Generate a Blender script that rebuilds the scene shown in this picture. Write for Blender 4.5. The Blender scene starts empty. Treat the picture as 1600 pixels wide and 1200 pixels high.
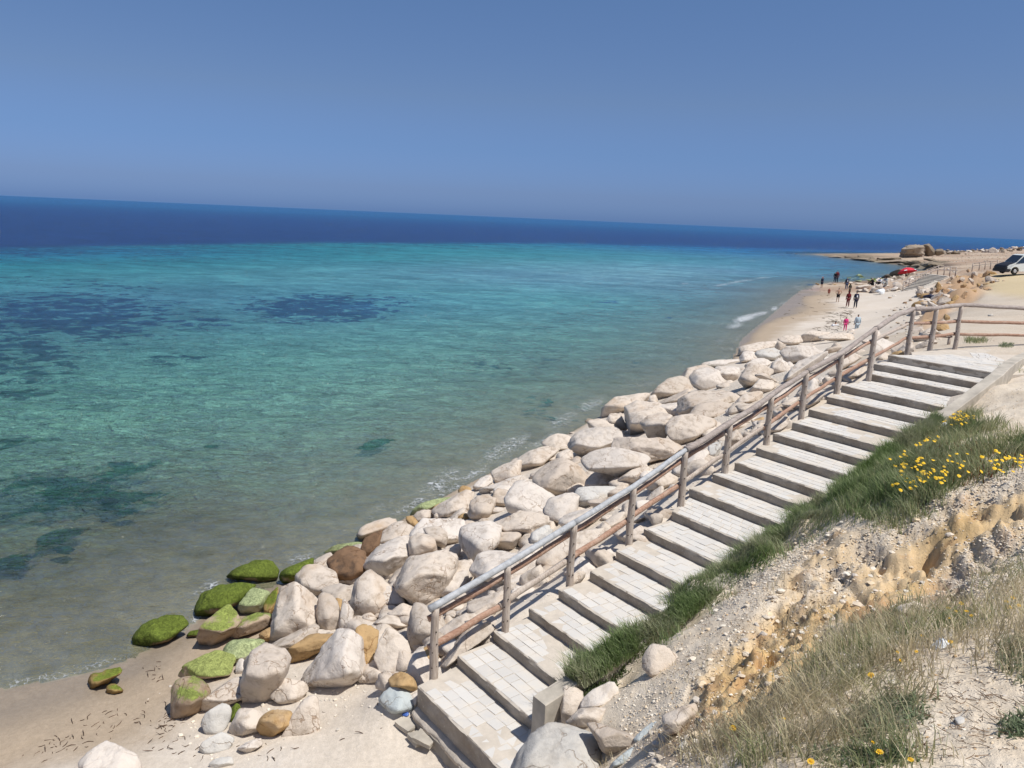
import bpy, bmesh, math, random
import numpy as np
from mathutils import Vector, Matrix

random.seed(7)
rng = np.random.default_rng(11)
SC = bpy.context.scene
COL = SC.collection
R = math.radians

# ------------------------------------------------------------------ camera
CAMH, FPX = 8.2, 1200.0
ROLL = math.atan(69 / 1600.0)
PITCH = math.atan((600 - 339.5) * math.cos(ROLL) / FPX)
_F = np.array([0, math.cos(PITCH), -math.sin(PITCH)])
_U = np.array([0, math.sin(PITCH), math.cos(PITCH)])
_X = np.array([1.0, 0, 0])
_c, _s = math.cos(ROLL), math.sin(ROLL)
CR = _X * _c + _U * _s
CU = -_X * _s + _U * _c
CF = _F
CO = np.array([0, 0, CAMH])
cam = bpy.data.cameras.new('camera')
cam.sensor_fit = 'HORIZONTAL'
cam.sensor_width = 36.0
cam.lens = 36.0 * FPX / 1600.0
cam.clip_start = 0.1
cam.clip_end = 60000
camo = bpy.data.objects.new('camera', cam)
COL.objects.link(camo)
camo.matrix_world = Matrix(((CR[0], CU[0], -CF[0], 0), (CR[1], CU[1], -CF[1], 0), (CR[2], CU[2], -CF[2], CAMH), (0, 0, 0, 1)))
SC.camera = camo

# ------------------------------------------------------------------ light
SUN_EL = R(64)
SUN_AZ = (0.84, -0.543)
sun_dir = Vector((SUN_AZ[0] * math.cos(SUN_EL), SUN_AZ[1] * math.cos(SUN_EL), math.sin(SUN_EL))).normalized()
world = bpy.data.worlds.new('World')
SC.world = world
world.use_nodes = True
wn = world.node_tree
wn.nodes.clear()
w_out = wn.nodes.new('ShaderNodeOutputWorld')
w_bg = wn.nodes.new('ShaderNodeBackground')
w_sky = wn.nodes.new('ShaderNodeTexSky')
w_sky.sky_type = 'NISHITA'
w_sky.sun_disc = False
w_sky.sun_elevation = SUN_EL
w_sky.sun_rotation = math.atan2(SUN_AZ[0], SUN_AZ[1])
w_sky.altitude = 0
w_sky.air_density = 1.0
w_sky.dust_density = 0.6
w_sky.ozone_density = 3.0
w_tc = wn.nodes.new('ShaderNodeTexCoord')
w_sep = wn.nodes.new('ShaderNodeSeparateXYZ')
w_ramp = wn.nodes.new('ShaderNodeValToRGB')
w_mul = wn.nodes.new('ShaderNodeMix')
w_mul.data_type = 'RGBA'
w_mul.blend_type = 'MULTIPLY'
w_mul.inputs[0].default_value = 1.0
wn.links.new(w_tc.outputs['Generated'], w_sep.inputs[0])
wn.links.new(w_sep.outputs['Z'], w_ramp.inputs[0])
wn.links.new(w_sky.outputs[0], w_mul.inputs[6])
wn.links.new(w_ramp.outputs[0], w_mul.inputs[7])
wn.links.new(w_mul.outputs[2], w_bg.inputs[0])
wn.links.new(w_bg.outputs[0], w_out.inputs[0])
cr_ = w_ramp.color_ramp
SKYT = [(0.0, (.22, .385, .92)), (0.03, (.25, .357, .735)), (0.08, (.29, .386, .655)), (0.14, (.382, .43, .58)), (0.27, (.43, .505, .635)), (0.6, (.60, .61, .64))]
while len(cr_.elements) < len(SKYT):
    cr_.elements.new(0.5)
for e_, (p_, c_) in zip(cr_.elements, SKYT):
    e_.position = p_
    e_.color = (*c_, 1)
w_bg.inputs[1].default_value = 0.13
sun = bpy.data.lights.new('sun', 'SUN')
sun.energy = 4.4
sun.angle = R(0.53)
sun.color = (1.0, 0.962, 0.905)
suno = bpy.data.objects.new('sun', sun)
COL.objects.link(suno)
suno.rotation_euler = (-sun_dir).to_track_quat('-Z', 'Y').to_euler()
SC.view_settings.view_transform = 'Standard'
SC.view_settings.look = 'None'
SC.view_settings.gamma = 1
SC.view_settings.use_curve_mapping = False
SC.view_settings.exposure = 0.12
SC.cycles.max_bounces = 6
SC.cycles.diffuse_bounces = 4
SC.cycles.glossy_bounces = 2
SC.cycles.transparent_max_bounces = 12
SC.cycles.transmission_bounces = 3
SC.cycles.volume_bounces = 0

# ------------------------------------------------------------------ maths helpers
def ray(px, py):
    px = np.asarray(px, float)[..., None]; py = np.asarray(py, float)[..., None]
    return CR * (px - 800) / FPX + CU * (600 - py) / FPX + CF
def atz(px, py, z):
    r = ray(px, py)
    return CO + r * ((z - CAMH) / r[..., 2])[..., None]
def atd(px, py, d):
    return CO + ray(px, py) * d
def proj(P):
    v = np.asarray(P, float) - CO
    d = v @ CF
    dd = np.where(np.abs(d) < 1e-6, 1e-6, d)
    return 800 + FPX * (v @ CR) / dd, 600 - FPX * (v @ CU) / dd, d

def _h(ix, iy, iz, seed):
    n = (ix.astype(np.int64) * 374761393 + iy.astype(np.int64) * 668265263 + iz.astype(np.int64) * 2147483647 + seed * 974634777) & 0xffffffff
    n = ((n ^ (n >> 13)) * 1274126177) & 0xffffffff
    n = (n ^ (n >> 16)) & 0xffffff
    return n / float(0xffffff)
def vnoise(x, y, z=None, seed=0):
    x = np.asarray(x, float); y = np.asarray(y, float)
    ix = np.floor(x); iy = np.floor(y); fx = x - ix; fy = y - iy
    fx = fx * fx * (3 - 2 * fx); fy = fy * fy * (3 - 2 * fy)
    if z is None:
        iz = np.zeros_like(ix)
        a = _h(ix, iy, iz, seed); b = _h(ix + 1, iy, iz, seed); c = _h(ix, iy + 1, iz, seed); d = _h(ix + 1, iy + 1, iz, seed)
        return (a * (1 - fx) + b * fx) * (1 - fy) + (c * (1 - fx) + d * fx) * fy
    z = np.asarray(z, float); iz = np.floor(z); fz = z - iz; fz = fz * fz * (3 - 2 * fz)
    o = 0
    for dz, wz in ((0, 1 - fz), (1, fz)):
        a = _h(ix, iy, iz + dz, seed); b = _h(ix + 1, iy, iz + dz, seed); c = _h(ix, iy + 1, iz + dz, seed); d = _h(ix + 1, iy + 1, iz + dz, seed)
        o = o + wz * ((a * (1 - fx) + b * fx) * (1 - fy) + (c * (1 - fx) + d * fx) * fy)
    return o
def fbm(x, y, z=None, oct=4, seed=0, gain=.5):
    a = 1.0; s = 0; t = 0
    for i in range(oct):
        k = 2.03 ** i
        s = s + a * (vnoise(x * k + 7.3 * i, y * k - 3.1 * i, None if z is None else z * k, seed + i) - .5)
        t += a; a *= gain
    return s / t * 2
def sstep(a, b, x):
    t = np.clip((x - a) / (b - a), 0, 1)
    return t * t * (3 - 2 * t)
def in_poly(x, y, poly):
    x = np.asarray(x, float); y = np.asarray(y, float)
    ins = np.zeros(x.shape, bool)
    n = len(poly)
    for i in range(n):
        x0, y0 = poly[i]; x1, y1 = poly[(i + 1) % n]
        if y0 == y1: continue
        c = ((y0 > y) != (y1 > y)) & (x < (x1 - x0) * (y - y0) / (y1 - y0) + x0)
        ins ^= c
    return ins
def seg_dist(x, y, poly, closed=False):
    best = np.full(np.shape(x), 1e9)
    n = len(poly)
    for i in range(n if closed else n - 1):
        ax, ay = poly[i]; bx, by = poly[(i + 1) % n]
        dx, dy = bx - ax, by - ay
        L2 = dx * dx + dy * dy + 1e-9
        t = np.clip(((x - ax) * dx + (y - ay) * dy) / L2, 0, 1)
        best = np.minimum(best, (x - ax - t * dx) ** 2 + (y - ay - t * dy) ** 2)
    return np.sqrt(best)
class RBF:
    def __init__(s, P, V, sx=1.0, sy=1.0, smooth=1e-4):
        s.s = np.array([sx, sy]); s.P = np.asarray(P, float) * s.s
        V = np.asarray(V, float); s.one = V.ndim == 1
        if s.one: V = V[:, None]
        n = len(P); d = np.linalg.norm(s.P[:, None] - s.P[None], axis=2)
        A = np.zeros((n + 3, n + 3)); A[:n, :n] = d + np.eye(n) * -smooth
        A[:n, n] = 1; A[:n, n + 1:] = s.P; A[n, :n] = 1; A[n + 1:, :n] = s.P.T
        s.w = np.linalg.solve(A, np.vstack([V, np.zeros((3, V.shape[1]))]))
    def __call__(s, Q):
        Q = np.asarray(Q, float) * s.s
        n = len(s.P)
        out = s.w[n] + Q @ s.w[n + 1:]
        for i in range(n):
            out = out + np.sqrt(((Q - s.P[i]) ** 2).sum(-1))[:, None] * s.w[i]
        return out[:, 0] if s.one else out

# ------------------------------------------------------------------ object helpers
def link(name, me, mat=None, parent=None, smooth=False):
    o = bpy.data.objects.new(name, me)
    COL.objects.link(o)
    if mat is not None and not me.materials: me.materials.append(mat)
    if parent is not None: o.parent = parent
    if smooth: me.polygons.foreach_set('use_smooth', [True] * len(me.polygons))
    return o
def np_mesh(name, V, Fc, colors=None, attrs=None, smooth=True):
    V = np.asarray(V, np.float32); Fc = np.asarray(Fc, np.int32)
    me = bpy.data.meshes.new(name)
    k = Fc.shape[1]
    me.vertices.add(len(V)); me.vertices.foreach_set('co', V.ravel())
    me.loops.add(Fc.size); me.loops.foreach_set('vertex_index', Fc.ravel())
    me.polygons.add(len(Fc)); me.polygons.foreach_set('loop_start', np.arange(0, Fc.size, k, dtype=np.int32))
    me.polygons.foreach_set('use_smooth', np.full(len(Fc), smooth))
    if colors is not None:
        a = me.color_attributes.new('Col', 'FLOAT_COLOR', 'POINT')
        c = np.ones((len(V), 4), np.float32); c[:, :3] = colors
        a.data.foreach_set('color', c.ravel())
    for nm, v in (attrs or {}).items():
        a = me.attributes.new(nm, 'FLOAT', 'POINT')
        a.data.foreach_set('value', np.asarray(v, np.float32))
    me.update(calc_edges=True); me.validate()
    return me
def bm_mesh(name, bm):
    me = bpy.data.meshes.new(name); bm.to_mesh(me); bm.free(); return me
def tag(o, label=None, cat=None, group=None, kind=None):
    if label: o['label'] = label
    if cat: o['category'] = cat
    if group: o['group'] = group
    if kind: o['kind'] = kind
    return o
def empty(name, loc, rz=0, label=None, cat=None, group=None):
    o = bpy.data.objects.new(name, None); COL.objects.link(o)
    o.location = loc; o.rotation_euler = (0, 0, rz); o.empty_display_size = .2
    return tag(o, label, cat, group)
def srgb(r, g, b):
    f = lambda c: (c / 255 / 12.92) if c / 255 <= .04045 else ((c / 255 + .055) / 1.055) ** 2.4
    return (f(r), f(g), f(b))

# ------------------------------------------------------------------ materials
def nodes(m):
    m.use_nodes = True
    nt = m.node_tree; b = nt.nodes['Principled BSDF']
    return nt, b
def ramp(nt, fac, stops, interp='LINEAR'):
    n = nt.nodes.new('ShaderNodeValToRGB'); n.color_ramp.interpolation = interp
    e = n.color_ramp.elements
    while len(e) < len(stops): e.new(.5)
    for q, (p, c) in zip(e, stops):
        q.position = p; q.color = (*c, 1) if len(c) == 3 else c
    nt.links.new(fac, n.inputs[0]); return n.outputs[0]
def noise(nt, scale, detail=4, rough=.55, vec=None, dist=0):
    n = nt.nodes.new('ShaderNodeTexNoise'); n.inputs['Scale'].default_value = scale
    n.inputs['Detail'].default_value = detail; n.inputs['Roughness'].default_value = rough; n.inputs['Distortion'].default_value = dist
    if vec is not None: nt.links.new(vec, n.inputs['Vector'])
    return n.outputs['Fac']
def mix(nt, fac, a, b, blend='MIX'):
    n = nt.nodes.new('ShaderNodeMix'); n.data_type = 'RGBA'; n.blend_type = blend
    for i, v in ((0, fac), (6, a), (7, b)):
        if hasattr(v, 'links'): nt.links.new(v, n.inputs[i])
        elif isinstance(v, (int, float)): n.inputs[i].default_value = v
        else: n.inputs[i].default_value = (*v, 1)
    return n.outputs[2]
def math_(nt, op, a, b=0.5, clamp=False):
    n = nt.nodes.new('ShaderNodeMath'); n.operation = op; n.use_clamp = clamp
    for i, v in ((0, a), (1, b)):
        if hasattr(v, 'links'): nt.links.new(v, n.inputs[i])
        else: n.inputs[i].default_value = v
    return n.outputs[0]
def bump(nt, bsdf, h, strength=.4, dist=.02, prev=None):
    n = nt.nodes.new('ShaderNodeBump'); n.inputs['Strength'].default_value = strength; n.inputs['Distance'].default_value = dist
    nt.links.new(h, n.inputs['Height'])
    if prev is not None: nt.links.new(prev, n.inputs['Normal'])
    if bsdf is not None: nt.links.new(n.outputs[0], bsdf.inputs['Normal'])
    return n.outputs[0]
def objco(nt):
    return nt.nodes.new('ShaderNodeTexCoord').outputs['Object']
def geopos(nt):
    return nt.nodes.new('ShaderNodeNewGeometry').outputs['Position']
def simple_mat(name, col, rough=.7, nscale=12, namt=.2, bstr=.3, bdist=.01, spec=.3, metal=0, co='Object'):
    m = bpy.data.materials.new(name); nt, b = nodes(m)
    v = objco(nt) if co == 'Object' else geopos(nt)
    n = noise(nt, nscale, 5, .6, v)
    n2 = noise(nt, nscale * 4.3, 4, .6, v)
    a = tuple(c * (1 - namt) for c in col); c2 = tuple(min(1, c * (1 + namt)) for c in col)
    nt.links.new(ramp(nt, n, [(.3, a), (.7, c2)]), b.inputs['Base Color'])
    b.inputs['Roughness'].default_value = rough; b.inputs['Specular IOR Level'].default_value = spec; b.inputs['Metallic'].default_value = metal
    bump(nt, b, n2, bstr, bdist)
    return m
def rock_mat(name, light, dark, stain, stain_amt=.5, moss=0, mosscol=(.10, .16, .03), scale=1.0, bs=.95):
    m = bpy.data.materials.new(name); nt, b = nodes(m)
    v = geopos(nt)
    big = noise(nt, 1.1 * scale, 5, .6, v)
    mid = noise(nt, 5.5 * scale, 6, .65, v)
    fine = noise(nt, 42 * scale, 5, .7, v)
    c = ramp(nt, mid, [(.33, dark), (.50, light), (.8, tuple(min(.9, x * 1.06) for x in light))])
    c = mix(nt, ramp(nt, big, [(.56, (0, 0, 0)), (.56 + .3 * (1.3 - stain_amt), (1, 1, 1))]), c, stain)
    oi = nt.nodes.new('ShaderNodeObjectInfo')
    c = mix(nt, 1.0, c, ramp(nt, oi.outputs['Random'], [(0, (.84, .83, .82)), (.5, (.97, .96, .95)), (1, (1.0, 1.0, 1.0))]), 'MULTIPLY')
    c = mix(nt, ramp(nt, fine, [(.62, (0, 0, 0)), (.78, (.35, .35, .35))]), c, tuple(x * .6 for x in dark))
    # cracks and bedding lines
    vo = nt.nodes.new('ShaderNodeTexVoronoi'); vo.feature = 'DISTANCE_TO_EDGE'; vo.inputs['Scale'].default_value = 1.6 * scale
    wv = nt.nodes.new('ShaderNodeVectorMath'); wv.operation = 'MULTIPLY_ADD'
    nn = nt.nodes.new('ShaderNodeTexNoise'); nn.inputs['Scale'].default_value = 3.0 * scale; nn.inputs['Detail'].default_value = 4
    nt.links.new(v, nn.inputs['Vector'])
    nt.links.new(nn.outputs['Color'], wv.inputs[0]); wv.inputs[1].default_value = (.7, .7, .7); nt.links.new(v, wv.inputs[2])
    nt.links.new(wv.outputs[0], vo.inputs['Vector'])
    crack = ramp(nt, vo.outputs['Distance'], [(.0, (0, 0, 0)), (.02, (1, 1, 1))])
    cm = ramp(nt, noise(nt, 1.7 * scale, 2, .5, v), [(.42, (0, 0, 0)), (.55, (1, 1, 1))])
    crk = mix(nt, cm, (1, 1, 1), crack)
    c = mix(nt, 1.0, c, mix(nt, crk, tuple(max(.35, x) for x in (.62, .52, .44)), (1, 1, 1)), 'MULTIPLY')
    if moss:
        g = nt.nodes.new('ShaderNodeNewGeometry'); s = nt.nodes.new('ShaderNodeSeparateXYZ'); nt.links.new(g.outputs['Normal'], s.inputs[0])
        mn = noise(nt, 2.6, 5, .6, v)
        k = math_(nt, 'ADD', math_(nt, 'MULTIPLY', s.outputs['Z'], .25), mn)
        k = math_(nt, 'ADD', k, moss - .5)
        st = nt.nodes.new('ShaderNodeTexNoise'); st.inputs['Scale'].default_value = 9; st.inputs['Detail'].default_value = 8; st.inputs['Roughness'].default_value = .7; st.inputs['Distortion'].default_value = 1.5
        mpp = nt.nodes.new('ShaderNodeMapping'); mpp.inputs['Scale'].default_value = (1.6, 1.6, .5); nt.links.new(v, mpp.inputs[0]); nt.links.new(mpp.outputs[0], st.inputs['Vector'])
        mc = ramp(nt, st.outputs['Fac'], [(.32, tuple(x * .45 for x in mosscol)), (.5, mosscol), (.68, tuple(min(1, x * 1.7) for x in mosscol))])
        mf = ramp(nt, math_(nt, 'ADD', k, math_(nt, 'MULTIPLY', math_(nt, 'SUBTRACT', st.outputs['Fac'], .5), .35)), [(.50, (0, 0, 0)), (.62, (1, 1, 1))])
        c = mix(nt, mf, c, mc)
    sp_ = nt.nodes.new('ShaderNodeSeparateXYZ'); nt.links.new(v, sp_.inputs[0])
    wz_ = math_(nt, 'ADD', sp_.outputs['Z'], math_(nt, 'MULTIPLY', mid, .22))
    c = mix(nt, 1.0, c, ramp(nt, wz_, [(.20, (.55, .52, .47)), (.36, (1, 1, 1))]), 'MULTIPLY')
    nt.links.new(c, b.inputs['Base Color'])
    b.inputs['Roughness'].default_value = .9; b.inputs['Specular IOR Level'].default_value = .15
    p = bump(nt, None, mid, bs * .55, .06)
    p = bump(nt, None, crk, .5, .02, p)
    bump(nt, b, fine, bs * .55, .012, p)
    return m
CREAM = (.61, .535, .455); CREAMD = (.42, .35, .28); OCH = (.40, .255, .12)
M = {}
M['cream'] = rock_mat('rock_cream', CREAM, CREAMD, (.50, .385, .28), .5)
M['white'] = rock_mat('rock_white', (.65, .59, .525), (.49, .43, .37), (.54, .45, .35), .35)
M['tan'] = rock_mat('rock_tan', (.55, .475, .40), (.41, .345, .28), (.46, .33, .21), .55)
M['ochre'] = rock_mat('rock_ochre', (.46, .31, .155), (.30, .19, .09), (.56, .46, .36), .45)
M['brown'] = rock_mat('rock_brown', (.22, .135, .08), (.12, .08, .055), (.34, .20, .09), .5)
M['grey'] = rock_mat('rock_grey', (.57, .55, .51), (.43, .41, .38), (.57, .50, .41), .35)
M['blue'] = rock_mat('rock_blue_grey', (.46, .50, .50), (.36, .39, .40), (.52, .50, .45), .3)
M['moss'] = rock_mat('rock_moss', (.34, .26, .17), (.2, .16, .1), (.3, .2, .1), .5, moss=.72, mosscol=(.10, .13, .022))
M['lmoss'] = rock_mat('rock_light_moss', (.42, .34, .24), (.3, .24, .16), (.4, .28, .15), .4, moss=.56, mosscol=(.24, .27, .085))
M['hmoss'] = rock_mat('rock_half_moss', (.44, .34, .25), (.3, .22, .15), (.36, .23, .12), .5, moss=.40, mosscol=(.20, .235, .06))
M['pmoss'] = rock_mat('rock_pale_moss', (.42, .42, .30), (.25, .28, .12), (.5, .5, .38), .5, moss=.55, mosscol=(.30, .34, .17))
M['omoss'] = rock_mat('rock_ochre_moss', (.38, .26, .11), (.25, .16, .07), (.3, .3, .1), .5, moss=.42, mosscol=(.15, .18, .03))
M['reef'] = rock_mat('rock_reef', (.25, .205, .15), (.13, .105, .085), (.36, .28, .19), .5, scale=.35)
M['ruin'] = rock_mat('rock_outcrop', (.34, .28, .215), (.2, .165, .13), (.42, .34, .25), .5, scale=.3)
M['orange'] = rock_mat('rock_orange', (.44, .29, .17), (.27, .17, .1), (.54, .42, .3), .5, scale=.6)
M['concrete'] = simple_mat('concrete', (.27, .245, .215), .9, 4, .22, .5, .01, .2, co='w')
M['kerbm'] = simple_mat('kerb_concrete', (.42, .38, .32), .9, 3, .26, .5, .01, .2, co='w')
M['mortar'] = simple_mat('mortar', (.50, .44, .37), .95, 6, .15, .6, .02, .1, co='w')
M['paver'] = None

# ------------------------------------------------------------------ key lines of the stairs (measured, then fixed in the world)
NOSE_PX = [(652.5, 1072), (714.5, 1024), (771, 986), (826, 950), (872.5, 921), (922, 892), (963, 860), (1006, 826), (1050, 799), (1077, 763), (1114, 740), (1148, 722), (1182, 699), (1208, 677), (1238, 660), (1264, 639), (1292.5, 619), (1315, 602), (1354, 583), (1366, 568), (1388, 555)]
Z1, RISE = 1.75, 0.17
NOSE = np.array([atz(x, y, Z1 + RISE * i) for i, (x, y) in enumerate(NOSE_PX)])
NDIR = np.array([.60, -.80, 0.0])
SDIR = np.array([.74, .67, 0.0]); SDIR /= np.linalg.norm(SDIR)
KA = atz(833, 1087, 2.40); KB = atz(1547.5, 583, NOSE[20][2] + .22)      # left side of the kerb
KA[2] = NOSE[1][2]; KB[2] = NOSE[20][2]
def _cross(n):
    a = np.array([[NDIR[0], -(KB - KA)[0]], [NDIR[1], -(KB - KA)[1]]])
    return np.linalg.solve(a, (KA - n)[:2])[0]
SW = np.array([_cross(n) for n in NOSE])
NSTEP = 21

# ------------------------------------------------------------------ terrain heights
LAND = [
 # beach bottom left
 (0,1078,0),(180,1040,0),(290,985,0),(340,950,0),(430,905,0),(520,862,0),(640,795,0),(740,742,0),(850,690,0),(940,640,0),(1060,592,0),(1130,562,0),(1160,530,0),(1200,497,0),(1240,462,0),(1262,449,0),(1300,441,0),
 (0,1190,.22),(-200,1190,.15),(-300,1300,.4),(150,1190,.42),(300,1190,.65),(450,1190,.92),(560,1190,1.08),(650,1190,1.12),(560,1100,1.05),(480,1100,.85),(400,1150,.75),(270,1110,.35),(300,1020,.15),(200,1110,.2),(600,1060,1.15),(640,1130,1.2),(700,1230,1.15),(300,1300,.8),(700,1350,1.2),
 # far beach
 (1300,522,1.0),(1336,482,.65),(1305,443,.3),(1345,441,.25),(1400,452,.7),(1430,462,.9),(1250,505,.5),(1210,520,.3),(1350,500,.95),(1400,480,1.05),(1230,540,.75),(1370,462,.8),(1180,555,.6),(1330,530,1.2),(1280,475,.25),
 # rock bank under the armour stones, left of the stairs
 (1400,520,2.3),(1380,500,1.2),(1430,500,2.3),(1440,478,1.6),(1340,545,2.2),
 # plateau
 (1453,548,5.0),(1492,541,5.0),(1550,530,4.95),(1600,520,4.95),(1480,515,4.85),(1500,495,4.7),(1530,475,4.5),(1560,450,4.4),(1600,428,4.35),(1540,440,4.3),(1575,429,4.35),
 (1500,428,4.0),(1470,430,3.2),(1440,448,1.4),(1460,470,2.3),(1480,465,3.2),(1460,490,3.3),(1500,460,4.1),(1480,445,3.0),
 (1530,414,3.3),(1600,413,4.0),(1480,410,2.6),(1440,412,1.6),(1400,402,.7),(1350,403,.6),(1300,399,.25),(1600,392,3.6),(1540,393,3.0),(1500,396,2.5),(1450,402,1.6),(1700,390,3.6),(1800,430,4.4),(1700,520,5.0),(2200,450,5.0),(2300,600,5.4),
 (1283,398,0),(1330,404,0.05),(1375,410,0.05),(1420,416,0.05),(1440,427,0),(1390,436,0),(1340,396,0),(1405,397,0),(1480,394.5,0),
 # right of the kerb
 (1620,560,5.25),(1560,600,5.25),(1560,640,5.2),(1500,655,5.0),(1590,690,5.35),(1440,700,4.85),(1380,740,4.6),(1300,770,4.1),(1250,810,3.85),(1180,850,3.5),(1080,900,3.05),(980,990,2.6),(900,1070,2.3),(860,1110,2.05),
 (1600,740,5.35),(1500,745,5.05),(1420,775,4.75),(1330,830,4.35),(1250,880,3.95),(1150,930,3.5),(1060,985,3.05),(1000,1060,2.75),(930,1120,2.45),(860,1190,2.0),(900,1190,2.25),
 (1600,790,5.3),(1520,800,4.95),(1440,850,4.55),(1350,890,4.2),(1260,930,3.9),(1180,980,3.6),(1100,1040,3.3),(1020,1120,2.95),(980,1190,2.75),
 (1590,850,5.0),(1500,890,4.6),(1400,930,4.45),(1300,990,4.25),(1200,1040,4.1),(1120,1110,3.9),(1060,1190,3.6),
 (1600,930,5.2),(1500,960,5.0),(1400,1000,4.85),(1300,1050,4.75),(1210,1110,4.75),(1140,1190,4.75),
 (1600,1020,5.35),(1500,1060,5.2),(1400,1110,5.15),(1300,1160,5.15),(1600,1190,5.6),(1450,1190,5.4),(1230,1230,5.2),
]
LP = [atz(a, b, c) for a, b, c in LAND]
LZ = [c for a, b, c in LAND]
for i in range(NSTEP):
    n = NOSE[i]
    q = n - NDIR * .30; LP.append(q); LZ.append(n[2] - .22)
    q = n - NDIR * .9; LP.append(q); LZ.append(n[2] - .5)
    q = n + NDIR * 1.2 + SDIR * .3; LP.append(q); LZ.append(n[2] - .45)
for k in np.linspace(0, 1, 12):
    q = KA * (1 - k) + KB * k - NDIR * -.45
    LP.append(q); LZ.append(q[2] + .12)
for x, y, z in [(0, .5, 6.5), (0, 1.8, 6.3), (-3, .5, 5.5), (-2.6, 3.5, 3.6), (-1.2, 4.6, 3.6), (3, .5, 6.4), (8, .5, 6.4), (15, 3, 6.4), (30, 10, 6), (-6, 1, 3.5), (-9, 2, 2), (60, 20, 6), (200, 60, 7), (-10, 6, .6), (-4.5, 7.5, 1.1), (-2.5, 6.3, 1.7), (400, 200, 6), (-20, 2, 2)]:
    LP.append(np.array([x, y, z])); LZ.append(z)
LP = np.array(LP)
def tl(P):
    P = np.asarray(P, float)
    r = np.hypot(P[..., 0], P[..., 1])
    return np.stack([np.arctan2(P[..., 0], P[..., 1]), np.log(np.maximum(r, .3))], -1)
LRBF = RBF(tl(LP), LZ, smooth=2e-3)
SHORE_PX = [(0,1078),(100,1062),(180,1040),(240,1012),(290,985),(340,950),(430,905),(520,862),(580,828),(640,795),(740,742),(850,690),(940,640),(1000,614),(1060,592),(1130,562),(1160,530),(1200,497),(1240,462),(1262,449),(1282,443),(1300,441),(1345,440),(1385,440),(1392,433),(1440,427),(1450,423),(1420,416),(1375,410),(1330,404.5),(1283,399),(1268,397.3),(1283,396),(1340,396),(1405,397),(1480,394.5)]
SHORE_PX = [(a + 10, b + 9) if 425 < a < 1140 else (a, b) for a, b in SHORE_PX]
SHORE = [tuple(atz(a, b, 0)[:2]) for a, b in SHORE_PX]
SHORE_LINE = [(-26, -2), (-16, 7.5)] + SHORE
LANDPOLY = [(-26, -60)] + SHORE_LINE + [(520, 700), (2500, 900), (2500, -60)]
def hfun(x, y):
    """height of the ground (sea bed below zero)"""
    x = np.asarray(x, float); y = np.asarray(y, float)
    ins = in_poly(x, y, LANDPOLY)
    d = seg_dist(x, y, SHORE_LINE)
    h = LRBF(tl(np.stack([x, y], -1).reshape(-1, 2))).reshape(x.shape)
    land = np.maximum(h, .01 + .03 * np.minimum(d, 3)) 
    sea = -np.minimum(.055 * d + .0, 1.5) - .012 * np.maximum(d - 20, 0)
    land = np.where(h < 0, .01 + .03 * np.minimum(d, 3), np.minimum(land, .02 + d * 1.6))
    return np.where(ins, land, np.maximum(sea, -5))
def hpt(x, y):
    return float(hfun(np.array([x]), np.array([y]))[0])
_marchd = np.exp(np.linspace(math.log(2.5), math.log(420), 260))
def hit(px, py, lift=0.0):
    """depth at which the ray through a pixel meets the ground"""
    r = ray(px, py)
    P = CO + r * _marchd[:, None]
    g = hfun(P[:, 0], P[:, 1]) + lift - P[:, 2]
    idx = np.nonzero(g > 0)[0]
    if len(idx) == 0: return 420.0
    i = idx[0]
    if i == 0: return _marchd[0]
    t = g[i - 1] / (g[i - 1] - g[i])
    return _marchd[i - 1] + (_marchd[i] - _marchd[i - 1]) * t

NA, NR = 820, 800
az = np.linspace(R(-68), R(64), NA)
lr = np.linspace(math.log(1.0), math.log(560), NR)
A_, L_ = np.meshgrid(az, lr)
RR = np.exp(L_)
TX = RR * np.sin(A_); TY = RR * np.cos(A_)
TH = hfun(TX, TY)
PX, PY, PD = proj(np.stack([TX, TY, TH], -1))
PX = np.where(PD > .3, PX, -9999)
def blob(cx, cy, rx, ry, rot=0, soft=.4, X=None, Y=None):
    X = PX if X is None else X; Y = PY if Y is None else Y
    c, s = math.cos(R(rot)), math.sin(R(rot))
    u = ((X - cx) * c + (Y - cy) * s) / rx; v = (-(X - cx) * s + (Y - cy) * c) / ry
    return 1 - sstep(1 - soft, 1 + soft, np.hypot(u, v))
inland = in_poly(TX, TY, LANDPOLY)
dsh = seg_dist(TX, TY, SHORE_LINE)
# --- which soil lies where
kline = [tuple(KA[:2] - SDIR[:2] * 3), tuple(KA[:2]), tuple(KB[:2]), (KB[0] + 1.2, KB[1] + .1), (KB[0] + 9, KB[1] - .5)]
bankpoly = [tuple(KA[:2] + NDIR[:2] * .35 - SDIR[:2] * 9), tuple(KA[:2] + NDIR[:2] * .35), tuple(KB[:2] + NDIR[:2] * .35), (KB[0] + 2.0, KB[1] - .35), (60, 20), (60, -30), (-20, -30)]
bank = in_poly(TX, TY, bankpoly) & inland
n_big = fbm(TX * .9, TY * .9, oct=5, seed=3)
n_mid = fbm(TX * 4, TY * 4, oct=5, seed=9)
n_fine = fbm(TX * 17, TY * 17, oct=4, seed=21)
ridg = 1 - np.abs(fbm(TX * 1.7 + .4 * n_mid, TY * 1.7, oct=5, seed=33))
gully = np.maximum.reduce([blob(1470, 850, 200, 62, -24, .5), blob(1330, 900, 100, 62, -20, .5), blob(1190, 1045, 120, 48, -35, .5), blob(1560, 790, 90, 30, -20, .5), blob(1250, 960, 60, 30, -20, .5)]) * bank
gully = np.clip(gully * 1.2 + .35 * n_mid * (gully > .05), 0, 1)
brownb = np.maximum.reduce([blob(1510, 910, 70, 40, -20, .5), blob(1090, 1150, 70, 35, -20, .5), blob(1380, 960, 60, 20, -20, .5)]) * bank
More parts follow.
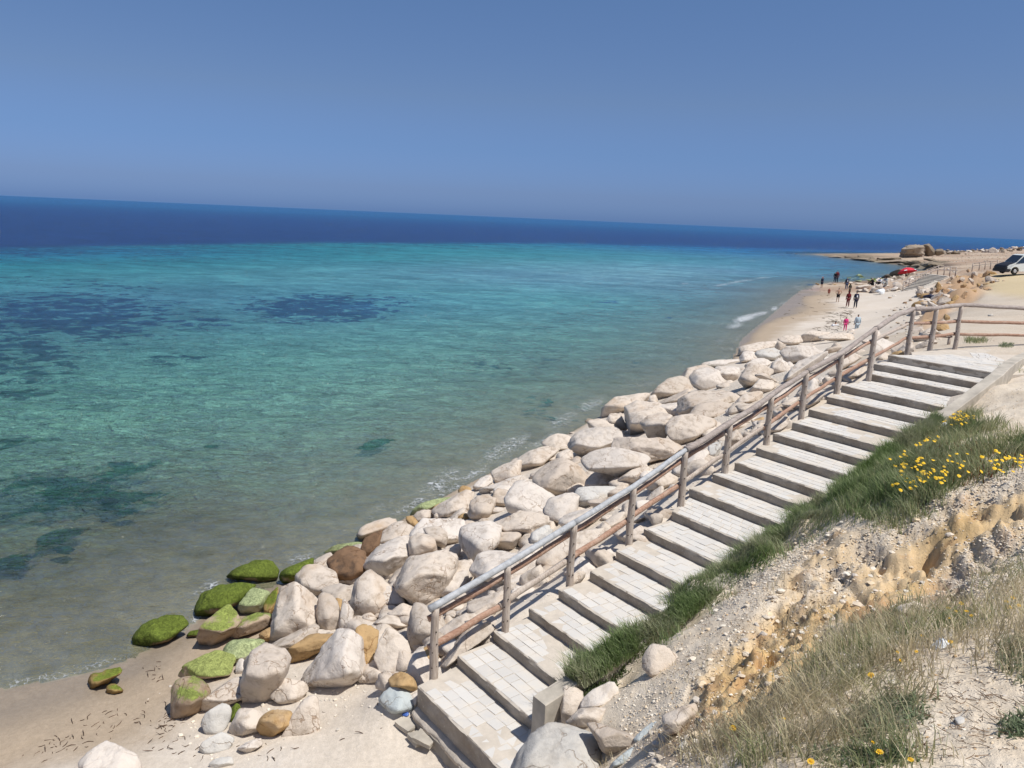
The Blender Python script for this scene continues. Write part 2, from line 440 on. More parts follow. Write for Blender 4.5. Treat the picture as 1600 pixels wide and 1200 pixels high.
gravel = np.maximum.reduce([blob(1560, 745, 60, 25, -18, .5), blob(1430, 810, 110, 22, -25, .5), blob(1290, 905, 60, 30, -40, .5), blob(1550, 880, 80, 50, -25, .5), blob(1170, 925, 40, 20, -30, .5) * .5]) * bank
nearf = 1 - sstep(18, 40, RR)
disp = np.zeros_like(TH)
disp += bank * nearf * (.075 * n_big + .03 * n_mid + .018 * n_fine)
terr = np.floor((TH + .15 * n_mid) * 4.5) / 4.5 + sstep(.55, 1, ((TH + .15 * n_mid) * 4.5) % 1) / 4.5
disp += gully * nearf * ((terr - TH) * .6 - .12 * sstep(.72, .98, ridg) - .05 + .03 * np.abs(n_fine) + .05 * n_fine)
pits = [(1302, 893, 16, 18), (1452, 862, 20, 18), (1487, 898, 22, 14), (1497, 925, 14, 16), (1558, 890, 16, 8), (1237, 925, 20, 7), (1360, 790, 16, 14), (1590, 800, 18, 12), (1205, 1018, 10, 7), (1340, 925, 12, 6), (1420, 893, 30, 6), (1290, 935, 18, 6)]
for a, b, c, d in pits:
    disp -= .24 * blob(a, b, c, d, -15, .6) * bank * sstep(-.35, .1, n_mid)
disp += (~bank) * inland * nearf * (.012 * n_mid + .004 * n_fine + .03 * n_big)
erod = np.maximum.reduce([blob(1500, 452, 45, 26, -25, .4), blob(1515, 427, 30, 9, 0, .4), blob(1462, 492, 34, 12, -35, .4)])
disp += erod * (.75 * fbm(TX * .5, TY * .5, oct=5, seed=44) - .35 * sstep(.8, .97, 1 - np.abs(fbm(TX * .3, TY * .3, oct=4, seed=46))))
reef = (inland & (RR > 135) & (TH < 1.4)).astype(float)
disp += reef * (.35 * fbm(TX * .12, TY * .3, oct=5, seed=51)) * sstep(0, 5, dsh)
farp = inland & (RR > 110) & ~(reef > 0)
disp += farp * .5 * fbm(TX * .08, TY * .08, oct=5, seed=61)
bedn = (~inland) * (.05 * n_big + .02 * n_mid) * sstep(.2, 3, dsh) * (RR < 60)
disp += bedn
TZ = TH + disp
TZ = np.where(inland & (dsh > .6), np.maximum(TZ, .02), TZ)

def lerp3(a, b, t): return a + (np.asarray(b) - a) * t[..., None]
SAND = np.array([.60, .53, .445]); PALE = np.array([.66, .60, .525]); WET = np.array([.265, .22, .17]); 
col = np.broadcast_to(SAND, TH.shape + (3,)).copy()
col = lerp3(col, PALE, np.clip(.5 + n_big, 0, 1) * .7)
damp = 1 - sstep(.22, .62, TH + .12 * n_big + .04 * n_mid)
col = lerp3(col, [.39, .305, .215], np.where(inland, damp, 1) * .9)
wet = 1 - sstep(.04, .2, TH + .03 * n_big)
col = lerp3(col, WET, np.where(inland, wet, 1) * .85)
stripes = sstep(.1, .55, fbm(TX * .25, TY * 1.1, oct=4, seed=71)) * blob(1270, 480, 60, 40, -30, .6)
col = lerp3(col, [.38, .31, .24], stripes * .6 * inland)
# bank soils
col = np.where(bank[..., None], lerp3(np.broadcast_to(np.array([.76, .67, .545]), col.shape), [.66, .555, .42], np.clip(.5 + n_mid * .9, 0, 1)), col)
col = lerp3(col, [.58, .41, .205], np.clip(gully * (.75 + .5 * n_big), 0, 1))
col = lerp3(col, [.46, .27, .13], np.clip(gully * sstep(.1, .5, n_mid) * .7, 0, 1))
col = lerp3(col, [.36, .235, .145], np.clip(brownb * .8, 0, 1))
col = lerp3(col, [.60, .545, .47], np.clip(gravel * (.7 + n_fine), 0, 1) * .8)
# plateau, road, far land
plat = inland & (TH > 3.6) & (RR > 24)
road = np.maximum.reduce([blob(1600, 448, 90, 16, 4, .5), blob(1570, 430, 60, 10, 0, .5)])
col = np.where(plat[..., None], lerp3(np.broadcast_to(np.array([.58, .51, .42]), col.shape), [.52, .44, .345], np.clip(.5 + n_big, 0, 1)), col)
col = lerp3(col, [.56, .46, .29], road * inland)
col = lerp3(col, [.46, .31, .19], np.clip(erod * 1.1 + .4 * n_big * (erod > 0), 0, 1))
fl = (inland & (RR > 112)).astype(float)
fn = fbm(TX * .05, TY * .12, oct=5, seed=81)
col = np.where(fl[..., None] > 0, lerp3(np.broadcast_to(np.array([.46, .37, .28]), col.shape), [.36, .26, .19], np.clip(.5 + fn * 1.2, 0, 1)), col)
rdark = reef * (1 - sstep(.25, .9, TH + .5 * fn))
col = lerp3(col, [.17, .135, .10], rdark * .85)
col = lerp3(col, [.40, .33, .22], reef * sstep(.15, .4, fbm(TX * .1, TY * .35, oct=4, seed=83)) * .8)
dk = np.maximum.reduce([blob(1440, 414, 55, 5, 2, .5), blob(1400, 411, 45, 3, 4, .5)])
col = lerp3(col, [.13, .105, .085], np.clip(dk * (.6 + fn), 0, 1) * fl)
# sea bed: sand, stones, weed
bedc = lerp3(np.broadcast_to(np.array([.25, .225, .165]), col.shape), [.33, .30, .225], np.clip(.5 + n_mid, 0, 1))
weedn = fbm(TX * .35, TY * .5, oct=5, seed=91)
bedc = lerp3(bedc, [.035, .06, .035], np.clip(blob(60, 820, 130, 75, -10, .5) * sstep(-.1, .15, weedn), 0, 1) * .9)
bedc = lerp3(bedc, [.20, .18, .11], sstep(.1, .4, fbm(TX * 1.1, TY * 1.1, oct=4, seed=95)) * .6)
col = np.where(inland[..., None], col, bedc)
col = np.clip(col * (1 + .10 * n_fine * nearf)[..., None], .01, .9)

keep = (TZ[:-1, :-1] > -1.9) | (TZ[1:, 1:] > -1.9)
ii = np.arange(NA * NR).reshape(NR, NA)
quads = np.stack([ii[:-1, :-1], ii[:-1, 1:], ii[1:, 1:], ii[1:, :-1]], -1)[keep]
used = np.unique(quads); remap = np.full(NA * NR, -1, np.int64); remap[used] = np.arange(len(used))
quads = remap[quads][:, ::-1]
tv = np.stack([TX, TY, TZ], -1).reshape(-1, 3)[used]
tcx = col.reshape(-1, 3)[used]
wetA = np.where(inland, wet, 1).reshape(-1)[used]
roughA = np.clip(.45 * bank + .3 * plat + gravel, 0, 1.3).reshape(-1)[used]
me = np_mesh('ground', tv, quads, tcx, {'wet': wetA, 'stony': roughA})
mg = bpy.data.materials.new('ground'); nt, b = nodes(mg)
ca = nt.nodes.new('ShaderNodeVertexColor'); ca.layer_name = 'Col'
wa = nt.nodes.new('ShaderNodeAttribute'); wa.attribute_name = 'wet'
sa = nt.nodes.new('ShaderNodeAttribute'); sa.attribute_name = 'stony'
gp = geopos(nt)
f1 = noise(nt, 60, 4, .7, gp); f2 = noise(nt, 14, 5, .65, gp); f3 = noise(nt, 190, 2, .6, gp)
c = mix(nt, 1.0, ca.outputs[0], ramp(nt, f1, [(.3, (.86, .85, .84)), (.7, (1.08, 1.07, 1.06))]), 'MULTIPLY')
c = mix(nt, 1.0, c, ramp(nt, f2, [(.3, (.90, .89, .87)), (.7, (1.06, 1.06, 1.06))]), 'MULTIPLY')
vo = nt.nodes.new('ShaderNodeTexVoronoi'); vo.inputs['Scale'].default_value = 34; nt.links.new(gp, vo.inputs['Vector'])
vo2 = nt.nodes.new('ShaderNodeTexVoronoi'); vo2.inputs['Scale'].default_value = 90; nt.links.new(gp, vo2.inputs['Vector'])
peb = ramp(nt, vo.outputs['Distance'], [(.12, (1, 1, 1)), (.32, (0, 0, 0))])
pc = ramp(nt, math_(nt, 'MULTIPLY', vo.outputs['Color'], 1.0), [(.2, (.42, .34, .25)), (.5, (.64, .56, .45)), (.8, (.72, .66, .56))])
c = mix(nt, math_(nt, 'MULTIPLY', math_(nt, 'MULTIPLY', peb, sa.outputs['Fac']), ramp(nt, f2, [(.45, (0, 0, 0)), (.6, (.55, .55, .55))])), c, pc)
nt.links.new(c, b.inputs['Base Color'])
nt.links.new(ramp(nt, wa.outputs['Fac'], [(0, (.92,) * 3), (.6, (.8,) * 3), (1, (.35,) * 3)]), b.inputs['Roughness'])
b.inputs['Specular IOR Level'].default_value = .25
p = bump(nt, None, f2, .35, .04)
p = bump(nt, None, math_(nt, 'MULTIPLY', peb, sa.outputs['Fac']), .6, .015, p)
p = bump(nt, None, f1, .45, .012, p)
bump(nt, b, f3, .4, .005, p)
ground = tag(link('ground', me, mg), kind='structure')

# ------------------------------------------------------------------ sea
SA, SR = 560, 620
saz = np.linspace(R(-75), R(60), SA); slr = np.linspace(math.log(5.5), math.log(26000), SR)
# denser rows near the viewer
tt = np.linspace(0, 1, SR) ** 1.25
slr = math.log(5.5) + (math.log(26000) - math.log(5.5)) * tt
A2, L2 = np.meshgrid(saz, slr); R2 = np.exp(L2)
SX, SY = R2 * np.sin(A2), R2 * np.cos(A2)
near2 = R2 < 700
ins2 = in_poly(SX, SY, LANDPOLY)
sd = seg_dist(SX, SY, SHORE_LINE)
bed = np.where(ins2, hfun(SX, SY), -np.minimum(.055 * sd, 1.5) - .012 * np.maximum(sd - 20, 0))
SPX, SPY, SPD = proj(np.stack([SX, SY, SX * 0], -1))
# colour of the water body, set by depth and by what lies on the bed
WC = [
 (0,312,66,104,150),(400,330,63,102,150),(800,345,60,103,150),(1200,364,62,102,158),(1500,376,62,102,160),(1590,382,60,102,160),
 (0,374,50,101,142),(300,368,50,99,142),(600,366,44,92,140),(900,368,42,90,140),(1150,374,50,98,156),(1300,380,48,100,160),(1400,384,48,110,164),
 (0,394,58,114,148),(200,392,60,118,150),(400,388,52,124,152),(600,385,50,130,156),(800,385,48,128,158),(950,383,48,118,158),(1100,388,56,118,162),(1250,391,52,120,168),(1350,391,46,118,170),
 (0,415,66,130,148),(300,410,70,136,152),(600,405,74,142,156),(850,402,80,146,160),(1050,404,84,146,164),(1200,408,90,142,166),(1280,415,90,136,166),
 (100,440,78,136,146),(500,432,88,142,152),(800,430,100,146,162),(1000,428,108,148,166),(1150,425,106,144,168),(1350,424,80,130,158),
 (0,480,74,118,136),(250,460,80,128,144),(600,480,84,136,150),(900,470,92,146,158),(1100,465,100,144,164),(1200,455,108,142,164),(1250,440,96,142,164),
 (100,560,82,120,128),(400,560,90,134,138),(700,560,98,140,144),(900,530,107,145,150),(1050,520,106,142,154),(1130,510,108,140,156),
 (100,650,92,124,122),(400,650,100,134,132),(700,610,110,144,144),(900,610,104,138,138),(1000,580,108,136,142),
 (100,760,90,114,108),(300,800,108,128,120),(500,780,108,134,126),(700,710,112,138,132),(0,900,102,120,108),(300,900,112,124,112),(410,860,112,122,118),(0,1020,112,110,94),(200,980,118,116,104),
]
WC = [q for q in WC if q[1] > 386] + [(q[0], 384 + q[0] * .004, q[2], q[3], q[4]) for q in WC if 387 < q[1] < 396] + [(q[0], q[1] - 16 + .0, q[2], q[3], q[4]) for q in WC if 387 < q[1] < 396 and q[0] < 1000]
wp = np.array([atz(a, b, 0) for a, b, *_ in WC])
def _adj(x, y, r, g, b):
    if y > 795: return srgb(r - 16, g - 10, b - 18)
    if y > 600: return srgb(r + 12, g + 28, b + 24)
    if y > 500: return srgb(r + 10, g + 17 + (6 if x > 850 else 0), b + 19 + (6 if x > 850 else 0))
    if y > 422: return srgb(r + 10, g + 10, b + 20) if x < 850 else srgb(r + 13, g + 18, b + 22)
    if 388 < y: return srgb(r + 4, g, b + 6)
    return srgb(r, g, b)
wc = np.array([_adj(*q) for q in WC])
# what is left for the water body once the mirrored sky is taken off
_ci = CAMH / np.linalg.norm(wp - CO, axis=1)
_g = np.sqrt(1.33 ** 2 - 1 + _ci ** 2)
_fr = .5 * ((_g - _ci) / (_g + _ci)) ** 2 * (1 + ((_ci * (_g + _ci) - 1) / (_ci * (_g - _ci) + 1)) ** 2)
_k = np.minimum(.75 * _fr, .30)[:, None]
wc = np.clip((wc - _k * np.array([.16, .245, .48])) / ((1 - _k) * 1.12), .012, .6)
_y = np.array([q[1] for q in WC])[:, None]
wc = wc * np.where(_y > 795, 1.0, np.where(_y > 500, np.array([1.22, 1.27, 1.32]), np.array([1.14, 1.20, 1.26])))
WR = RBF(tl(wp), wc, smooth=5e-3)
wcol = np.clip(WR(tl(np.stack([SX, SY], -1).reshape(-1, 2)).reshape(-1, 2)).reshape(SX.shape + (3,)), .01, .6)
_edge = np.interp(SPX, [-400, 0, 300, 500, 700, 900, 1050, 1200, 1350, 1600, 2200], [402, 388.5, 382.5, 379.5, 378, 378, 383, 388.5, 392, 396, 400])
_nz = fbm(SX * .012, SY * .004, oct=4, seed=99)
deep = sstep(4.5, -3.5, SPY - _edge + 3.0 * _nz * (SPX < 1000) + 1.5 * _nz)
deep = np.where(R2 > 900, 1.0, deep)
dfar = sstep(200, 1500, R2)[..., None]
_T = np.array(srgb(52, 94, 146)) * (1 - dfar) + np.array(srgb(68, 107, 156)) * dfar
wcol = lerp3(wcol, np.clip((_T - .29 * np.array([.16, .245, .48])) / (.71 * 1.05), .012, .6), deep)
WEED = [(60,770,120,40,-8,.8),(160,740,90,20,-8,.7),(30,700,80,20,0,.5),(250,745,50,8,-5,.6),(50,440,90,12,0,.35),(120,495,170,40,0,.75),(40,560,90,50,0,.65),(500,482,125,22,0,.85),(320,505,70,12,0,.5),(270,560,70,14,-6,.5),(30,615,60,12,-8,.6),(160,450,110,16,0,.4),(590,470,70,12,0,.5),(780,575,60,10,6,.45),(865,640,60,26,10,.4),(575,697,45,6,-14,.85),(430,740,60,12,-12,.4),(120,760,130,30,-8,.8),(215,775,60,14,-10,.8),(190,800,36,9,5,.75),(70,845,60,12,-12,.9),(102,860,20,8,0,.9),(20,880,50,12,-10,.9),(330,697,14,4,0,.6),(950,472,30,3,0,.6),(1045,497,6,2,0,.7),(840,562,40,8,0,.35),(1290,431,18,1.6,0,.6),(1260,445,16,1.5,0,.6),(1310,418,50,4,0,.35),(1400,432,40,5,0,.5),(60,395,90,8,0,.5),(260,396,70,5,0,.4),(720,383,120,3,0,.35),(520,620,80,10,0,.25),(120,640,90,14,0,.3),(1000,560,60,12,-10,.25),(700,800,30,5,0,.3)]
wn1 = np.where(R2 < 45, fbm(SX * .45, SY * .8, oct=5, seed=103), fbm(SX * .16, SY * .34, oct=5, seed=101)); wn2 = fbm(SX * .9, SY * 1.6, oct=4, seed=111)
weed = np.zeros_like(SX)
for cx, cy, rx, ry, ro, am in WEED:
    weed = np.maximum(weed, am * blob(cx, cy, rx, ry, ro, .75, SPX, SPY))
wcol = wcol * (1 + .10 * wn1 * sstep(500, 60, R2) + .06 * wn2 * sstep(120, 20, R2))[..., None]
depth = np.clip(-bed, 0, 6)
swell = .010 * fbm(SX * 2.6, SY * 2.6, oct=3, seed=121) + .03 * fbm(SX * .5 + 2, SY * .8, oct=3, seed=131)
sz = np.where(R2 < 140, swell * (1 - sstep(60, 140, R2)) * sstep(.3, 3, sd + 0 * SX), 0)
foamline = np.exp(-((sd - .35 - .25 * fbm(SX * .35, SY * .35, oct=3, seed=141)) / .22) ** 2) * (~ins2)
foam = foamline * (.1 + .75 * sstep(-.05, .5, fbm(SX * .22, SY * .22, oct=3, seed=143)))
FO = [(790,700,50,14,-28,1),(690,752,50,16,-28,.9),(590,800,36,14,-28,.7),(640,790,50,8,-28,.9),(470,872,26,8,-14,1),(320,925,34,14,-40,.9),(308,972,14,9,0,1.2),(880,655,36,12,-28,.9),(925,632,26,10,-20,1.0),(850,688,40,7,-25,1),(745,738,36,8,-28,1),
      (1070,443,10,1.3,-4,1),(1128,445,16,2,-8,1),(1150,441,18,1.5,-6,1),(1165,438,20,1.5,-5,1),(1192,434,16,1.5,-4,1),(1075,420,4,1,0,.8),(1103,432,4,1,0,1),(1165,497,22,6,-14,1.3),(1185,491,20,4,-12,1.2),(1148,509,16,5,-10,1.1),(1210,482,8,4,-14,1.2),(1235,472,20,2,-6,1.1),(1228,474,14,1.5,-6,1),(1125,532,14,3,-8,.8),(1140,545,30,3,-25,.6),(1130,562,14,4,-35,.9),(1245,448,8,2,0,.9),(1250,452,10,1.2,0,.8),(1228,458,4,2,0,.8),(1290,397,6,.7,0,.7),(1060,575,30,7,-20,.5),(1010,600,30,5,-10,.7),
      (60,1062,80,9,-9,.8),(150,1040,60,7,-16,.8),(10,1074,24,4,-10,1.1),(200,1020,40,5,-24,.4),(700,770,60,18,-28,.5),(760,730,60,16,-28,.5)]
for cx, cy, rx, ry, ro, am in FO:
    foam = np.maximum(foam, am * (.8 if sd.min() >= 0 and cy > 560 else .9) * blob(cx, cy, rx, ry, ro, .6, SPX, SPY))
vis = (bed < .12) & ((~ins2) | (bed < .05))
kq = vis[:-1, :-1] | vis[1:, 1:] | vis[:-1, 1:] | vis[1:, :-1]
jj = np.arange(SA * SR).reshape(SR, SA)
q2 = np.stack([jj[:-1, :-1], jj[:-1, 1:], jj[1:, 1:], jj[1:, :-1]], -1)[kq]
used2 = np.unique(q2); rm = np.full(SA * SR, -1, np.int64); rm[used2] = np.arange(len(used2)); q2 = rm[q2][:, ::-1]
# opacity of the water body: clear where shallow
opac = 1 - np.exp(-depth * 1.7)
me = np_mesh('sea', np.stack([SX, SY, sz], -1).reshape(-1, 3)[used2], q2, wcol.reshape(-1, 3)[used2],
             {'weed': weed.reshape(-1)[used2], 'opac': opac.reshape(-1)[used2], 'foam': foam.reshape(-1)[used2], 'fard': np.clip(R2 / 400, 0, 1).reshape(-1)[used2]})
ms = bpy.data.materials.new('sea_water'); ms.use_nodes = True; nt = ms.node_tree; nt.nodes.clear()
out = nt.nodes.new('ShaderNodeOutputMaterial')
gp = geopos(nt)
mp = nt.nodes.new('ShaderNodeMapping'); mp.inputs['Scale'].default_value = (.75, 1.35, 1); nt.links.new(gp, mp.inputs[0])
ca = nt.nodes.new('ShaderNodeVertexColor'); ca.layer_name = 'Col'
oa = nt.nodes.new('ShaderNodeAttribute'); oa.attribute_name = 'opac'
fa = nt.nodes.new('ShaderNodeAttribute'); fa.attribute_name = 'foam'
da = nt.nodes.new('ShaderNodeAttribute'); da.attribute_name = 'fard'
n1 = noise(nt, 3.6, 4, .62, mp.outputs[0], .6); n2 = noise(nt, .55, 4, .6, mp.outputs[0], .4); n3 = noise(nt, .09, 4, .6, mp.outputs[0], .3)
vw = nt.nodes.new('ShaderNodeTexVoronoi'); vw.feature = 'SMOOTH_F1'; vw.inputs['Scale'].default_value = 4.5; vw.inputs['Smoothness'].default_value = .5
dn = nt.nodes.new('ShaderNodeTexNoise'); dn.inputs['Scale'].default_value = 3; dn.inputs['Detail'].default_value = 2; nt.links.new(mp.outputs[0], dn.inputs['Vector'])
va = nt.nodes.new('ShaderNodeVectorMath'); va.operation = 'MULTIPLY_ADD'; nt.links.new(dn.outputs['Color'], va.inputs[0]); va.inputs[1].default_value = (.35, .35, 0); nt.links.new(mp.outputs[0], va.inputs[2])
nt.links.new(va.outputs[0], vw.inputs['Vector'])
h = math_(nt, 'ADD', math_(nt, 'MULTIPLY', n1, .6), math_(nt, 'MULTIPLY', vw.outputs['Distance'], .55))
mp2 = nt.nodes.new('ShaderNodeMapping'); mp2.inputs['Scale'].default_value = (1.0, 1.7, 1); mp2.inputs['Rotation'].default_value = (0, 0, .35); nt.links.new(gp, mp2.inputs[0])
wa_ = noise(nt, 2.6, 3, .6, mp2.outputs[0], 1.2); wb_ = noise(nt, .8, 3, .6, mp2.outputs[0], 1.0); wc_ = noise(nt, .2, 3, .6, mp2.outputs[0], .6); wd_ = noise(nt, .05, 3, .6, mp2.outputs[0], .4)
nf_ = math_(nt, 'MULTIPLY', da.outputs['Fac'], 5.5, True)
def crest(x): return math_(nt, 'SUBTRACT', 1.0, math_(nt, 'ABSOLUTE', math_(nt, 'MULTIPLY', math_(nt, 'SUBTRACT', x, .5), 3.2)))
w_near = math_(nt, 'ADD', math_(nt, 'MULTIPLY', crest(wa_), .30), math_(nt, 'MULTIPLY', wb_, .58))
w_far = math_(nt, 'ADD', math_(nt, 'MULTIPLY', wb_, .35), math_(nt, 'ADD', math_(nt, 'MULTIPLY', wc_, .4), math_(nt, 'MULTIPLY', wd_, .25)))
wave_light = math_(nt, 'ADD', math_(nt, 'MULTIPLY', w_near, math_(nt, 'SUBTRACT', 1.0, nf_)), math_(nt, 'MULTIPLY', w_far, nf_))
we_ = nt.nodes.new('ShaderNodeAttribute'); we_.attribute_name = 'weed'
wz1 = noise(nt, .62, 9, .68, gp, .5)
wzz = math_(nt, 'ADD', we_.outputs['Fac'], math_(nt, 'MULTIPLY', math_(nt, 'SUBTRACT', wz1, .5), 3.4))
wmask = ramp(nt, wzz, [(.46, (0, 0, 0)), (.66, (1, 1, 1))])
wmask = mix(nt, ramp(nt, we_.outputs['Fac'], [(.03, (0, 0, 0)), (.22, (1, 1, 1))]), (0, 0, 0), wmask)
wmask = math_(nt, 'MULTIPLY', wmask, ramp(nt, we_.outputs['Fac'], [(.06, (.5,) * 3), (.45, (.97,) * 3)]))
# crested ripples: real surface slopes at several wavelengths
def crest(x): return math_(nt, 'SUBTRACT', 1.0, math_(nt, 'ABSOLUTE', math_(nt, 'MULTIPLY', math_(nt, 'SUBTRACT', x, .5), 3.2)))
p = bump(nt, None, wd_, 1.0, 3.0)
p = bump(nt, None, wc_, 1.0, 1.5, p)
p = bump(nt, None, crest(wb_), 1.0, .16, p)
p = bump(nt, None, crest(wa_), 1.0, .15, p)
dif = nt.nodes.new('ShaderNodeBsdfDiffuse')
cc = mix(nt, 1.0, ca.outputs[0], ramp(nt, wave_light, [(.39, (.62, .69, .72)), (.5, (.98, .98, .98)), (.59, (1.45, 1.38, 1.3))]), 'MULTIPLY')  # wave-focused light painted into the body colour: bright crest filaments, darker troughs
fardk = mix(nt, ramp(nt, da.outputs['Fac'], [(.07, (0, 0, 0)), (.14, (1, 1, 1))]), (.16, .32, .26), (.30, .37, .60))
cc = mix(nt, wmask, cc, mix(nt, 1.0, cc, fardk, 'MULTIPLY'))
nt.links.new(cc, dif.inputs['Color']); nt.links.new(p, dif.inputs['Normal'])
tr = nt.nodes.new('ShaderNodeBsdfTransparent'); tr.inputs[0].default_value = (.90, .93, .86, 1)
opw = math_(nt, 'MAXIMUM', oa.outputs['Fac'], math_(nt, 'MULTIPLY', wmask, .95))
body = nt.nodes.new('ShaderNodeMixShader'); nt.links.new(opw, body.inputs[0]); nt.links.new(tr.outputs[0], body.inputs[1]); nt.links.new(dif.outputs[0], body.inputs[2])
gl = nt.nodes.new('ShaderNodeBsdfGlossy'); gl.inputs['Roughness'].default_value = .12; nt.links.new(p, gl.inputs['Normal'])
fr = nt.nodes.new('ShaderNodeFresnel'); fr.inputs['IOR'].default_value = 1.33; nt.links.new(p, fr.inputs['Normal'])
frk = math_(nt, 'MULTIPLY', math_(nt, 'SUBTRACT', 1.0, math_(nt, 'POWER', 2.718, math_(nt, 'MULTIPLY', fr.outputs[0], -2.4))), .40)
surf = nt.nodes.new('ShaderNodeMixShader'); nt.links.new(frk, surf.inputs[0]); nt.links.new(body.outputs[0], surf.inputs[1]); nt.links.new(gl.outputs[0], surf.inputs[2])
fo = nt.nodes.new('ShaderNodeBsdfDiffuse'); fo.inputs['Color'].default_value = (.62, .64, .66, 1)
fnn = nt.nodes.new('ShaderNodeTexNoise'); fnn.inputs['Scale'].default_value = 2.2; fnn.inputs['Detail'].default_value = 8; fnn.inputs['Roughness'].default_value = .72; fnn.inputs['Distortion'].default_value = .8
nt.links.new(gp, fnn.inputs['Vector'])
web = nt.nodes.new('ShaderNodeTexVoronoi'); web.feature = 'DISTANCE_TO_EDGE'; web.inputs['Scale'].default_value = 6.5
wv2 = nt.nodes.new('ShaderNodeVectorMath'); wv2.operation = 'MULTIPLY_ADD'; nt.links.new(fnn.outputs['Color'], wv2.inputs[0]); wv2.inputs[1].default_value = (.5, .5, 0); nt.links.new(gp, wv2.inputs[2]); nt.links.new(wv2.outputs[0], web.inputs['Vector'])
wb = ramp(nt, web.outputs['Distance'], [(.0, (.35,) * 3), (.09, (0, 0, 0))])
fk = math_(nt, 'ADD', math_(nt, 'MULTIPLY', fnn.outputs['Fac'], .95), wb)
fk = math_(nt, 'ADD', fk, math_(nt, 'MULTIPLY', fa.outputs['Fac'], .62))
fk = ramp(nt, fk, [(.0, (0, 0, 0)), (.99, (0, 0, 0)), (1.0, (1, 1, 1))])
fk2 = math_(nt, 'ADD', math_(nt, 'MULTIPLY', fnn.outputs['Fac'], .95), math_(nt, 'ADD', wb, math_(nt, 'MULTIPLY', fa.outputs['Fac'], .62)))
fk3 = nt.nodes.new('ShaderNodeMapRange'); fk3.inputs['From Min'].default_value = 1.04; fk3.inputs['From Max'].default_value = 1.36; fk3.inputs['To Max'].default_value = .8; nt.links.new(fk2, fk3.inputs['Value'])
fcl = math_(nt, 'MULTIPLY', fk3.outputs[0], math_(nt, 'GREATER_THAN', fa.outputs['Fac'], .04), True)
fin = nt.nodes.new('ShaderNodeMixShader'); nt.links.new(fcl, fin.inputs[0]); nt.links.new(surf.outputs[0], fin.inputs[1]); nt.links.new(fo.outputs[0], fin.inputs[2])
nt.links.new(fin.outputs[0], out.inputs[0])
sea = tag(link('sea', me, ms), kind='structure')

# ------------------------------------------------------------------ staircase
def grid_block(name, A, B, C, D, ztop, zbot, nfront=50, amp=.012, seed=0, nd=4):
    """block with plan A(front left) B(front right) C(back right) D(back left); chipped front edge"""
    V = []; F = []
    A, B, C, D = [np.asarray(q, float)[:2] for q in (A, B, C, D)]
    rows = [(0.0, ztop - .0), ] 
    out = (A - D); out /= np.linalg.norm(out)
    def nz(k, j, s): return float(fbm(np.array([A[0] * 3 + k * 9.1 + seed * 5]), np.array([j * 3.3 + s]), oct=4, seed=seed + s)[0])
    prof = [(-.9, 0, 0), (-.02, 0, 0), (0.0, -.012, 1), (.0, -.05, 1), (-.004, -.10, 1), (-.006, -.17, 1), (-.02, zbot - ztop, 0)]
    ks = np.linspace(0, 1, nfront)
    L0 = np.linalg.norm(B - A)
    for k in ks:
        f = A + (B - A) * k; bk = D + (C - D) * k
        for j, (o, dz, a) in enumerate(prof):
            if j == 0: p = bk; z = ztop
            else:
                n1 = float(fbm(np.array([k * L0 * 4.0 + seed * 7.7]), np.array([j * .6]), oct=4, seed=seed)[0]) * amp * 2.2 * a
                n2 = float(fbm(np.array([k * L0 * 9.0 + seed * 3.1]), np.array([j * .9 + 5]), oct=3, seed=seed + 4)[0]) * amp * a
                p = f + out * (o + n1 - (amp * 1.5 * max(0, n2 * 60 - .3) if j in (2,) else 0)); z = ztop + dz + (n2 if j > 1 else 0)
            V.append((p[0], p[1], z))
    m = len(prof)
    for i in range(nfront - 1):
        for j in range(m - 1):
            F.append((i * m + j, (i + 1) * m + j, (i + 1) * m + j + 1, i * m + j + 1))
    V = np.array(V); n = len(V)
    # end caps
    V = np.vstack([V, [(D[0], D[1], zbot)], [(C[0], C[1], zbot)]])
    me = bpy.data.meshes.new(name)
    faces = [tuple(reversed(f)) for f in F]
    faces.append(tuple([j for j in range(m)]) + (n,))
    faces.append(tuple(reversed([(nfront - 1) * m + j for j in range(m)] + [n + 1])))
    me.from_pydata([tuple(v) for v in V], [], faces); me.update()
    bm = bmesh.new(); bm.from_mesh(me); bmesh.ops.recalc_face_normals(bm, faces=bm.faces); bm.to_mesh(me); bm.free(); me.update()
    return me
def paver_mesh(seed=0):
    rs = random.Random(seed)
    bm = bmesh.new(); bmesh.ops.create_cube(bm, size=1)
    for v in bm.verts: v.co.x += rs.uniform(-.02, .02); v.co.y += rs.uniform(-.02, .02)
    bmesh.ops.bevel(bm, geom=[e for e in bm.edges if e.verts[0].co.z > .4 and e.verts[1].co.z > .4], offset=.045, segments=1, affect='EDGES')
    return bm_mesh('paver', bm)
mp_ = bpy.data.materials.new('paver_stone'); nt, b = nodes(mp_)
gp = geopos(nt); oi = nt.nodes.new('ShaderNodeObjectInfo')
f1 = noise(nt, 3.0, 4, .6, gp); f2 = noise(nt, 40, 5, .7, gp)
isl = nt.nodes.new('ShaderNodeNewGeometry')
rnd = math_(nt, 'FRACT', math_(nt, 'ADD', oi.outputs['Random'], isl.outputs['Random Per Island']))
c = mix(nt, rnd, (.53, .51, .48), (.60, .58, .545))
c = mix(nt, ramp(nt, f1, [(.46, (0, 0, 0)), (.66, (.7, .7, .7))]), c, (.63, .575, .50))
c = mix(nt, ramp(nt, f2, [(.6, (0, 0, 0)), (.75, (.5, .5, .5))]), c, (.38, .34, .29))
nt.links.new(c, b.inputs['Base Color']); b.inputs['Roughness'].default_value = .9; b.inputs['Specular IOR Level'].default_value = .15
bump(nt, b, f2, .5, .008)
M['paver'] = mp_
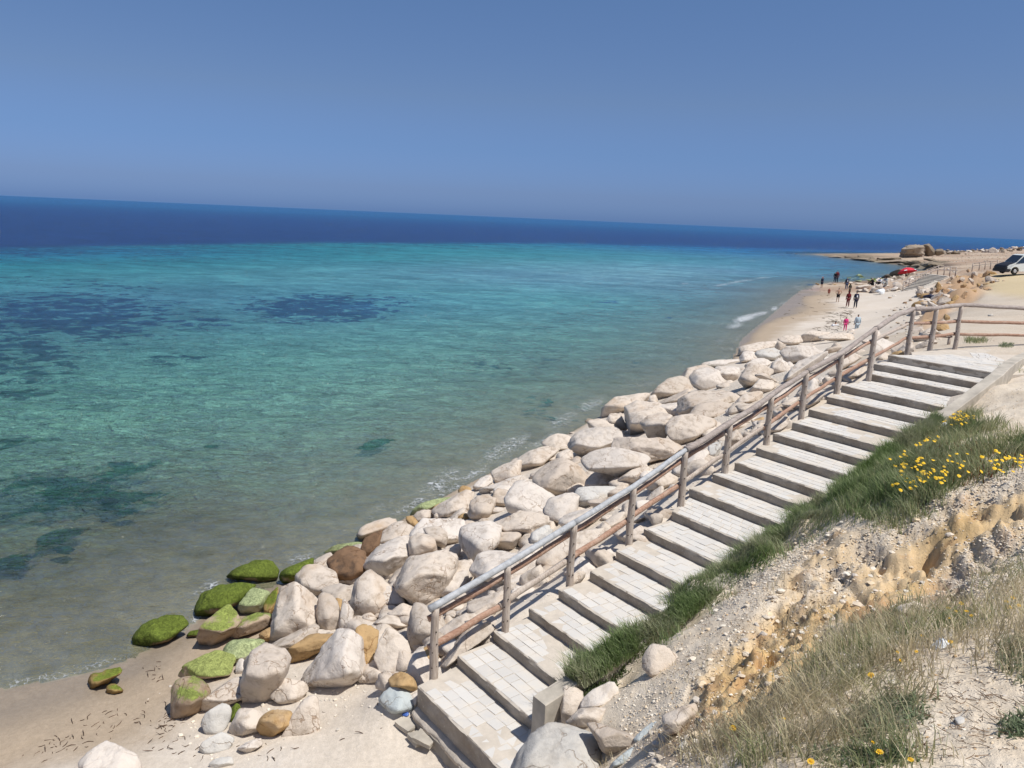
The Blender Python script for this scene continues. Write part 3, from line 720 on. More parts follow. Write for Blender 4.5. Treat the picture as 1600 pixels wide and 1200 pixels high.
M['dust'] = simple_mat('sandy_mortar', (.52, .465, .395), .95, 5, .12, .5, .01, .1, co='w')
# concrete with pale drips and chips
mc = bpy.data.materials.new('step_concrete'); nt, b = nodes(mc)
gp = geopos(nt)
f1 = noise(nt, 2.6, 5, .6, gp); f2 = noise(nt, 22, 5, .7, gp)
c = ramp(nt, f1, [(.3, (.27, .225, .18)), (.55, (.36, .315, .265)), (.75, (.46, .41, .35))])
c = mix(nt, ramp(nt, f2, [(.58, (0, 0, 0)), (.66, (.75, .75, .75))]), c, (.50, .45, .38))
nt.links.new(c, b.inputs['Base Color']); b.inputs['Roughness'].default_value = .95; b.inputs['Specular IOR Level'].default_value = .1
bump(nt, b, f2, .8, .02)
M['step'] = mc
stairs = empty('stone_staircase', tuple(NOSE[0]), 0, 'long straight staircase of pale block paving with grey concrete risers beside the boulder bank', 'staircase')
def localise(o, root):
    o.parent = root
    o.matrix_parent_inverse = Matrix.Translation(-root.location) @ Matrix.Rotation(0, 4, 'Z')
pvm = [paver_mesh(i) for i in range(5)]
npav = 0
def lay_pavers(fl, fr, bl, br, z, parent, seed, individual=True, sandy=0.3):
    """rows of blocks between the front edge and the back edge of a tread"""
    global npav
    rs = random.Random(seed)
    fl, fr, bl, br = [np.asarray(q, float)[:2] for q in (fl, fr, bl, br)]
    dep = np.linalg.norm(bl - fl); nrow = max(2, int(round(dep / .178)))
    W = np.linalg.norm(fr - fl)
    cells = []
    for r in range(nrow):
        k0 = (r + .04) / nrow; k1 = (r + .96) / nrow
        x = rs.uniform(-.12, 0.0)
        while x < W:
            w = rs.choice([.16, .21, .21, .26])
            x0 = max(x, .02) ; x1 = min(x + w - .012, W - .01)
            if x1 - x0 > .06: cells.append((k0, k1, x0 / W, x1 / W))
            x += w
    parts = []
    for (k0, k1, u0, u1) in cells:
        P = [fl + (bl - fl) * k + ((fr + (br - fr) * k) - (fl + (bl - fl) * k)) * u for k, u in ((k0, u0), (k0, u1), (k1, u1), (k1, u0))]
        ctr = sum(P) / 4; ex = (P[1] + P[2] - P[0] - P[3]) / 2; ey = (P[2] + P[3] - P[0] - P[1]) / 2
        sandyhere = vnoise(np.array([ctr[0] * 1.3]), np.array([ctr[1] * 1.3]), seed=5)[0]
        hgt = .006 + rs.uniform(-.003, .004) - (.0085 if sandyhere > 1 - sandy * .8 else 0)
        parts.append((ctr, ex, ey, hgt, rs.uniform(-.025, .025), rs.uniform(-.012, .012), rs.uniform(-.012, .012)))
    if individual:
        for i, (ctr, ex, ey, hgt, rr, t1, t2) in enumerate(parts):
            o = bpy.data.objects.new('paver', pvm[rs.randrange(5)]); COL.objects.link(o)
            Mx = Matrix(((ex[0], ey[0], t1 * .3, ctr[0]), (ex[1], ey[1], t2 * .3, ctr[1]), (t1 * .25, t2 * .25, .05, z + hgt - .025), (0, 0, 0, 1)))
            o.parent = parent; o.matrix_basis = Mx
            o.matrix_parent_inverse = parent['_inv'] if False else Matrix.Identity(4)
            npav += 1
        return
    V = []; F = []
    for (ctr, ex, ey, hgt, rr, t1, t2) in parts:
        n = len(V)
        for dz, s in ((-.03, .5), (hgt - .004, .5), (hgt, .475)):
            for sx, sy in ((-1, -1), (1, -1), (1, 1), (-1, 1)):
                p = ctr + ex * s * sx + ey * s * sy; V.append((p[0], p[1], z + dz))
        for a in (0, 4):
            for q in range(4): F.append((n + a + q, n + a + (q + 1) % 4, n + a + 4 + (q + 1) % 4, n + a + 4 + q))
        F.append((n + 8, n + 9, n + 10, n + 11))
    me = np_mesh('paver', V, F, smooth=False)
    o = link('paver', me, M['paver'], parent); tag(o, kind='stuff')
stairs.location = (0, 0, 0)   # the empty sits at the scene origin frame of the flight; parts carry world coordinates
for me_ in pvm: me_.materials.append(M['paver'])
for i in range(NSTEP):
    n0 = NOSE[i]; z = n0[2]
    if i < NSTEP - 1:
        n1 = NOSE[i + 1]; w0 = SW[i] + .22; w1 = SW[i + 1] + .22
        ext = SDIR * .12
        bk = n1
    else:
        bk = n0 + SDIR * 3.3 ; w0 = SW[i] + .22; w1 = w0 + .3; ext = SDIR * 0
    w0 = w1 = max(w0, w1)
    if i == 0: w0 = w1 = 2.75
    # left end is squared off even where the next nose steps sideways
    A = n0; B = n0 + NDIR * w0; D = bk + ext; Cc = bk + NDIR * w1 + ext
    if i == NSTEP - 1:
        continue
    me = grid_block('step', A, B, Cc, D, z, z - .55, 56, .010, seed=i + 1)
    st = link('step', me, M['step'], stairs); me.materials.append(M['dust'])
    for pl in me.polygons:
        if pl.normal.z > .8: pl.material_index = 1
    lay_pavers(A + NDIR * .05 - SDIR * -.02, B - NDIR * .02 + SDIR * .02, bk + NDIR * .05 - SDIR * .03, bk + NDIR * w1 - SDIR * .03, z, st, 100 + i, npav < 262 and i < 12, .35)
# top landing, curving away to the right behind the last riser
zt = NOSE[20][2]
Lp = [NOSE[20], NOSE[20] + NDIR * 2.7, np.array([13.4, 17.9, zt]), np.array([17.5, 18.9, zt]), np.array([18, 22.0, zt]), np.array([13.0, 21.35, zt]), np.array([11.3, 20.62, zt]), np.array([10.55, 20.2, zt]), np.array([10.1, 19.2, zt])]
bm = bmesh.new()
top = [bm.verts.new((p[0], p[1], zt)) for p in Lp]; bot = [bm.verts.new((p[0], p[1], zt - .5)) for p in Lp]
bm.faces.new(top)
for q in range(len(Lp)):
    bm.faces.new((top[q], bot[q], bot[(q + 1) % len(Lp)], top[(q + 1) % len(Lp)]))
bmesh.ops.recalc_face_normals(bm, faces=bm.faces)
land = link('landing', bm_mesh('landing', bm), M['dust'], stairs)
me = grid_block('step', NOSE[20] - SDIR * .004, NOSE[20] + NDIR * 2.7 - SDIR * .004, NOSE[20] + NDIR * 2.7 + SDIR * .3, NOSE[20] + SDIR * .3, zt + .002, zt - .5, 56, .010, seed=40)
st = link('step', me, M['step'], stairs)
lay_pavers(NOSE[20] + NDIR * .05 + SDIR * .03, NOSE[20] + NDIR * 2.6 + SDIR * .03, NOSE[20] + NDIR * .9 + SDIR * 1.9, NOSE[20] + NDIR * 2.7 + SDIR * 1.9, zt + .002, land, 300, False, .4)
lay_pavers(np.array([11.4, 18.6]), np.array([13.2, 18.1]), np.array([12.3, 20.6]), np.array([14.2, 20.3]), zt + .001, land, 301, False, .4)
# courses of blocks and mortar under the first riser
wall = None
fx = NOSE[0]; 
rs = random.Random(5)
for c_, (zt_, zb_, off) in enumerate([(1.36, 1.10, .10), (1.09, .80, .17)]):
    x = 0.05
    while x < 3.0:
        w = rs.uniform(.34, .46)
        bm = bmesh.new(); bmesh.ops.create_cube(bm, size=1)
        bmesh.ops.subdivide_edges(bm, edges=bm.edges, cuts=2, use_grid_fill=True)
        for v in bm.verts:
            v.co += Vector((rs.uniform(-.02, .02), rs.uniform(-.03, .03), rs.uniform(-.03, .03)))
        o = link('block', bm_mesh('block', bm), M['concrete'], stairs)
        ct = fx + NDIR * (x + w / 2) - SDIR * (off - .12) 
        ey = SDIR * .24; ex = NDIR * (w - .015)
        o.matrix_basis = Matrix(((ex[0], ey[0], 0, ct[0]), (ex[1], ey[1], 0, ct[1]), (0, 0, zt_ - zb_ - .012, (zt_ + zb_) / 2), (0, 0, 0, 1)))
        x += w
# mortar ledge between riser and blocks
V = []; F = []
for k in range(60):
    u = k / 59 * 2.7
    w_ = .10 + .05 * float(fbm(np.array([u * 3.]), np.array([1.]), oct=4, seed=77)[0]); zz = 1.405 + .02 * float(fbm(np.array([u * 5.]), np.array([4.]), oct=3, seed=78)[0])
    base = fx + NDIR * u
    for o_, z_ in ((.25, zz), (-.0, zz + .02), (-w_, zz - .02), (-w_ - .01, zz - .07), (.25, zz - .08)):
        p = base + SDIR * o_; V.append((p[0], p[1], z_))
for k in range(59):
    for j in range(4): F.append((k * 5 + j, (k + 1) * 5 + j, (k + 1) * 5 + j + 1, k * 5 + j + 1))
link('mortar_ledge', np_mesh('mortar_ledge', V, F), M['mortar'], stairs)

# ------------------------------------------------------------------ kerb wall on the right of the stairs
def sweep_box(name, pts, widths, tops, bots, side=1, nseg=1, rough=.006, seed=0):
    V = []; F = []
    pts = [np.asarray(p, float) for p in pts]
    n = len(pts)
    for i in range(n):
        a = pts[max(i - 1, 0)]; c = pts[min(i + 1, n - 1)]
        t = (c - a)[:2]; t /= np.linalg.norm(t); nr = np.array([t[1], -t[0]])
        w = widths[i]
        p = pts[i][:2]
        for o_, z_ in ((0, bots[i]), (0, tops[i] - .012), (.012, tops[i]), (w - .012, tops[i]), (w, tops[i] - .012), (w, bots[i])):
            jx = rough * float(fbm(np.array([i * .37 + o_ * 3]), np.array([z_ * 2.]), oct=3, seed=seed)[0])
            q = p + nr * (o_ + jx); V.append((q[0], q[1], z_ + jx * .5))
    for i in range(n - 1):
        for j in range(5): F.append((i * 6 + j, i * 6 + j + 1, (i + 1) * 6 + j + 1, (i + 1) * 6 + j))
    me = bpy.data.meshes.new(name)
    F = [tuple(f) for f in F] + [(5, 4, 3, 2, 1, 0), tuple((n - 1) * 6 + j for j in range(6))]
    me.from_pydata(V, [], F)
    bm = bmesh.new(); bm.from_mesh(me); bmesh.ops.recalc_face_normals(bm, faces=bm.faces); bm.to_mesh(me); bm.free()
    return me
kp = []; 
for k in np.linspace(0, 1, 60):
    kp.append(KA * (1 - k) + KB * k)
kz = [p[2] + .22 for p in kp]
kz = [p[2] + np.interp(i, [0, 14, 59], [.48, .24, .22]) for i, p in enumerate(kp)]
curve = [atz(a, b, zt + .24) for a, b in ((1558, 573), (1570, 564), (1584, 556), (1602, 549), (1630, 543), (1670, 540))]
for q in curve: kp.append(q); kz.append(zt + .24)
kerb = link('kerb_wall', sweep_box('kerb_wall', kp, [.24] * len(kp), kz, [p[2] - 1.0 for p in kp[:60]] + [zt - .5] * 6, seed=3), M['kerbm'])
tag(kerb, 'grey concrete kerb wall climbing along the right side of the stairs and curving at the top', 'kerb')

# ------------------------------------------------------------------ timber railing
def tube(pts, rad, nseg=8, rough=.1, seed=0, flat=1.0, sub=4, name='rail', cap=True):
    pts = np.array(pts, float); rad = np.atleast_1d(np.array(rad, float))
    if len(rad) == 1: rad = np.full(len(pts), rad[0])
    tt = np.arange(len(pts)); t2 = np.linspace(0, len(pts) - 1, (len(pts) - 1) * sub + 1)
    P = np.stack([np.interp(t2, tt, pts[:, k]) for k in range(3)], 1); rr = np.interp(t2, tt, rad)
    V = []; F = []
    n = len(P)
    T = np.gradient(P, axis=0); T /= np.linalg.norm(T, axis=1)[:, None] + 1e-9
    cum = np.concatenate([[0], np.cumsum(np.linalg.norm(np.diff(P, axis=0), axis=1))])
    for i in range(n):
        t = T[i]; ref = np.array([0, 0, 1.0]) if abs(t[2]) < .9 else np.array([1.0, 0, 0])
        u = np.cross(t, ref); u /= np.linalg.norm(u); v = np.cross(u, t)
        off = np.array([vnoise(cum[i:i+1] * 2.3, np.array([k * 9.]), seed=seed)[0] - .5 for k in range(2)]) * rough * rr[i] * 3
        for j in range(nseg):
            a = 2 * math.pi * j / nseg
            k = 1 + rough * (vnoise(cum[i:i+1] * 5, np.array([j * 1.7]), seed=seed + 3)[0] - .5) * 2
            V.append(P[i] + u * (math.cos(a) * rr[i] * k * flat + off[0]) + v * (math.sin(a) * rr[i] * k + off[1]))
    for i in range(n - 1):
        for j in range(nseg): F.append((i * nseg + j, i * nseg + (j + 1) % nseg, (i + 1) * nseg + (j + 1) % nseg, (i + 1) * nseg + j))
    me = bpy.data.meshes.new(name)
    if cap: F += [tuple(reversed(range(nseg))), tuple((n - 1) * nseg + j for j in range(nseg))]
    me.from_pydata([tuple(q) for q in V], [], F); me.polygons.foreach_set('use_smooth', [len(f) == 4 for f in F]); me.update()
    return me
def wood_mat(name, c1, c2, c3, gs=1.0):
    m = bpy.data.materials.new(name); nt, b = nodes(m); gp = geopos(nt)
    mp = nt.nodes.new('ShaderNodeMapping'); nt.links.new(gp, mp.inputs[0])
    # grain runs along the flight (or up the posts)
    mp.inputs['Rotation'].default_value = (0, 0, -math.atan2(SDIR[1], SDIR[0])) if gs > 0 else (0, 0, 0)
    mp.inputs['Scale'].default_value = (3, 42, 30) if gs > 0 else (45, 45, 4)
    f = noise(nt, 1, 5, .65, mp.outputs[0]); f2 = noise(nt, 5, 4, .6, gp)
    c = ramp(nt, f, [(.3, c1), (.55, c2), (.72, c3)])
    c = mix(nt, ramp(nt, f2, [(.5, (0, 0, 0)), (.7, (.6, .6, .6))]), c, c3)
    nt.links.new(c, b.inputs['Base Color']); b.inputs['Roughness'].default_value = .85; b.inputs['Specular IOR Level'].default_value = .2
    bump(nt, b, f, .7, .006)
    return m
M['post'] = wood_mat('weathered_post', (.26, .20, .16), (.47, .40, .34), (.56, .50, .44), -1)
M['red'] = wood_mat('reddish_rail', (.25, .14, .095), (.40, .25, .18), (.49, .375, .295))
M['greyw'] = wood_mat('grey_rail', (.22, .18, .155), (.37, .315, .28), (.46, .405, .36))
M['pipe'] = simple_mat('painted_pipe', (.42, .43, .44), .8, 14, .22, .6, .006, .15)
M['hole'] = simple_mat('dark_iron', (.03, .022, .018), .9, 10, .1, .1, .001, .1)
POSTS_PX = [(678,950,1058,1),(789,884,986,3),(891,820,914,5),(983,763,850,7),(1063,706,790,9),(1133,664,739,11),(1197,620,695,13),(1252,583,654,15),(1307,553,615,17),(1358,515,585,19),(1418,485,548,21),(1453,483,546,21),(1492,478,541,21)]
PB = []
for px, t, bt, si in POSTS_PX:
    z = Z1 + RISE * (si - 1); q = atz(px, bt, z); PB.append(q)
PB.append(np.array([15.9, 22.45, 5.1])); PB.append(np.array([19.6, 22.9, 5.1]))
PT = []
for k, q in enumerate(PB):
    h = 1.06 if k < 10 else 1.10
    if k < 13:
        px, t, bt, si = POSTS_PX[k]
        for hh in np.arange(.7, 1.5, .005):
            if proj(q + [0, 0, hh])[1] < t: break
        h = hh
    PT.append(q + np.array([0, 0, h]))
rail = empty('wooden_railing', (0, 0, 0), 0, 'weathered timber railing with reddish lower rails following the near staircase', 'railing')
rs = random.Random(3)
for k, (q, t) in enumerate(zip(PB, PT)):
    lean = np.array([rs.uniform(-.012, .012), rs.uniform(-.012, .012), 0])
    r0 = rs.uniform(.058, .068)
    p = link('post', tube([q - [0, 0, .25], q + [0, 0, .3] + lean, q * .45 + t * .55 + lean * .5, t], [r0 * 1.02, r0 * 1.04, r0 * .95, r0 * .88], 10, .07, seed=k, name='post'), M['post'], rail)
    view = (CO - q)[:2]; view /= np.linalg.norm(view)
    for hh, sx in ((.18, -.5), (.2, .55), (.42, -.45), (.74, .3), (.55, .5)):
        a = math.atan2(view[1], view[0]) + sx
        c0 = q + np.array([0, 0, hh]) + np.array([math.cos(a), math.sin(a), 0]) * r0 * .93
        c1 = c0 + np.array([math.cos(a), math.sin(a), 0]) * .012
        link('bolt', tube([c0, c1], [.011, .009], 6, 0, name='bolt', sub=1), M['hole'], p)
    if k in (5,):
        link('knot', tube([q + [0, 0, .78], q + np.array([-.10, -.03, .80]), q + np.array([-.125, -.03, .86])], [.035, .03, .018], 7, .2, seed=5, name='knot'), M['post'], p)
LN = -NDIR * 1.0
def off(q, h, d=.075):
    return q + LN * d + np.array([0, 0, h])
def rail_run(ks, h, r, mat, seed, name, over=.12, flat=.7, lift=0):
    pts = []
    for a in ks:
        hh = h(a) if callable(h) else h
        pts.append(off(PB[a], hh))
    d0 = pts[1] - pts[0]; d0 /= np.linalg.norm(d0); d1 = pts[-1] - pts[-2]; d1 /= np.linalg.norm(d1)
    pts[0] = pts[0] - d0 * over * rs.uniform(.3, 1); pts[-1] = pts[-1] + d1 * over * rs.uniform(.3, 1)
    o = link(name, tube(pts, r * .86, 10, .17, seed, flat, 8, name), mat, rail)
    return o
# top rail: grey painted pole in the lower part, bare wood above
tops = [t + np.array([0, 0, .03]) for t in PT]
d0 = tops[1] - tops[0]; d0 /= np.linalg.norm(d0)
tops0 = [tops[0] - d0 * .10] + tops[1:5]
link('top_rail', tube([tops0[0], tops[1], tops[2]], [.052, .050, .049], 12, .06, 1, 1, 8), M['pipe'], rail)
link('top_rail', tube([tops[2] + d0 * .01, tops[3], tops[4]], [.046, .046, .045], 12, .06, 2, 1, 8), M['pipe'], rail)
link('top_rail', tube([tops[4], tops[5], tops[6], tops[7]], [.060, .056, .053, .051], 11, .18, 3, 1, 7), M['greyw'], rail)
link('top_rail', tube([tops[7], tops[8], tops[9]], [.056, .056, .053], 11, .18, 4, 1, 7), M['greyw'], rail)
bend = tops[9] * .5 + tops[10] * .5 + np.array([-.05, .05, .03])
link('top_rail', tube([tops[9], bend, tops[10]], [.060, .062, .058], 11, .2, 5, 1, 8), M['greyw'], rail)
link('top_rail', tube([tops[10], tops[11], tops[12], tops[13], tops[14]], [.06, .058, .056, .058, .056], 11, .12, 6, 1, 8), M['greyw'], rail)
hm = lambda a: [.90, .87, .86, .86, .85, .83, .80, .80, .78, .80, .72, .72, .70, .72, .72][a]
hl = lambda a: [.44, .42, .42, .42, .40, .38, .38, .38, .36, .36, .33, .33, .34, .36, .36][a]
for n_, (ks, rr_) in enumerate([([0, 1, 2], .058), ([2, 3, 4], .055), ([4, 5, 6], .058), ([6, 7], .056), ([7, 8, 9], .054), ([9, 10], .05), ([10, 11, 12], .05), ([12, 13, 14], .055)]):
    rail_run(ks, hm, rr_, M['red'] if n_ not in (5,) else M['post'], 20 + n_, 'middle_rail')
for n_, (ks, rr_) in enumerate([([0, 1], .066), ([1, 2], .066), ([2, 3, 4], .064), ([4, 5, 6], .055), ([6, 7, 8], .052), ([8, 9], .056), ([9, 10], .05), ([10, 11, 12], .05), ([12, 13, 14], .05)]):
    rail_run(ks, hl, rr_, M['red'] if n_ not in (1, 3) else M['post'], 40 + n_, 'lower_rail')

# ------------------------------------------------------------------ boulders
def hull_planes(pts):
    bm = bmesh.new()
    for p in pts: bm.verts.new(p)
    r = bmesh.ops.convex_hull(bm, input=bm.verts)
    bm.faces.ensure_lookup_table(); bm.normal_update()
    c = sum((v.co for v in bm.verts), Vector()) / len(bm.verts)
    N = []; H = []
    for f in bm.faces:
        n = f.normal.copy()
        if n.length < 1e-6: continue
        h = n.dot(f.verts[0].co - c)
        if h < 0: n = -n; h = -h
        N.append(tuple(n)); H.append(max(h, .02))
    bm.free()
    return np.array(N), np.array(H), np.array(c)
_ico = {}
def ico(sub):
    if sub not in _ico:
        bm = bmesh.new(); bmesh.ops.create_icosphere(bm, subdivisions=sub, radius=1)
        V = np.array([v.co[:] for v in bm.verts]); V /= np.linalg.norm(V, axis=1)[:, None]
        F = np.array([[v.index for v in f.verts] for f in bm.faces]); bm.free()
        _ico[sub] = (V, F)
    return _ico[sub]
def rounded_hull(pts, sub=4, p=14, rough=.03, seed=0, name='boulder', strata=0):
    """solid with softly broken edges through the given corner points (world space)"""
    pts = np.array(pts, float)
    ctr = (pts.max(0) + pts.min(0)) / 2
    Q = pts - ctr
    w, U = np.linalg.eigh(np.cov(Q.T)); ext = np.abs(Q @ U).max(0) + 1e-3
    Q2 = (Q @ U) / ext
    N, H, c = hull_planes([tuple(q) for q in Q2])
    D, F = ico(sub)
    # broken faces: a few flat cuts across the solid
    rc = np.random.default_rng(seed + 31)
    nc = 7 if p > 11 else 3
    dirs = rc.normal(size=(nc, 3)); dirs /= np.linalg.norm(dirs, axis=1)[:, None]
    sup = ((Q2 - c) @ dirs.T).max(0)
    N = np.vstack([N, dirs]); H = np.concatenate([H, sup * rc.uniform(.58, .84, nc)])
    p = p * 5.5 if p > 11 else p * 3.0
    K = np.maximum(D @ N.T, 0) / H
    km = K.max(1)
    r = 1 / (km * ((K / km[:, None]) ** p).sum(1) ** (1 / p))
    X = D * r[:, None] + c
    # rounding pulls the corners in: stretch back to the measured extents
    lo, hi = Q2.min(0), Q2.max(0); xl, xh = X.min(0), X.max(0)
    X = (X - (xl + xh) / 2) * ((hi - lo) / (xh - xl)) * 1.035 + (lo + hi) / 2
    size = float(np.cbrt(np.prod(ext)))
    X = (X * ext) @ U.T + ctr
    s = 1 / size
    n = fbm(X[:, 0] * s * 1.6, X[:, 1] * s * 1.6, X[:, 2] * s * 1.6, oct=5, seed=seed, gain=.55)
    n2 = 1 - np.abs(fbm(X[:, 0] * s * 2.6 + 5, X[:, 1] * s * 2.6, X[:, 2] * s * 2.6, oct=3, seed=seed + 50)) * 2
    Dw = (X - ctr - (c * ext) @ U.T); Dw /= np.linalg.norm(Dw, axis=1)[:, None]
    n3 = fbm(X[:, 0] * s * 6, X[:, 1] * s * 6, X[:, 2] * s * 6, oct=3, seed=seed + 9)
    step_ = np.floor(n * 7) / 7 + sstep(.7, 1, (n * 7) % 1) / 7
    X = X + Dw * (size * (rough * (1.2 * n + 1.3 * step_) + rough * .35 * n3 - rough * 1.4 * np.clip(n2 - .45, 0, 1)))[:, None]
    if strata:
        X = X + Dw * (size * strata * (vnoise(X[:, 2] * 5 + n, X[:, 2] * 0, seed=seed) - .5))[:, None]
    return X, F
def outline_boulder(poly, mat, seed, p=14, ridge=.32, thick=.55, rough=.03, depth=None, sink=.08, sub=None, name='boulder', parent=None, strata=0, tilt=.30, grow=1.10):
    rs = np.random.default_rng(seed)
    P = np.array(poly, float)
    P = P.mean(0) + (P - P.mean(0)) * grow
    x0, y0 = P.min(0); x1, y1 = P.max(0)
    w, h = x1 - x0, y1 - y0
    cx, cy = (x0 + x1) / 2, (y0 + y1) / 2
    if depth is None:
        xb = P[P[:, 1] > y1 - .25 * h][:, 0].mean()
        depth = hit(xb, y1 - h * sink)
    hm_ = h / FPX * depth; wm_ = w / FPX * depth
    T = min(wm_, hm_ * 1.3) * thick
    depth_c = depth + tilt * hm_ * .5 + T * .15
    pts = []
    for (x, y) in P:
        u = (cy - y) / (h / 2)
        s = tilt * hm_ * .5 * u + rs.uniform(-.04, .04) * T
        pts.append(atd(x, y, depth_c + s))
    # ridge between the sunlit top and the lower face, nearer to the viewer
    yr = y1 - h * ridge
    xs = []
    for i in range(len(P)):
        a = P[i]; b_ = P[(i + 1) % len(P)]
        if (a[1] - yr) * (b_[1] - yr) < 0: xs.append(a[0] + (b_[0] - a[0]) * (yr - a[1]) / (b_[1] - a[1]))
    if len(xs) >= 2: xa, xb = min(xs), max(xs)
    else: xa, xb = x0 + .1 * w, x1 - .1 * w
    sl = rs.uniform(-.12, .12) * h
    for f_, dep in (((.10, .75), (.38, 1.0), (.64, 1.0), (.92, .7)) if p < 11 else ((.10, .8), (rs.uniform(.35, .65), 1.15), (.90, .8))):
        x = xa + (xb - xa) * (f_ + rs.uniform(-.06, .06)); y = yr + sl * (f_ - .5) + rs.uniform(-.04, .04) * h
        pts.append(atd(x, y, depth_c - T * dep * rs.uniform(.85, 1.1)))
    if p < 11:
        for i in range(3):
            f_ = .25 + .25 * i + rs.uniform(-.1, .1); x = xa + (xb - xa) * f_
            pts.append(atd(x, cy - h * rs.uniform(.02, .2), depth_c - T * rs.uniform(.35, .6)))
    for i in range(0, len(P), 2):
        x, y = P[i]
        pts.append(atd(cx + (x - cx) * .7, cy + (y - cy) * .7, depth_c + T * rs.uniform(.5, .75)))
    if sub is None: sub = 5 if max(w, h) > 78 else (4 if max(w, h) > 30 else 3)
    X, F = rounded_hull(pts, sub, p, rough, seed, name, strata)
    org = X.mean(0); org[2] = X[:, 2].min()
    me = np_mesh(name, X - org, F)
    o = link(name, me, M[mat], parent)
    o.location = tuple(org)
    o['_px'] = (cx, cy, w, h)
    return o, depth_c
def Z(ox, oy, s, pts): return [(ox + x / s, oy + y / s) for x, y in pts]
ZA = (240, 1000, 6); ZN = (200, 860, 3.529); ZB = (400, 840, 6); ZC = (440, 980, 6); ZP = (640, 930, 7.5); ZD = (540, 760, 6); ZQ = (700, 700, 5.333)
ZE = (740, 660, 6); ZF = (900, 560, 6); ZG = (1060, 500, 6); ZH = (1160, 490, 6.667); ZR = (800, 1040, 5); ZS = (860, 800, 3); ZT = (0, 960, 5); ZU = (1200, 850, 3.43)
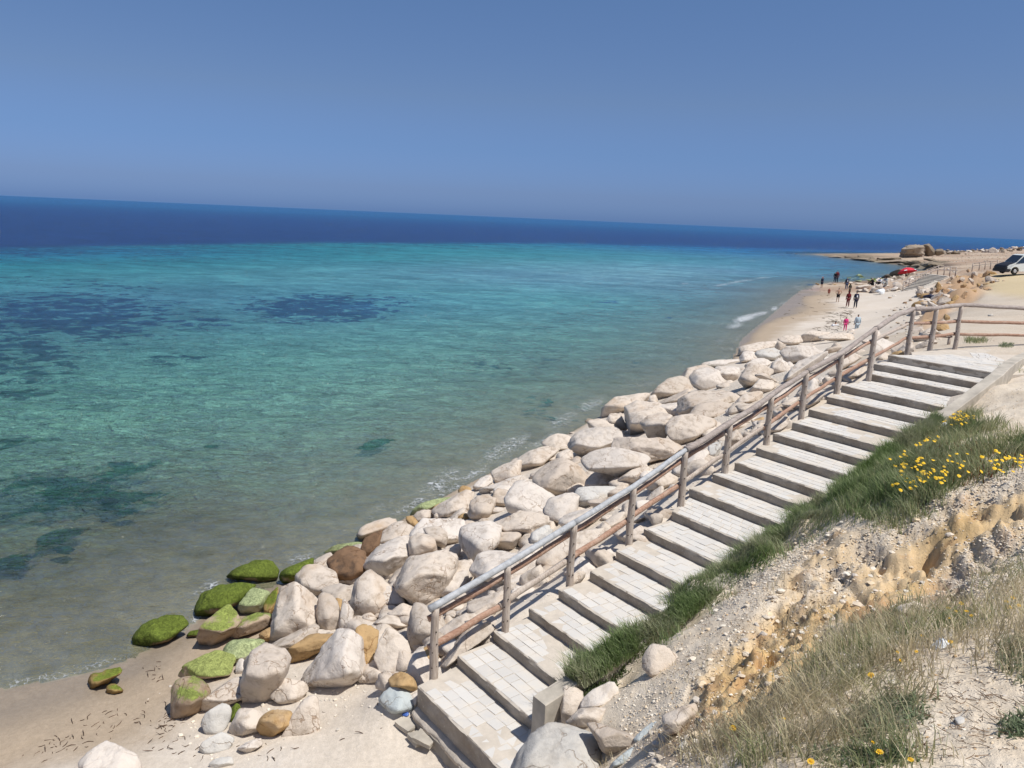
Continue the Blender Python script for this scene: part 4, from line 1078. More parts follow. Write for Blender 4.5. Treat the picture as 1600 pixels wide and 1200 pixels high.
# zone, material, options, outline; a written label where position words alone would not do
BO = [
 (ZA,'lmoss',dict(p=9,ridge=.2,rough=.04,label='broad low boulder coated in bright green algae, nearest the wet sand'),[(220,360),(290,240),(380,150),(560,120),(700,170),(750,250),(700,310),(560,350),(470,370),(300,380)]),
 (ZA,'hmoss',dict(p=11,ridge=.4,rough=.045,label='tan boulder with green algae on its crown, lowest on the wet sand'),[(180,470),(220,390),(330,350),(480,370),(550,460),(480,560),(400,660),(330,710),(180,740),(175,620)]),
 (ZA,'tan',dict(p=14,ridge=.4,label='long tan slab wedged under the two-tone boulder'),[(420,590),(500,520),(640,420),(790,350),(850,420),(800,560),(640,590),(480,680),(420,640)]),
 (ZA,'tan',dict(p=16,ridge=.55,thick=.7,rough=.035,label='big tan boulder with a pale flat top behind the grey slab on the sand'),[(850,150),(900,100),(1050,70),(1200,120),(1240,200),(1220,300),(1160,480),(1100,570),(1010,625),(880,590),(780,540),(790,440),(850,300)]),
 (ZA,'white',dict(p=7,label='small smooth white stone standing between algae and tan boulders'),[(775,240),(800,185),(845,180),(855,300),(810,325),(775,310)]),
 (ZA,'grey',dict(p=10,ridge=.15,thick=.3,label='pale grey slab leaning on the damp sand'),[(460,780),(500,700),(650,600),(715,640),(710,740),(640,860),(560,890),(480,850)]),
 (ZA,'moss',dict(p=8,label='fist-like dark green stone under the tan slab'),[(715,680),(760,600),(800,620),(830,710),(750,780),(715,740)]),
 (ZA,'cream',dict(p=10,ridge=.3,label='cream boulder between the small green stone and the ochre stone'),[(830,650),(940,620),(1000,660),(1025,740),(1000,850),(850,900),(740,860),(760,800)]),
 (ZA,'ochre',dict(p=9,ridge=.55,label='rounded ochre stone with pale top on the dry sand'),[(985,820),(1010,740),(1050,690),(1110,670),(1240,680),(1265,750),(1180,870),(1080,920),(1020,890)]),
 (ZA,'grey',dict(p=8,ridge=.1,thick=.25,label='half buried pale slab in the sand below the grey slab'),[(440,1030),(540,920),(640,875),(740,920),(745,1010),(620,1050),(480,1070)]),
 (ZA,'white',dict(p=14,label='small white wedge stone on the sand below the cream boulder'),[(800,1020),(900,950),(1010,920),(1015,980),(880,1060)]),
 (ZA,'grey',dict(p=8,thick=.3,label='small flat grey stone at the lower edge of the beach'),[(530,1160),(600,1110),(730,1100),(740,1170),(640,1210),(540,1200)]),
 (ZA,'cream',dict(p=8,ridge=.2,thick=.35,label='sand-covered cream boulder right of the big tan boulder'),[(1110,540),(1150,420),(1240,370),(1400,400),(1440,470),(1340,590),(1240,600)]),
 (ZA,'pmoss',dict(p=8,ridge=.25,rough=.04,label='domed boulder with combed green algae behind the white stone'),[(650,130),(700,40),(830,-20),(980,-10),(1010,40),(900,130),(850,180),(780,220),(690,190)]),
 (ZN,'moss',dict(p=8,ridge=.25,rough=.04,label='low moss green boulder apart from the bank at the water edge'),[(40,480),(90,410),(190,370),(280,365),(320,420),(290,470),(210,490),(120,525),(55,520)]),
 (ZN,'moss',dict(p=8,ridge=.25,rough=.04,label='largest dark moss green boulder, awash beside white foam'),[(390,310),(420,240),(500,195),(620,185),(690,200),(640,260),(560,320),(500,345),(440,360),(395,345)]),
 (ZN,'moss',dict(p=9,ridge=.3,rough=.045,label='moss green boulder farthest out in the water'),[(570,140),(620,95),(700,60),(780,55),(820,110),(810,160),(770,175),(690,150),(600,165)]),
 (ZN,'pmoss',dict(p=8,ridge=.35,rough=.04,label='rounded boulder with whitish green algae strands'),[(600,290),(630,250),(700,210),(770,225),(760,290),(720,340),(640,350)]),
 (ZN,'moss',dict(p=8,label='small green stone in the foam between two mossy boulders'),[(325,470),(350,445),(400,435),(420,445),(390,480),(335,485)]),
 (ZN,'hmoss',dict(p=12,ridge=.4,label='bare-faced tan boulder with a mossy left flank'),[(375,510),(400,440),(470,350),(540,300),(620,340),(640,370),(560,430),(550,500),(500,540),(420,540)]),
 (ZN,'hmoss',dict(p=14,ridge=.45,label='overhanging brown slab with a mossy upper edge'),[(550,450),(580,400),(700,350),(780,340),(800,390),(740,430),(600,470),(560,490)]),
 (ZN,'ochre',dict(p=12,label='small ochre stone under the overhanging brown slab'),[(720,460),(790,425),(810,450),(800,500),(750,490)]),
 (ZN,'omoss',dict(p=12,label='narrow ochre stone with green edge behind the large white boulder'),[(755,300),(790,225),(825,210),(815,300),(790,360),(760,340)]),
 (ZB,'moss',dict(p=8,label='dark green algae crest along the water, left of the cream-topped boulder'),[(235,370),(260,310),(380,270),(520,205),(540,225),(440,310),(400,430),(270,430)]),
 (ZB,'cream',dict(p=12,ridge=.4,label='cream-topped boulder with a tan split face beside the green crest'),[(400,350),(450,290),(520,260),(600,280),(720,330),(780,430),(620,500),(560,560),(500,530),(420,470)]),
 (ZB,'tan',dict(p=11,label='smooth tan boulder behind the cream-topped one, left of the brown boulder'),[(500,250),(640,160),(720,140),(750,200),(720,300),(600,290)]),
 (ZB,'pmoss',dict(p=8,label='light green algae stone behind the dark brown boulder'),[(640,150),(760,70),(900,50),(1000,45),(1000,150),(900,140),(760,130)]),
 (ZB,'brown',dict(p=13,ridge=.45,thick=.75,rough=.05,label='dark brown pitted boulder among the pale ones'),[(690,215),(760,120),(870,90),(960,130),(1015,220),(960,310),(930,400),(870,430),(780,410),(720,320)]),
 (ZB,'cream',dict(p=13,ridge=.30,thick=.6,label='tall smooth cream boulder right of the mossy group'),[(160,700),(190,560),(220,450),(350,450),(430,490),(540,540),(570,640),(560,780),(430,860),(300,900),(200,960),(165,950)]),
 (ZB,'tan',dict(p=12,ridge=.25,label='upright tan-faced pillar stone right of the tall cream boulder'),[(565,860),(575,700),(600,560),(640,530),(720,570),(760,680),(770,880),(700,905),(580,900)]),
 (ZB,'ochre',dict(p=9,label='little ochre stone caught between pillar stone and white shard'),[(735,575),(800,580),(810,630),(770,710),(745,650)]),
 (ZB,'white',dict(p=16,label='narrow white shard right of the pillar stone'),[(765,720),(830,600),(880,660),(910,750),(900,830),(800,890),(770,850)]),
 (ZB,'cream',dict(p=12,ridge=.2,label='broad cream slab behind the pillar stone'),[(600,520),(680,460),(780,430),(950,440),(930,560),(880,640),(800,620),(740,600)]),
 (ZB,'cream',dict(p=9,ridge=.4,rough=.045,label='weathered rounded cream boulder in front of the long white slab'),[(895,660),(930,540),(990,370),(1080,330),(1180,400),(1250,470),(1200,540),(1170,620),(1240,690),(1220,740),(1100,750),(950,745),(905,720)]),
 (ZB,'white',dict(p=10,ridge=.35,label=None),[(1155,560),(1200,490),(1310,460),(1310,580),(1380,610),(1330,670),(1250,690),(1180,650)]),
 (ZB,'cream',dict(p=12,ridge=.2,label='low cream slab in front of the tall cream boulder'),[(140,1010),(250,940),(560,800),(560,900),(440,960),(300,1050),(250,1070)]),
 (ZB,'ochre',dict(p=14,ridge=.65,thick=.5,label='ochre ledge stone with a pale crust, left of the white pyramid'),[(250,1070),(340,1000),(430,950),(560,910),(760,920),(700,1000),(560,1040),(430,1150),(320,1180)]),
 (ZC,'white',dict(p=13,ridge=.28,thick=.75,label='big smooth white pyramid-shaped boulder standing on the dry sand'),[(230,480),(320,370),(440,210),(560,60),(630,0),(690,80),(715,250),(725,450),(640,550),(540,575),(380,570),(260,550)]),
 (ZC,'ochre',dict(p=11,ridge=.15,thick=.55,label='upright ochre pillar stone right of the white pyramid'),[(700,100),(720,10),(760,-10),(850,30),(905,80),(880,180),(875,330),(840,400),(760,380),(715,330)]),
 (ZC,'cream',dict(p=13,ridge=.15,thick=.35,label='flat-faced cream slab right of the ochre pillar stone'),[(890,230),(920,120),(1010,70),(1120,40),(1180,120),(1190,250),(1150,370),(1010,500),(960,430),(930,300)]),
 (ZC,'cream',dict(p=13,label='small cream stone at the right foot of the white pyramid'),[(735,510),(760,430),(850,410),(860,460),(800,530)]),
 (ZC,'ochre',dict(p=10,label='ochre stone arched over the blue-grey stone near the first step'),[(1020,500),(1060,450),(1130,425),(1230,470),(1260,570),(1230,600),(1150,570),(1050,560)]),
 (ZC,'blue',dict(p=14,ridge=.15,thick=.4,label='angular blue-grey stone beside the first step'),[(920,700),(990,600),(1080,540),(1150,525),(1200,580),(1240,700),(1200,790),(1060,810),(1000,770)]),
 (ZC,'white',dict(p=14,label='small white chunk against the corner of the first step'),[(1215,640),(1280,610),(1280,690),(1220,750)]),
 (ZC,'ochre',dict(p=12,rough=.06,label='orange-brown stone behind the foot of the first railing post'),[(1280,400),(1290,310),(1300,240),(1400,190),(1440,300),(1400,400),(1320,420)]),
 (ZP,'cream',dict(p=12,ridge=.35,thick=.7,label=None),[(0,420),(30,250),(60,180),(200,150),(330,170),(420,330),(400,430),(330,560),(240,620),(120,630),(40,600)]),
 (ZP,'cream',dict(p=12,ridge=.2,thick=.4,label=None),[(340,440),(470,380),(640,215),(780,270),(760,420),(560,560),(340,620)]),
 (ZP,'cream',dict(p=12,ridge=.15,thick=.4,label=None),[(420,700),(520,560),(680,400),(900,340),(970,420),(850,520),(740,590),(560,680),(430,850)]),
 (ZP,'cream',dict(p=12,ridge=.3,thick=.6,label=None),[(700,100),(800,60),(1070,-40),(1100,150),(1040,210),(830,270),(760,240)]),
 (ZC,'cream',dict(p=8,ridge=.12,thick=.22,label='long boulder half buried in drifted sand below the white pyramid'),[(10,1030),(60,930),(190,720),(290,650),(310,800),(330,1000),(200,1040),(80,1030)]),
 (ZD,'tan',dict(p=10,label='cream and green stone touching the foam behind the brown boulders'),[(120,450),(200,370),(250,340),(360,310),(470,345),(400,400),(250,440),(150,510)]),
 (ZD,'brown',dict(p=12,ridge=.4,label='narrow brown boulder between the dark pitted one and the white slab'),[(150,600),(190,500),(250,450),(340,430),(330,540),(260,620),(180,700)]),
 (ZD,'cream',dict(p=11,ridge=.2,label=None),[(340,540),(360,440),(470,350),(590,320),(640,400),(620,490),(500,500),(400,520)]),
 (ZD,'white',dict(p=16,ridge=.42,thick=.75,label='long white slab tilted down to the left, grey on its lower face'),[(105,790),(180,720),(340,550),(470,490),(610,480),(600,650),(500,760),(370,880),(250,810),(140,840)]),
 (ZD,'ochre',dict(p=12,label='ochre stone leaning behind the long white slab'),[(550,290),(590,260),(640,290),(690,350),(660,395),(620,390)]),
 (ZD,'pmoss',dict(p=8,label='bright algae-green boulder at the waterline, near the middle of the bank'),[(625,270),(660,210),(780,140),(880,105),(980,110),(900,150),(810,210),(700,260)]),
 (ZD,'tan',dict(p=12,label=None),[(650,290),(720,220),(800,220),(820,290),(740,310),(690,340)]),
 (ZD,'cream',dict(p=13,ridge=.2,label=None),[(830,240),(1000,100),(1170,40),(1190,90),(1100,200),(1040,290),(960,250)]),
 (ZD,'ochre',dict(p=9,label='little ochre stone on top of the bright algae-green boulder'),[(805,220),(850,160),(940,140),(860,230)]),
 (ZD,'cream',dict(p=16,label=None),[(840,250),(950,240),(960,300),(840,300)]),
 (ZD,'tan',dict(p=12,ridge=.4,label=None),[(1170,240),(1230,110),(1300,90),(1390,90),(1370,190),(1300,320),(1200,300)]),
 (ZD,'ochre',dict(p=9,rough=.06,label='orange-stained stone at the foot of an upright tan boulder, upper bank'),[(1050,290),(1110,250),(1170,270),(1170,315),(1060,310)]),
 (ZD,'white',dict(p=11,ridge=.3,thick=.6,label='very broad white boulder in the middle of the bank, two small stones leaning on it'),[(620,480),(650,400),(740,310),(1080,320),(1100,400),(1060,510),(960,540),(850,480),(740,480)]),
 (ZD,'cream',dict(p=12,ridge=.4,depth_d=-.5,label=None),[(705,420),(790,395),(910,405),(950,540),(940,575),(860,550),(780,510)]),
 (ZD,'cream',dict(p=13,ridge=.45,depth_d=-.3,label=None),[(605,560),(620,500),(720,450),(770,540),(860,570),(850,625),(700,640),(620,680)]),
 (ZD,'white',dict(p=16,ridge=.4,thick=.8,label='big white block with a deep dark ribbed underside'),[(1080,400),(1310,330),(1430,370),(1400,600),(1310,650),(1250,720),(1170,660),(1070,520)]),
 (ZD,'cream',dict(p=10,label=None),[(880,630),(960,560),(1040,545),(1090,590),(1040,690),(950,690)]),
 (ZD,'cream',dict(p=13,ridge=.36,thick=.7,rough=.04,label='huge cream boulder with a yellowish shoulder and dark underside above the first rail'),[(450,1000),(520,860),(640,680),(740,620),(850,620),(990,670),(1000,780),(930,860),(880,1050),(720,1140),(600,1080),(480,1060)]),
 (ZD,'tan',dict(p=13,ridge=.2,label='cream wedge with a rough brown lower face beside the long white slab'),[(400,890),(480,790),(620,680),(590,780),(500,920),(430,940)]),
 (ZD,'white',dict(p=10,ridge=.25,label=None),[(880,1040),(890,890),(960,830),(1120,800),(1140,880),(1080,960),(960,1060)]),
 (ZD,'cream',dict(p=13,label=None),[(990,720),(1160,710),(1195,800),(1150,890),(1120,810),(1000,820)]),
 (ZD,'cream',dict(p=11,ridge=.3,label=None),[(410,1190),(520,1150),(530,1100),(700,1160),(640,1230),(500,1260)]),
 (ZC,'cream',dict(p=12,label=None),[(880,-60),(960,-110),(1060,-100),(1200,-90),(1190,0),(1080,20),(960,10)]),
 (ZQ,'white',dict(p=12,ridge=.3,thick=.6,label=None),[(215,1030),(280,930),(400,870),(590,865),(720,960),(700,1080),(600,1140),(440,1100),(300,1130)]),
 (ZQ,'cream',dict(p=12,ridge=.15,thick=.4,label=None),[(720,880),(880,740),(1000,720),(1180,680),(1280,720),(1180,830),(1000,930),(870,1000),(760,930)]),
 (ZQ,'cream',dict(p=13,ridge=.2,thick=.4,label=None),[(1240,660),(1380,560),(1470,540),(1480,620),(1330,700)]),
 (ZQ,'white',dict(p=12,label=None),[(930,650),(1000,560),(1200,500),(1290,500),(1280,570),(1180,640),(1060,700)]),
 (ZQ,'grey',dict(p=12,label=None),[(700,740),(740,680),(860,680),(870,730),(760,830),(700,830)]),
 (ZQ,'cream',dict(p=12,label=None),[(500,1130),(640,1100),(700,1150),(600,1210),(500,1200)]),
 (ZQ,'cream',dict(p=12,label=None),[(0,960),(200,950),(210,1060),(120,1160),(0,1190)]),
 (ZE,'cream',dict(p=9,ridge=.25,label=None),[(650,190),(720,130),(790,110),(850,130),(940,140),(930,230),(840,270),(780,240),(680,230)]),
 (ZE,'cream',dict(p=10,ridge=.35,thick=.6,label=None),[(410,340),(480,290),(640,240),(790,250),(790,310),(700,360),(590,440),(480,450),(430,420)]),
 (ZE,'cream',dict(p=13,ridge=.3,label=None),[(185,460),(290,410),(410,335),(415,500),(330,560),(240,570),(190,520)]),
 (ZE,'white',dict(p=11,label=None),[(0,600),(60,530),(150,500),(170,570),(110,600),(30,650)]),
 (ZE,'ochre',dict(p=10,label='small yellow-ochre stone by the foam, upper half of the bank'),[(-140,640),(-110,600),(-40,600),(-20,640),(-60,680),(-120,690)]),
 (ZE,'white',dict(p=13,ridge=.25,label=None),[(80,640),(250,580),(480,495),(570,570),(540,620),(340,640),(200,640),(90,690)]),
 (ZE,'tan',dict(p=9,ridge=.25,thick=.55,rough=.018,label='largest round tan-grey boulder with a smooth domed face'),[(580,510),(620,410),(700,360),(850,350),(960,400),(1040,500),(1050,600),(940,660),(760,670),(700,610),(600,590)]),
 (ZE,'cream',dict(p=12,label=None),[(770,330),(810,270),(910,260),(930,380),(800,350)]),
 (ZE,'white',dict(p=12,ridge=.5,thick=.7,rough=.06,label='rugged cracked white boulder behind the flat oval one'),[(915,290),(940,180),(1000,90),(1110,55),(1300,60),(1370,120),(1360,220),(1200,260),(1060,320),(950,320)]),
 (ZF,'white',dict(p=10,ridge=.3,thick=.7,rough=.02,depth_d=-1.2,label='flat oval white boulder lying like a loaf beside the rail'),[(75,950),(150,890),(300,845),(450,870),(600,910),(670,980),(560,1030),(400,1090),(230,1060),(100,1060)]),
 (ZE,'cream',dict(p=11,ridge=.3,label=None),[(1060,560),(1110,480),(1190,460),(1290,500),(1370,540),(1290,620),(1060,620)]),
 (ZE,'grey',dict(p=11,ridge=.4,label=None),[(950,680),(990,620),(1080,610),(1330,610),(1340,680),(1200,740),(1100,790),(1000,800)]),
 (ZE,'tan',dict(p=10,ridge=.3,label=None),[(-20,760),(90,690),(180,700),(190,790),(100,920),(0,900)]),
 (ZE,'cream',dict(p=12,label=None),[(195,780),(190,660),(330,640),(345,760),(320,810),(240,770)]),
 (ZE,'white',dict(p=13,ridge=.3,thick=.6,label=None),[(340,720),(450,590),(560,570),(650,590),(740,670),(670,820),(640,880),(500,850),(380,800)]),
 (ZE,'white',dict(p=15,ridge=.15,thick=.4,label=None),[(670,830),(740,680),(950,660),(980,800),(900,900),(830,950),(720,910)]),
 (ZE,'cream',dict(p=13,ridge=.4,rough=.06,label='rough pitted cream boulder left of the third railing post'),[(210,920),(340,850),(560,860),(690,890),(690,980),(600,1010),(500,1110),(430,1040),(270,1020)]),
 (ZE,'tan',dict(p=8,ridge=.45,thick=.75,rough=.025,label='rounded yellowish boulder resting against the rough pitted one'),[(195,1100),(260,1040),(400,1010),(440,1100),(430,1180),(300,1200),(210,1150)]),
 (ZE,'white',dict(p=13,label=None),[(165,860),(190,800),(310,820),(230,850)]),
 (ZE,'grey',dict(p=13,label=None),[(550,1060),(620,1000),(740,1020),(620,1160),(550,1180)]),
 (ZE,'tan',dict(p=12,label=None),[(1080,740),(1340,700),(1330,780),(1200,800),(1110,780)]),
 (ZF,'cream',dict(p=12,ridge=.4,label=None),[(265,560),(290,390),(350,375),(500,365),(640,330),(690,390),(690,430),(480,450),(400,500),(320,520)]),
 (ZF,'cream',dict(p=14,ridge=.5,label=None),[(260,610),(310,510),(400,510),(440,590),(470,700),(400,640),(300,620)]),
 (ZF,'cream',dict(p=15,ridge=.45,thick=.9,label='huge jagged cream boulder with dark triangular undercuts'),[(410,510),(560,420),(740,440),(880,500),(690,600),(650,710),(560,720),(470,680)]),
 (ZF,'cream',dict(p=15,ridge=.5,thick=.8,depth_d=-.3,label=None),[(640,610),(740,520),(880,490),(920,570),(900,640),(840,745),(730,740),(660,700)]),
 (ZF,'white',dict(p=13,label=None),[(740,450),(960,425),(1010,540),(930,560),(860,500)]),
 (ZF,'tan',dict(p=14,ridge=.42,thick=.4,rough=.05,label='brown-stained rough boulder above the rail, behind the flat oval one'),[(380,740),(570,720),(720,740),(860,750),(980,830),(900,880),(800,950),(690,1000),(600,890),(420,850)]),
 (ZF,'cream',dict(p=13,ridge=.3,thick=.6,label=None),[(860,700),(930,560),(1010,540),(1080,580),(1340,620),(1180,720),(1100,780),(1000,820),(900,780)]),
 (ZF,'cream',dict(p=10,ridge=.35,label=None),[(710,330),(760,290),(850,200),(960,180),(1080,240),(1080,300),(930,320),(800,390)]),
 (ZF,'cream',dict(p=10,label=None),[(690,360),(740,340),(770,380),(750,435),(690,420)]),
 (ZF,'tan',dict(p=13,ridge=.3,label=None),[(760,430),(880,370),(1050,290),(1070,310),(960,420),(880,440)]),
 (ZF,'cream',dict(p=12,label=None),[(960,180),(1000,100),(1080,70),(1200,90),(1290,100),(1100,150),(1090,240),(1040,230)]),
 (ZF,'white',dict(p=13,ridge=.25,thick=.7,label=None),[(1080,190),(1130,130),(1290,105),(1340,200),(1400,230),(1250,310),(1130,280)]),
 (ZG,'white',dict(p=14,ridge=.35,label='long flat white slab lying along the sea edge, upper bank'),[(230,400),(260,380),(560,375),(590,410),(470,430),(350,450),(270,440)]),
 (ZG,'white',dict(p=11,ridge=.5,thick=.7,label=None),[(340,510),(380,440),(550,440),(570,500),(540,590),(440,580),(400,590)]),
 (ZG,'cream',dict(p=15,ridge=.5,thick=.9,label='large block with a smooth white top and a broad tan front face'),[(0,750),(60,690),(200,675),(540,680),(560,740),(420,790),(240,850),(130,920),(60,840)]),
 (ZG,'tan',dict(p=15,ridge=.2,label=None),[(130,920),(290,760),(400,790),(540,820),(480,880),(320,960),(200,940)]),
 (ZG,'cream',dict(p=10,label=None),[(580,330),(600,250),(740,215),(900,200),(920,250),(740,300),(640,290)]),
 (ZG,'white',dict(p=10,ridge=.3,label=None),[(580,370),(640,290),(700,300),(750,350),(700,380),(600,410)]),
 (ZG,'grey',dict(p=14,ridge=.4,label=None),[(730,320),(760,280),(880,270),(980,320),(870,390),(830,360),(760,360)]),
 (ZG,'tan',dict(p=14,ridge=.8,label='small dark-faced stone tipped up at the beach end of the bank'),[(910,260),(940,200),(1010,250),(1000,290),(950,325)]),
 (ZG,'white',dict(p=12,label=None),[(630,400),(700,370),(830,355),(860,390),(850,450),(760,460),(640,450)]),
 (ZG,'cream',dict(p=11,ridge=.35,thick=.7,label=None),[(560,540),(600,450),(700,400),(860,430),(870,500),(760,530),(700,600),(640,640)]),
 (ZG,'white',dict(p=15,ridge=.32,label=None),[(860,480),(900,380),(960,330),(1010,390),(1050,490),(940,510),(870,510)]),
 (ZG,'cream',dict(p=14,ridge=.4,label=None),[(680,680),(710,600),(760,560),(930,610),(860,670),(800,715)]),
 (ZG,'cream',dict(p=13,label=None),[(540,760),(640,690),(760,690),(790,720),(680,780),(560,800)]),
 (ZG,'tan',dict(p=14,ridge=.7,label=None),[(730,530),(800,500),(940,590),(880,590),(780,560)]),
 (ZG,'cream',dict(p=11,label=None),[(940,180),(1000,150),(1130,145),(1150,200),(1060,240),(980,210)]),
 (ZG,'cream',dict(p=13,ridge=.5,label=None),[(1130,180),(1240,100),(1400,120),(1330,190),(1200,220),(1140,215)]),
 (ZG,'cream',dict(p=12,label=None),[(1110,280),(1150,230),(1240,240),(1230,290)]),
 (ZG,'white',dict(p=12,ridge=.2,label=None),[(970,320),(1090,230),(1200,290),(1360,330),(1260,400),(1100,400),(1030,410)]),
 (ZG,'cream',dict(p=12,label=None),[(1200,300),(1260,240),(1310,290),(1300,310)]),
 (ZG,'white',dict(p=12,ridge=.2,thick=.5,label='big flat white slab beside the rail below the landing'),[(1050,480),(1100,410),(1350,320),(1420,340),(1200,450),(1080,560),(960,600)]),
 (ZG,'cream',dict(p=12,label=None),[(480,980),(660,880),(700,960),(560,1000),(490,1010)]),
 (ZG,'cream',dict(p=12,ridge=.4,label=None),[(480,1080),(560,1020),(620,1080),(570,1170),(480,1190)]),
 (ZG,'cream',dict(p=12,label=None),[(640,1100),(700,1010),(790,980),(780,1020),(660,1100)]),
 (ZG,'ochre',dict(p=10,label='tan-orange stone glimpsed between posts under the rails'),[(700,950),(800,910),(800,970),(720,985)]),
 (ZG,'cream',dict(p=12,label=None),[(870,840),(1050,740),(1130,730),(1110,800),(900,900)]),
 (ZG,'cream',dict(p=12,ridge=.2,label=None),[(850,1000),(1020,910),(1050,970),(940,1050),(850,1060)]),
 (ZG,'cream',dict(p=12,label=None),[(1190,760),(1270,700),(1370,690),(1350,740),(1240,800),(1190,840)]),
 (ZG,'white',dict(p=12,label=None),[(800,760),(880,700),(1000,640),(1060,640),(980,700),(860,780)]),
 (ZG,'cream',dict(p=12,label=None),[(1180,600),(1250,540),(1310,570),(1280,620),(1200,640)]),
 (ZF,'white',dict(p=13,label=None),[(1010,1000),(1080,920),(1220,840),(1250,950),(1100,1040),(1030,1060)]),
 (ZF,'grey',dict(p=14,ridge=.5,label=None),[(1250,810),(1350,780),(1360,850),(1290,920),(1260,950)]),
 (ZF,'cream',dict(p=12,label=None),[(110,650),(160,600),(260,580),(380,615),(460,700),(440,730),(380,700),(300,660)]),
 (ZF,'cream',dict(p=12,label=None),[(430,1080),(520,1030),(690,1010),(680,1080),(560,1200),(400,1190)]),
 (ZF,'cream',dict(p=12,label=None),[(700,1180),(780,1100),(900,1050),(960,1100),(940,1180),(800,1240)]),
 (ZE,'cream',dict(p=12,label=None),[(960,960),(1040,820),(1190,800),(1210,880),(1060,960)]),
 (ZH,'cream',dict(p=12,label=None),[(810,260),(860,210),(980,200),(1100,200),(1160,240),(1130,290),(960,290)]),
 (ZH,'tan',dict(p=14,ridge=.6,label=None),[(840,420),(880,370),(1010,340),(990,390),(900,430)]),
 (ZH,'white',dict(p=12,ridge=.2,label=None),[(1350,310),(1420,260),(1560,270),(1600,290),(1600,340),(1480,380),(1370,430)]),
 (ZH,'cream',dict(p=12,ridge=.25,label=None),[(1010,450),(1200,420),(1260,450),(1050,580),(1020,600)]),
 (ZH,'white',dict(p=9,label=None),[(1350,180),(1430,190),(1440,230),(1370,280)]),
 (ZH,'cream',dict(p=12,label=None),[(1010,660),(1200,540),(1290,500),(1280,620),(1110,710)]),
 (ZH,'white',dict(p=14,label=None),[(690,680),(750,680),(790,720),(700,770)]),
 (ZH,'cream',dict(p=12,label=None),[(1390,470),(1480,400),(1520,430),(1500,490),(1400,490)]),
 (ZR,'grey',dict(p=9,ridge=.25,thick=.6,label='big smooth grey boulder in front of the kerb end block, nearest the viewer'),[(50,800),(120,640),(200,540),(330,460),(480,455),(600,490),(700,600),(690,680),(640,860),(400,980),(100,960)]),
 (ZR,'cream',dict(p=9,ridge=.3,label='upright cream boulder just behind the big smooth grey one'),[(380,340),(400,190),(450,170),(540,210),(575,270),(530,360),(440,450),(400,440)]),
 (ZR,'white',dict(p=14,ridge=.2,thick=.4,label='pointed white slab under the lower end of the green shrubs'),[(570,250),(640,190),(780,125),(810,180),(790,280),(700,330),(560,340)]),
 (ZR,'cream',dict(p=12,ridge=.3,thick=.5,label='wide pale block below the pointed white slab'),[(440,450),(540,340),(740,330),(765,430),(740,475),(560,480),(500,460)]),
 (ZR,'tan',dict(p=14,ridge=.45,label='yellowish layered block right of the smooth grey boulder'),[(600,490),(760,480),(960,620),(840,690),(720,680),(690,580)]),
 (ZR,'white',dict(p=13,label='small white stone leaning on the smooth grey boulder'),[(520,620),(600,610),(640,700),(600,760),(520,740)]),
 (ZR,'blue',dict(p=15,ridge=.2,thick=.35,label='long blue-grey shard at the bottom edge'),[(780,790),(880,690),(980,610),(1090,600),(1020,690),(860,770)]),
 (ZR,'blue',dict(p=14,ridge=.2,thick=.4,label='small blue-grey stone above the long shard'),[(950,570),(1000,520),(1080,470),(1110,430),(1090,520),(1060,590),(980,600)]),
 (ZR,'cream',dict(p=13,ridge=.4,thick=.6,label='cream rock with a dark hollow on its left, sticking out of the slope'),[(1210,370),(1290,350),(1400,290),(1480,300),(1400,400),(1310,530),(1260,550),(1220,440)]),
 (ZR,'grey',dict(p=12,label='small grey stone wedged behind the kerb end block'),[(335,270),(390,200),(400,290),(350,320)]),
 (ZS,'cream',dict(p=10,ridge=.2,thick=.35,label='sand-coloured block half buried in the slope right of the shrubs'),[(435,690),(470,630),(560,620),(600,690),(580,720),(470,780),(440,730)]),
 (ZU,'cream',dict(p=8,ridge=.3,label='oval pale stone lying above the dry grass on the brown soil'),[(690,345),(730,325),(790,313),(835,335),(800,375),(730,383)]),
 (ZU,'grey',dict(p=10,label='small round grey stone on the bare sand at lower right'),[(1000,935),(1040,925),(1055,960),(1020,980)]),
 (ZU,'tan',dict(p=10,label='small brownish stone in the gravel patch, upper right'),[(1140,135),(1175,122),(1200,140),(1190,163),(1150,162)]),
 (ZT,'white',dict(p=11,ridge=.15,thick=.5,label='white boulder on the wet sand at the bottom edge, bottom left'),[(640,1200),(700,1130),(850,1020),(950,1080),(1060,1130),(1090,1200),(1090,1300),(640,1300)]),
 (ZT,'omoss',dict(p=13,ridge=.4,rough=.08,label='small ochre rock with green weed lying alone on the wet sand'),[(725,500),(740,460),(850,430),(970,415),(980,440),(860,490),(740,575)]),
 (ZT,'omoss',dict(p=13,ridge=.4,rough=.08,label='smaller weedy rock below its twin on the wet sand'),[(825,610),(830,580),(890,545),(960,600),(880,625)]),
]
auto = []
bpts = []
for i, (zn, mt, op, pts) in enumerate(BO):
    op = dict(op); lab = op.pop('label', None); dd = op.pop('depth_d', 0)
    poly = Z(*zn, pts)
    if dd:
        y1 = max(p[1] for p in poly); h_ = y1 - min(p[1] for p in poly)
        op['depth'] = hit(np.mean([p[0] for p in poly]), y1 + h_ * .3) + dd * .3
    o, dc = outline_boulder(poly, mt, 1000 + i, **op)
    o['category'] = 'boulder' if max(o['_px'][2:]) > 26 else 'stone'
    bpts.append((o, mt))
    if lab: o['label'] = lab
    else: auto.append((o, mt))
    if o['_px'][0] < 460 and mt in ('moss', 'lmoss', 'hmoss', 'pmoss') : o['group'] = 'algae-covered boulders at the waterline'
    else: o['group'] = 'boulders piled along the stairs'
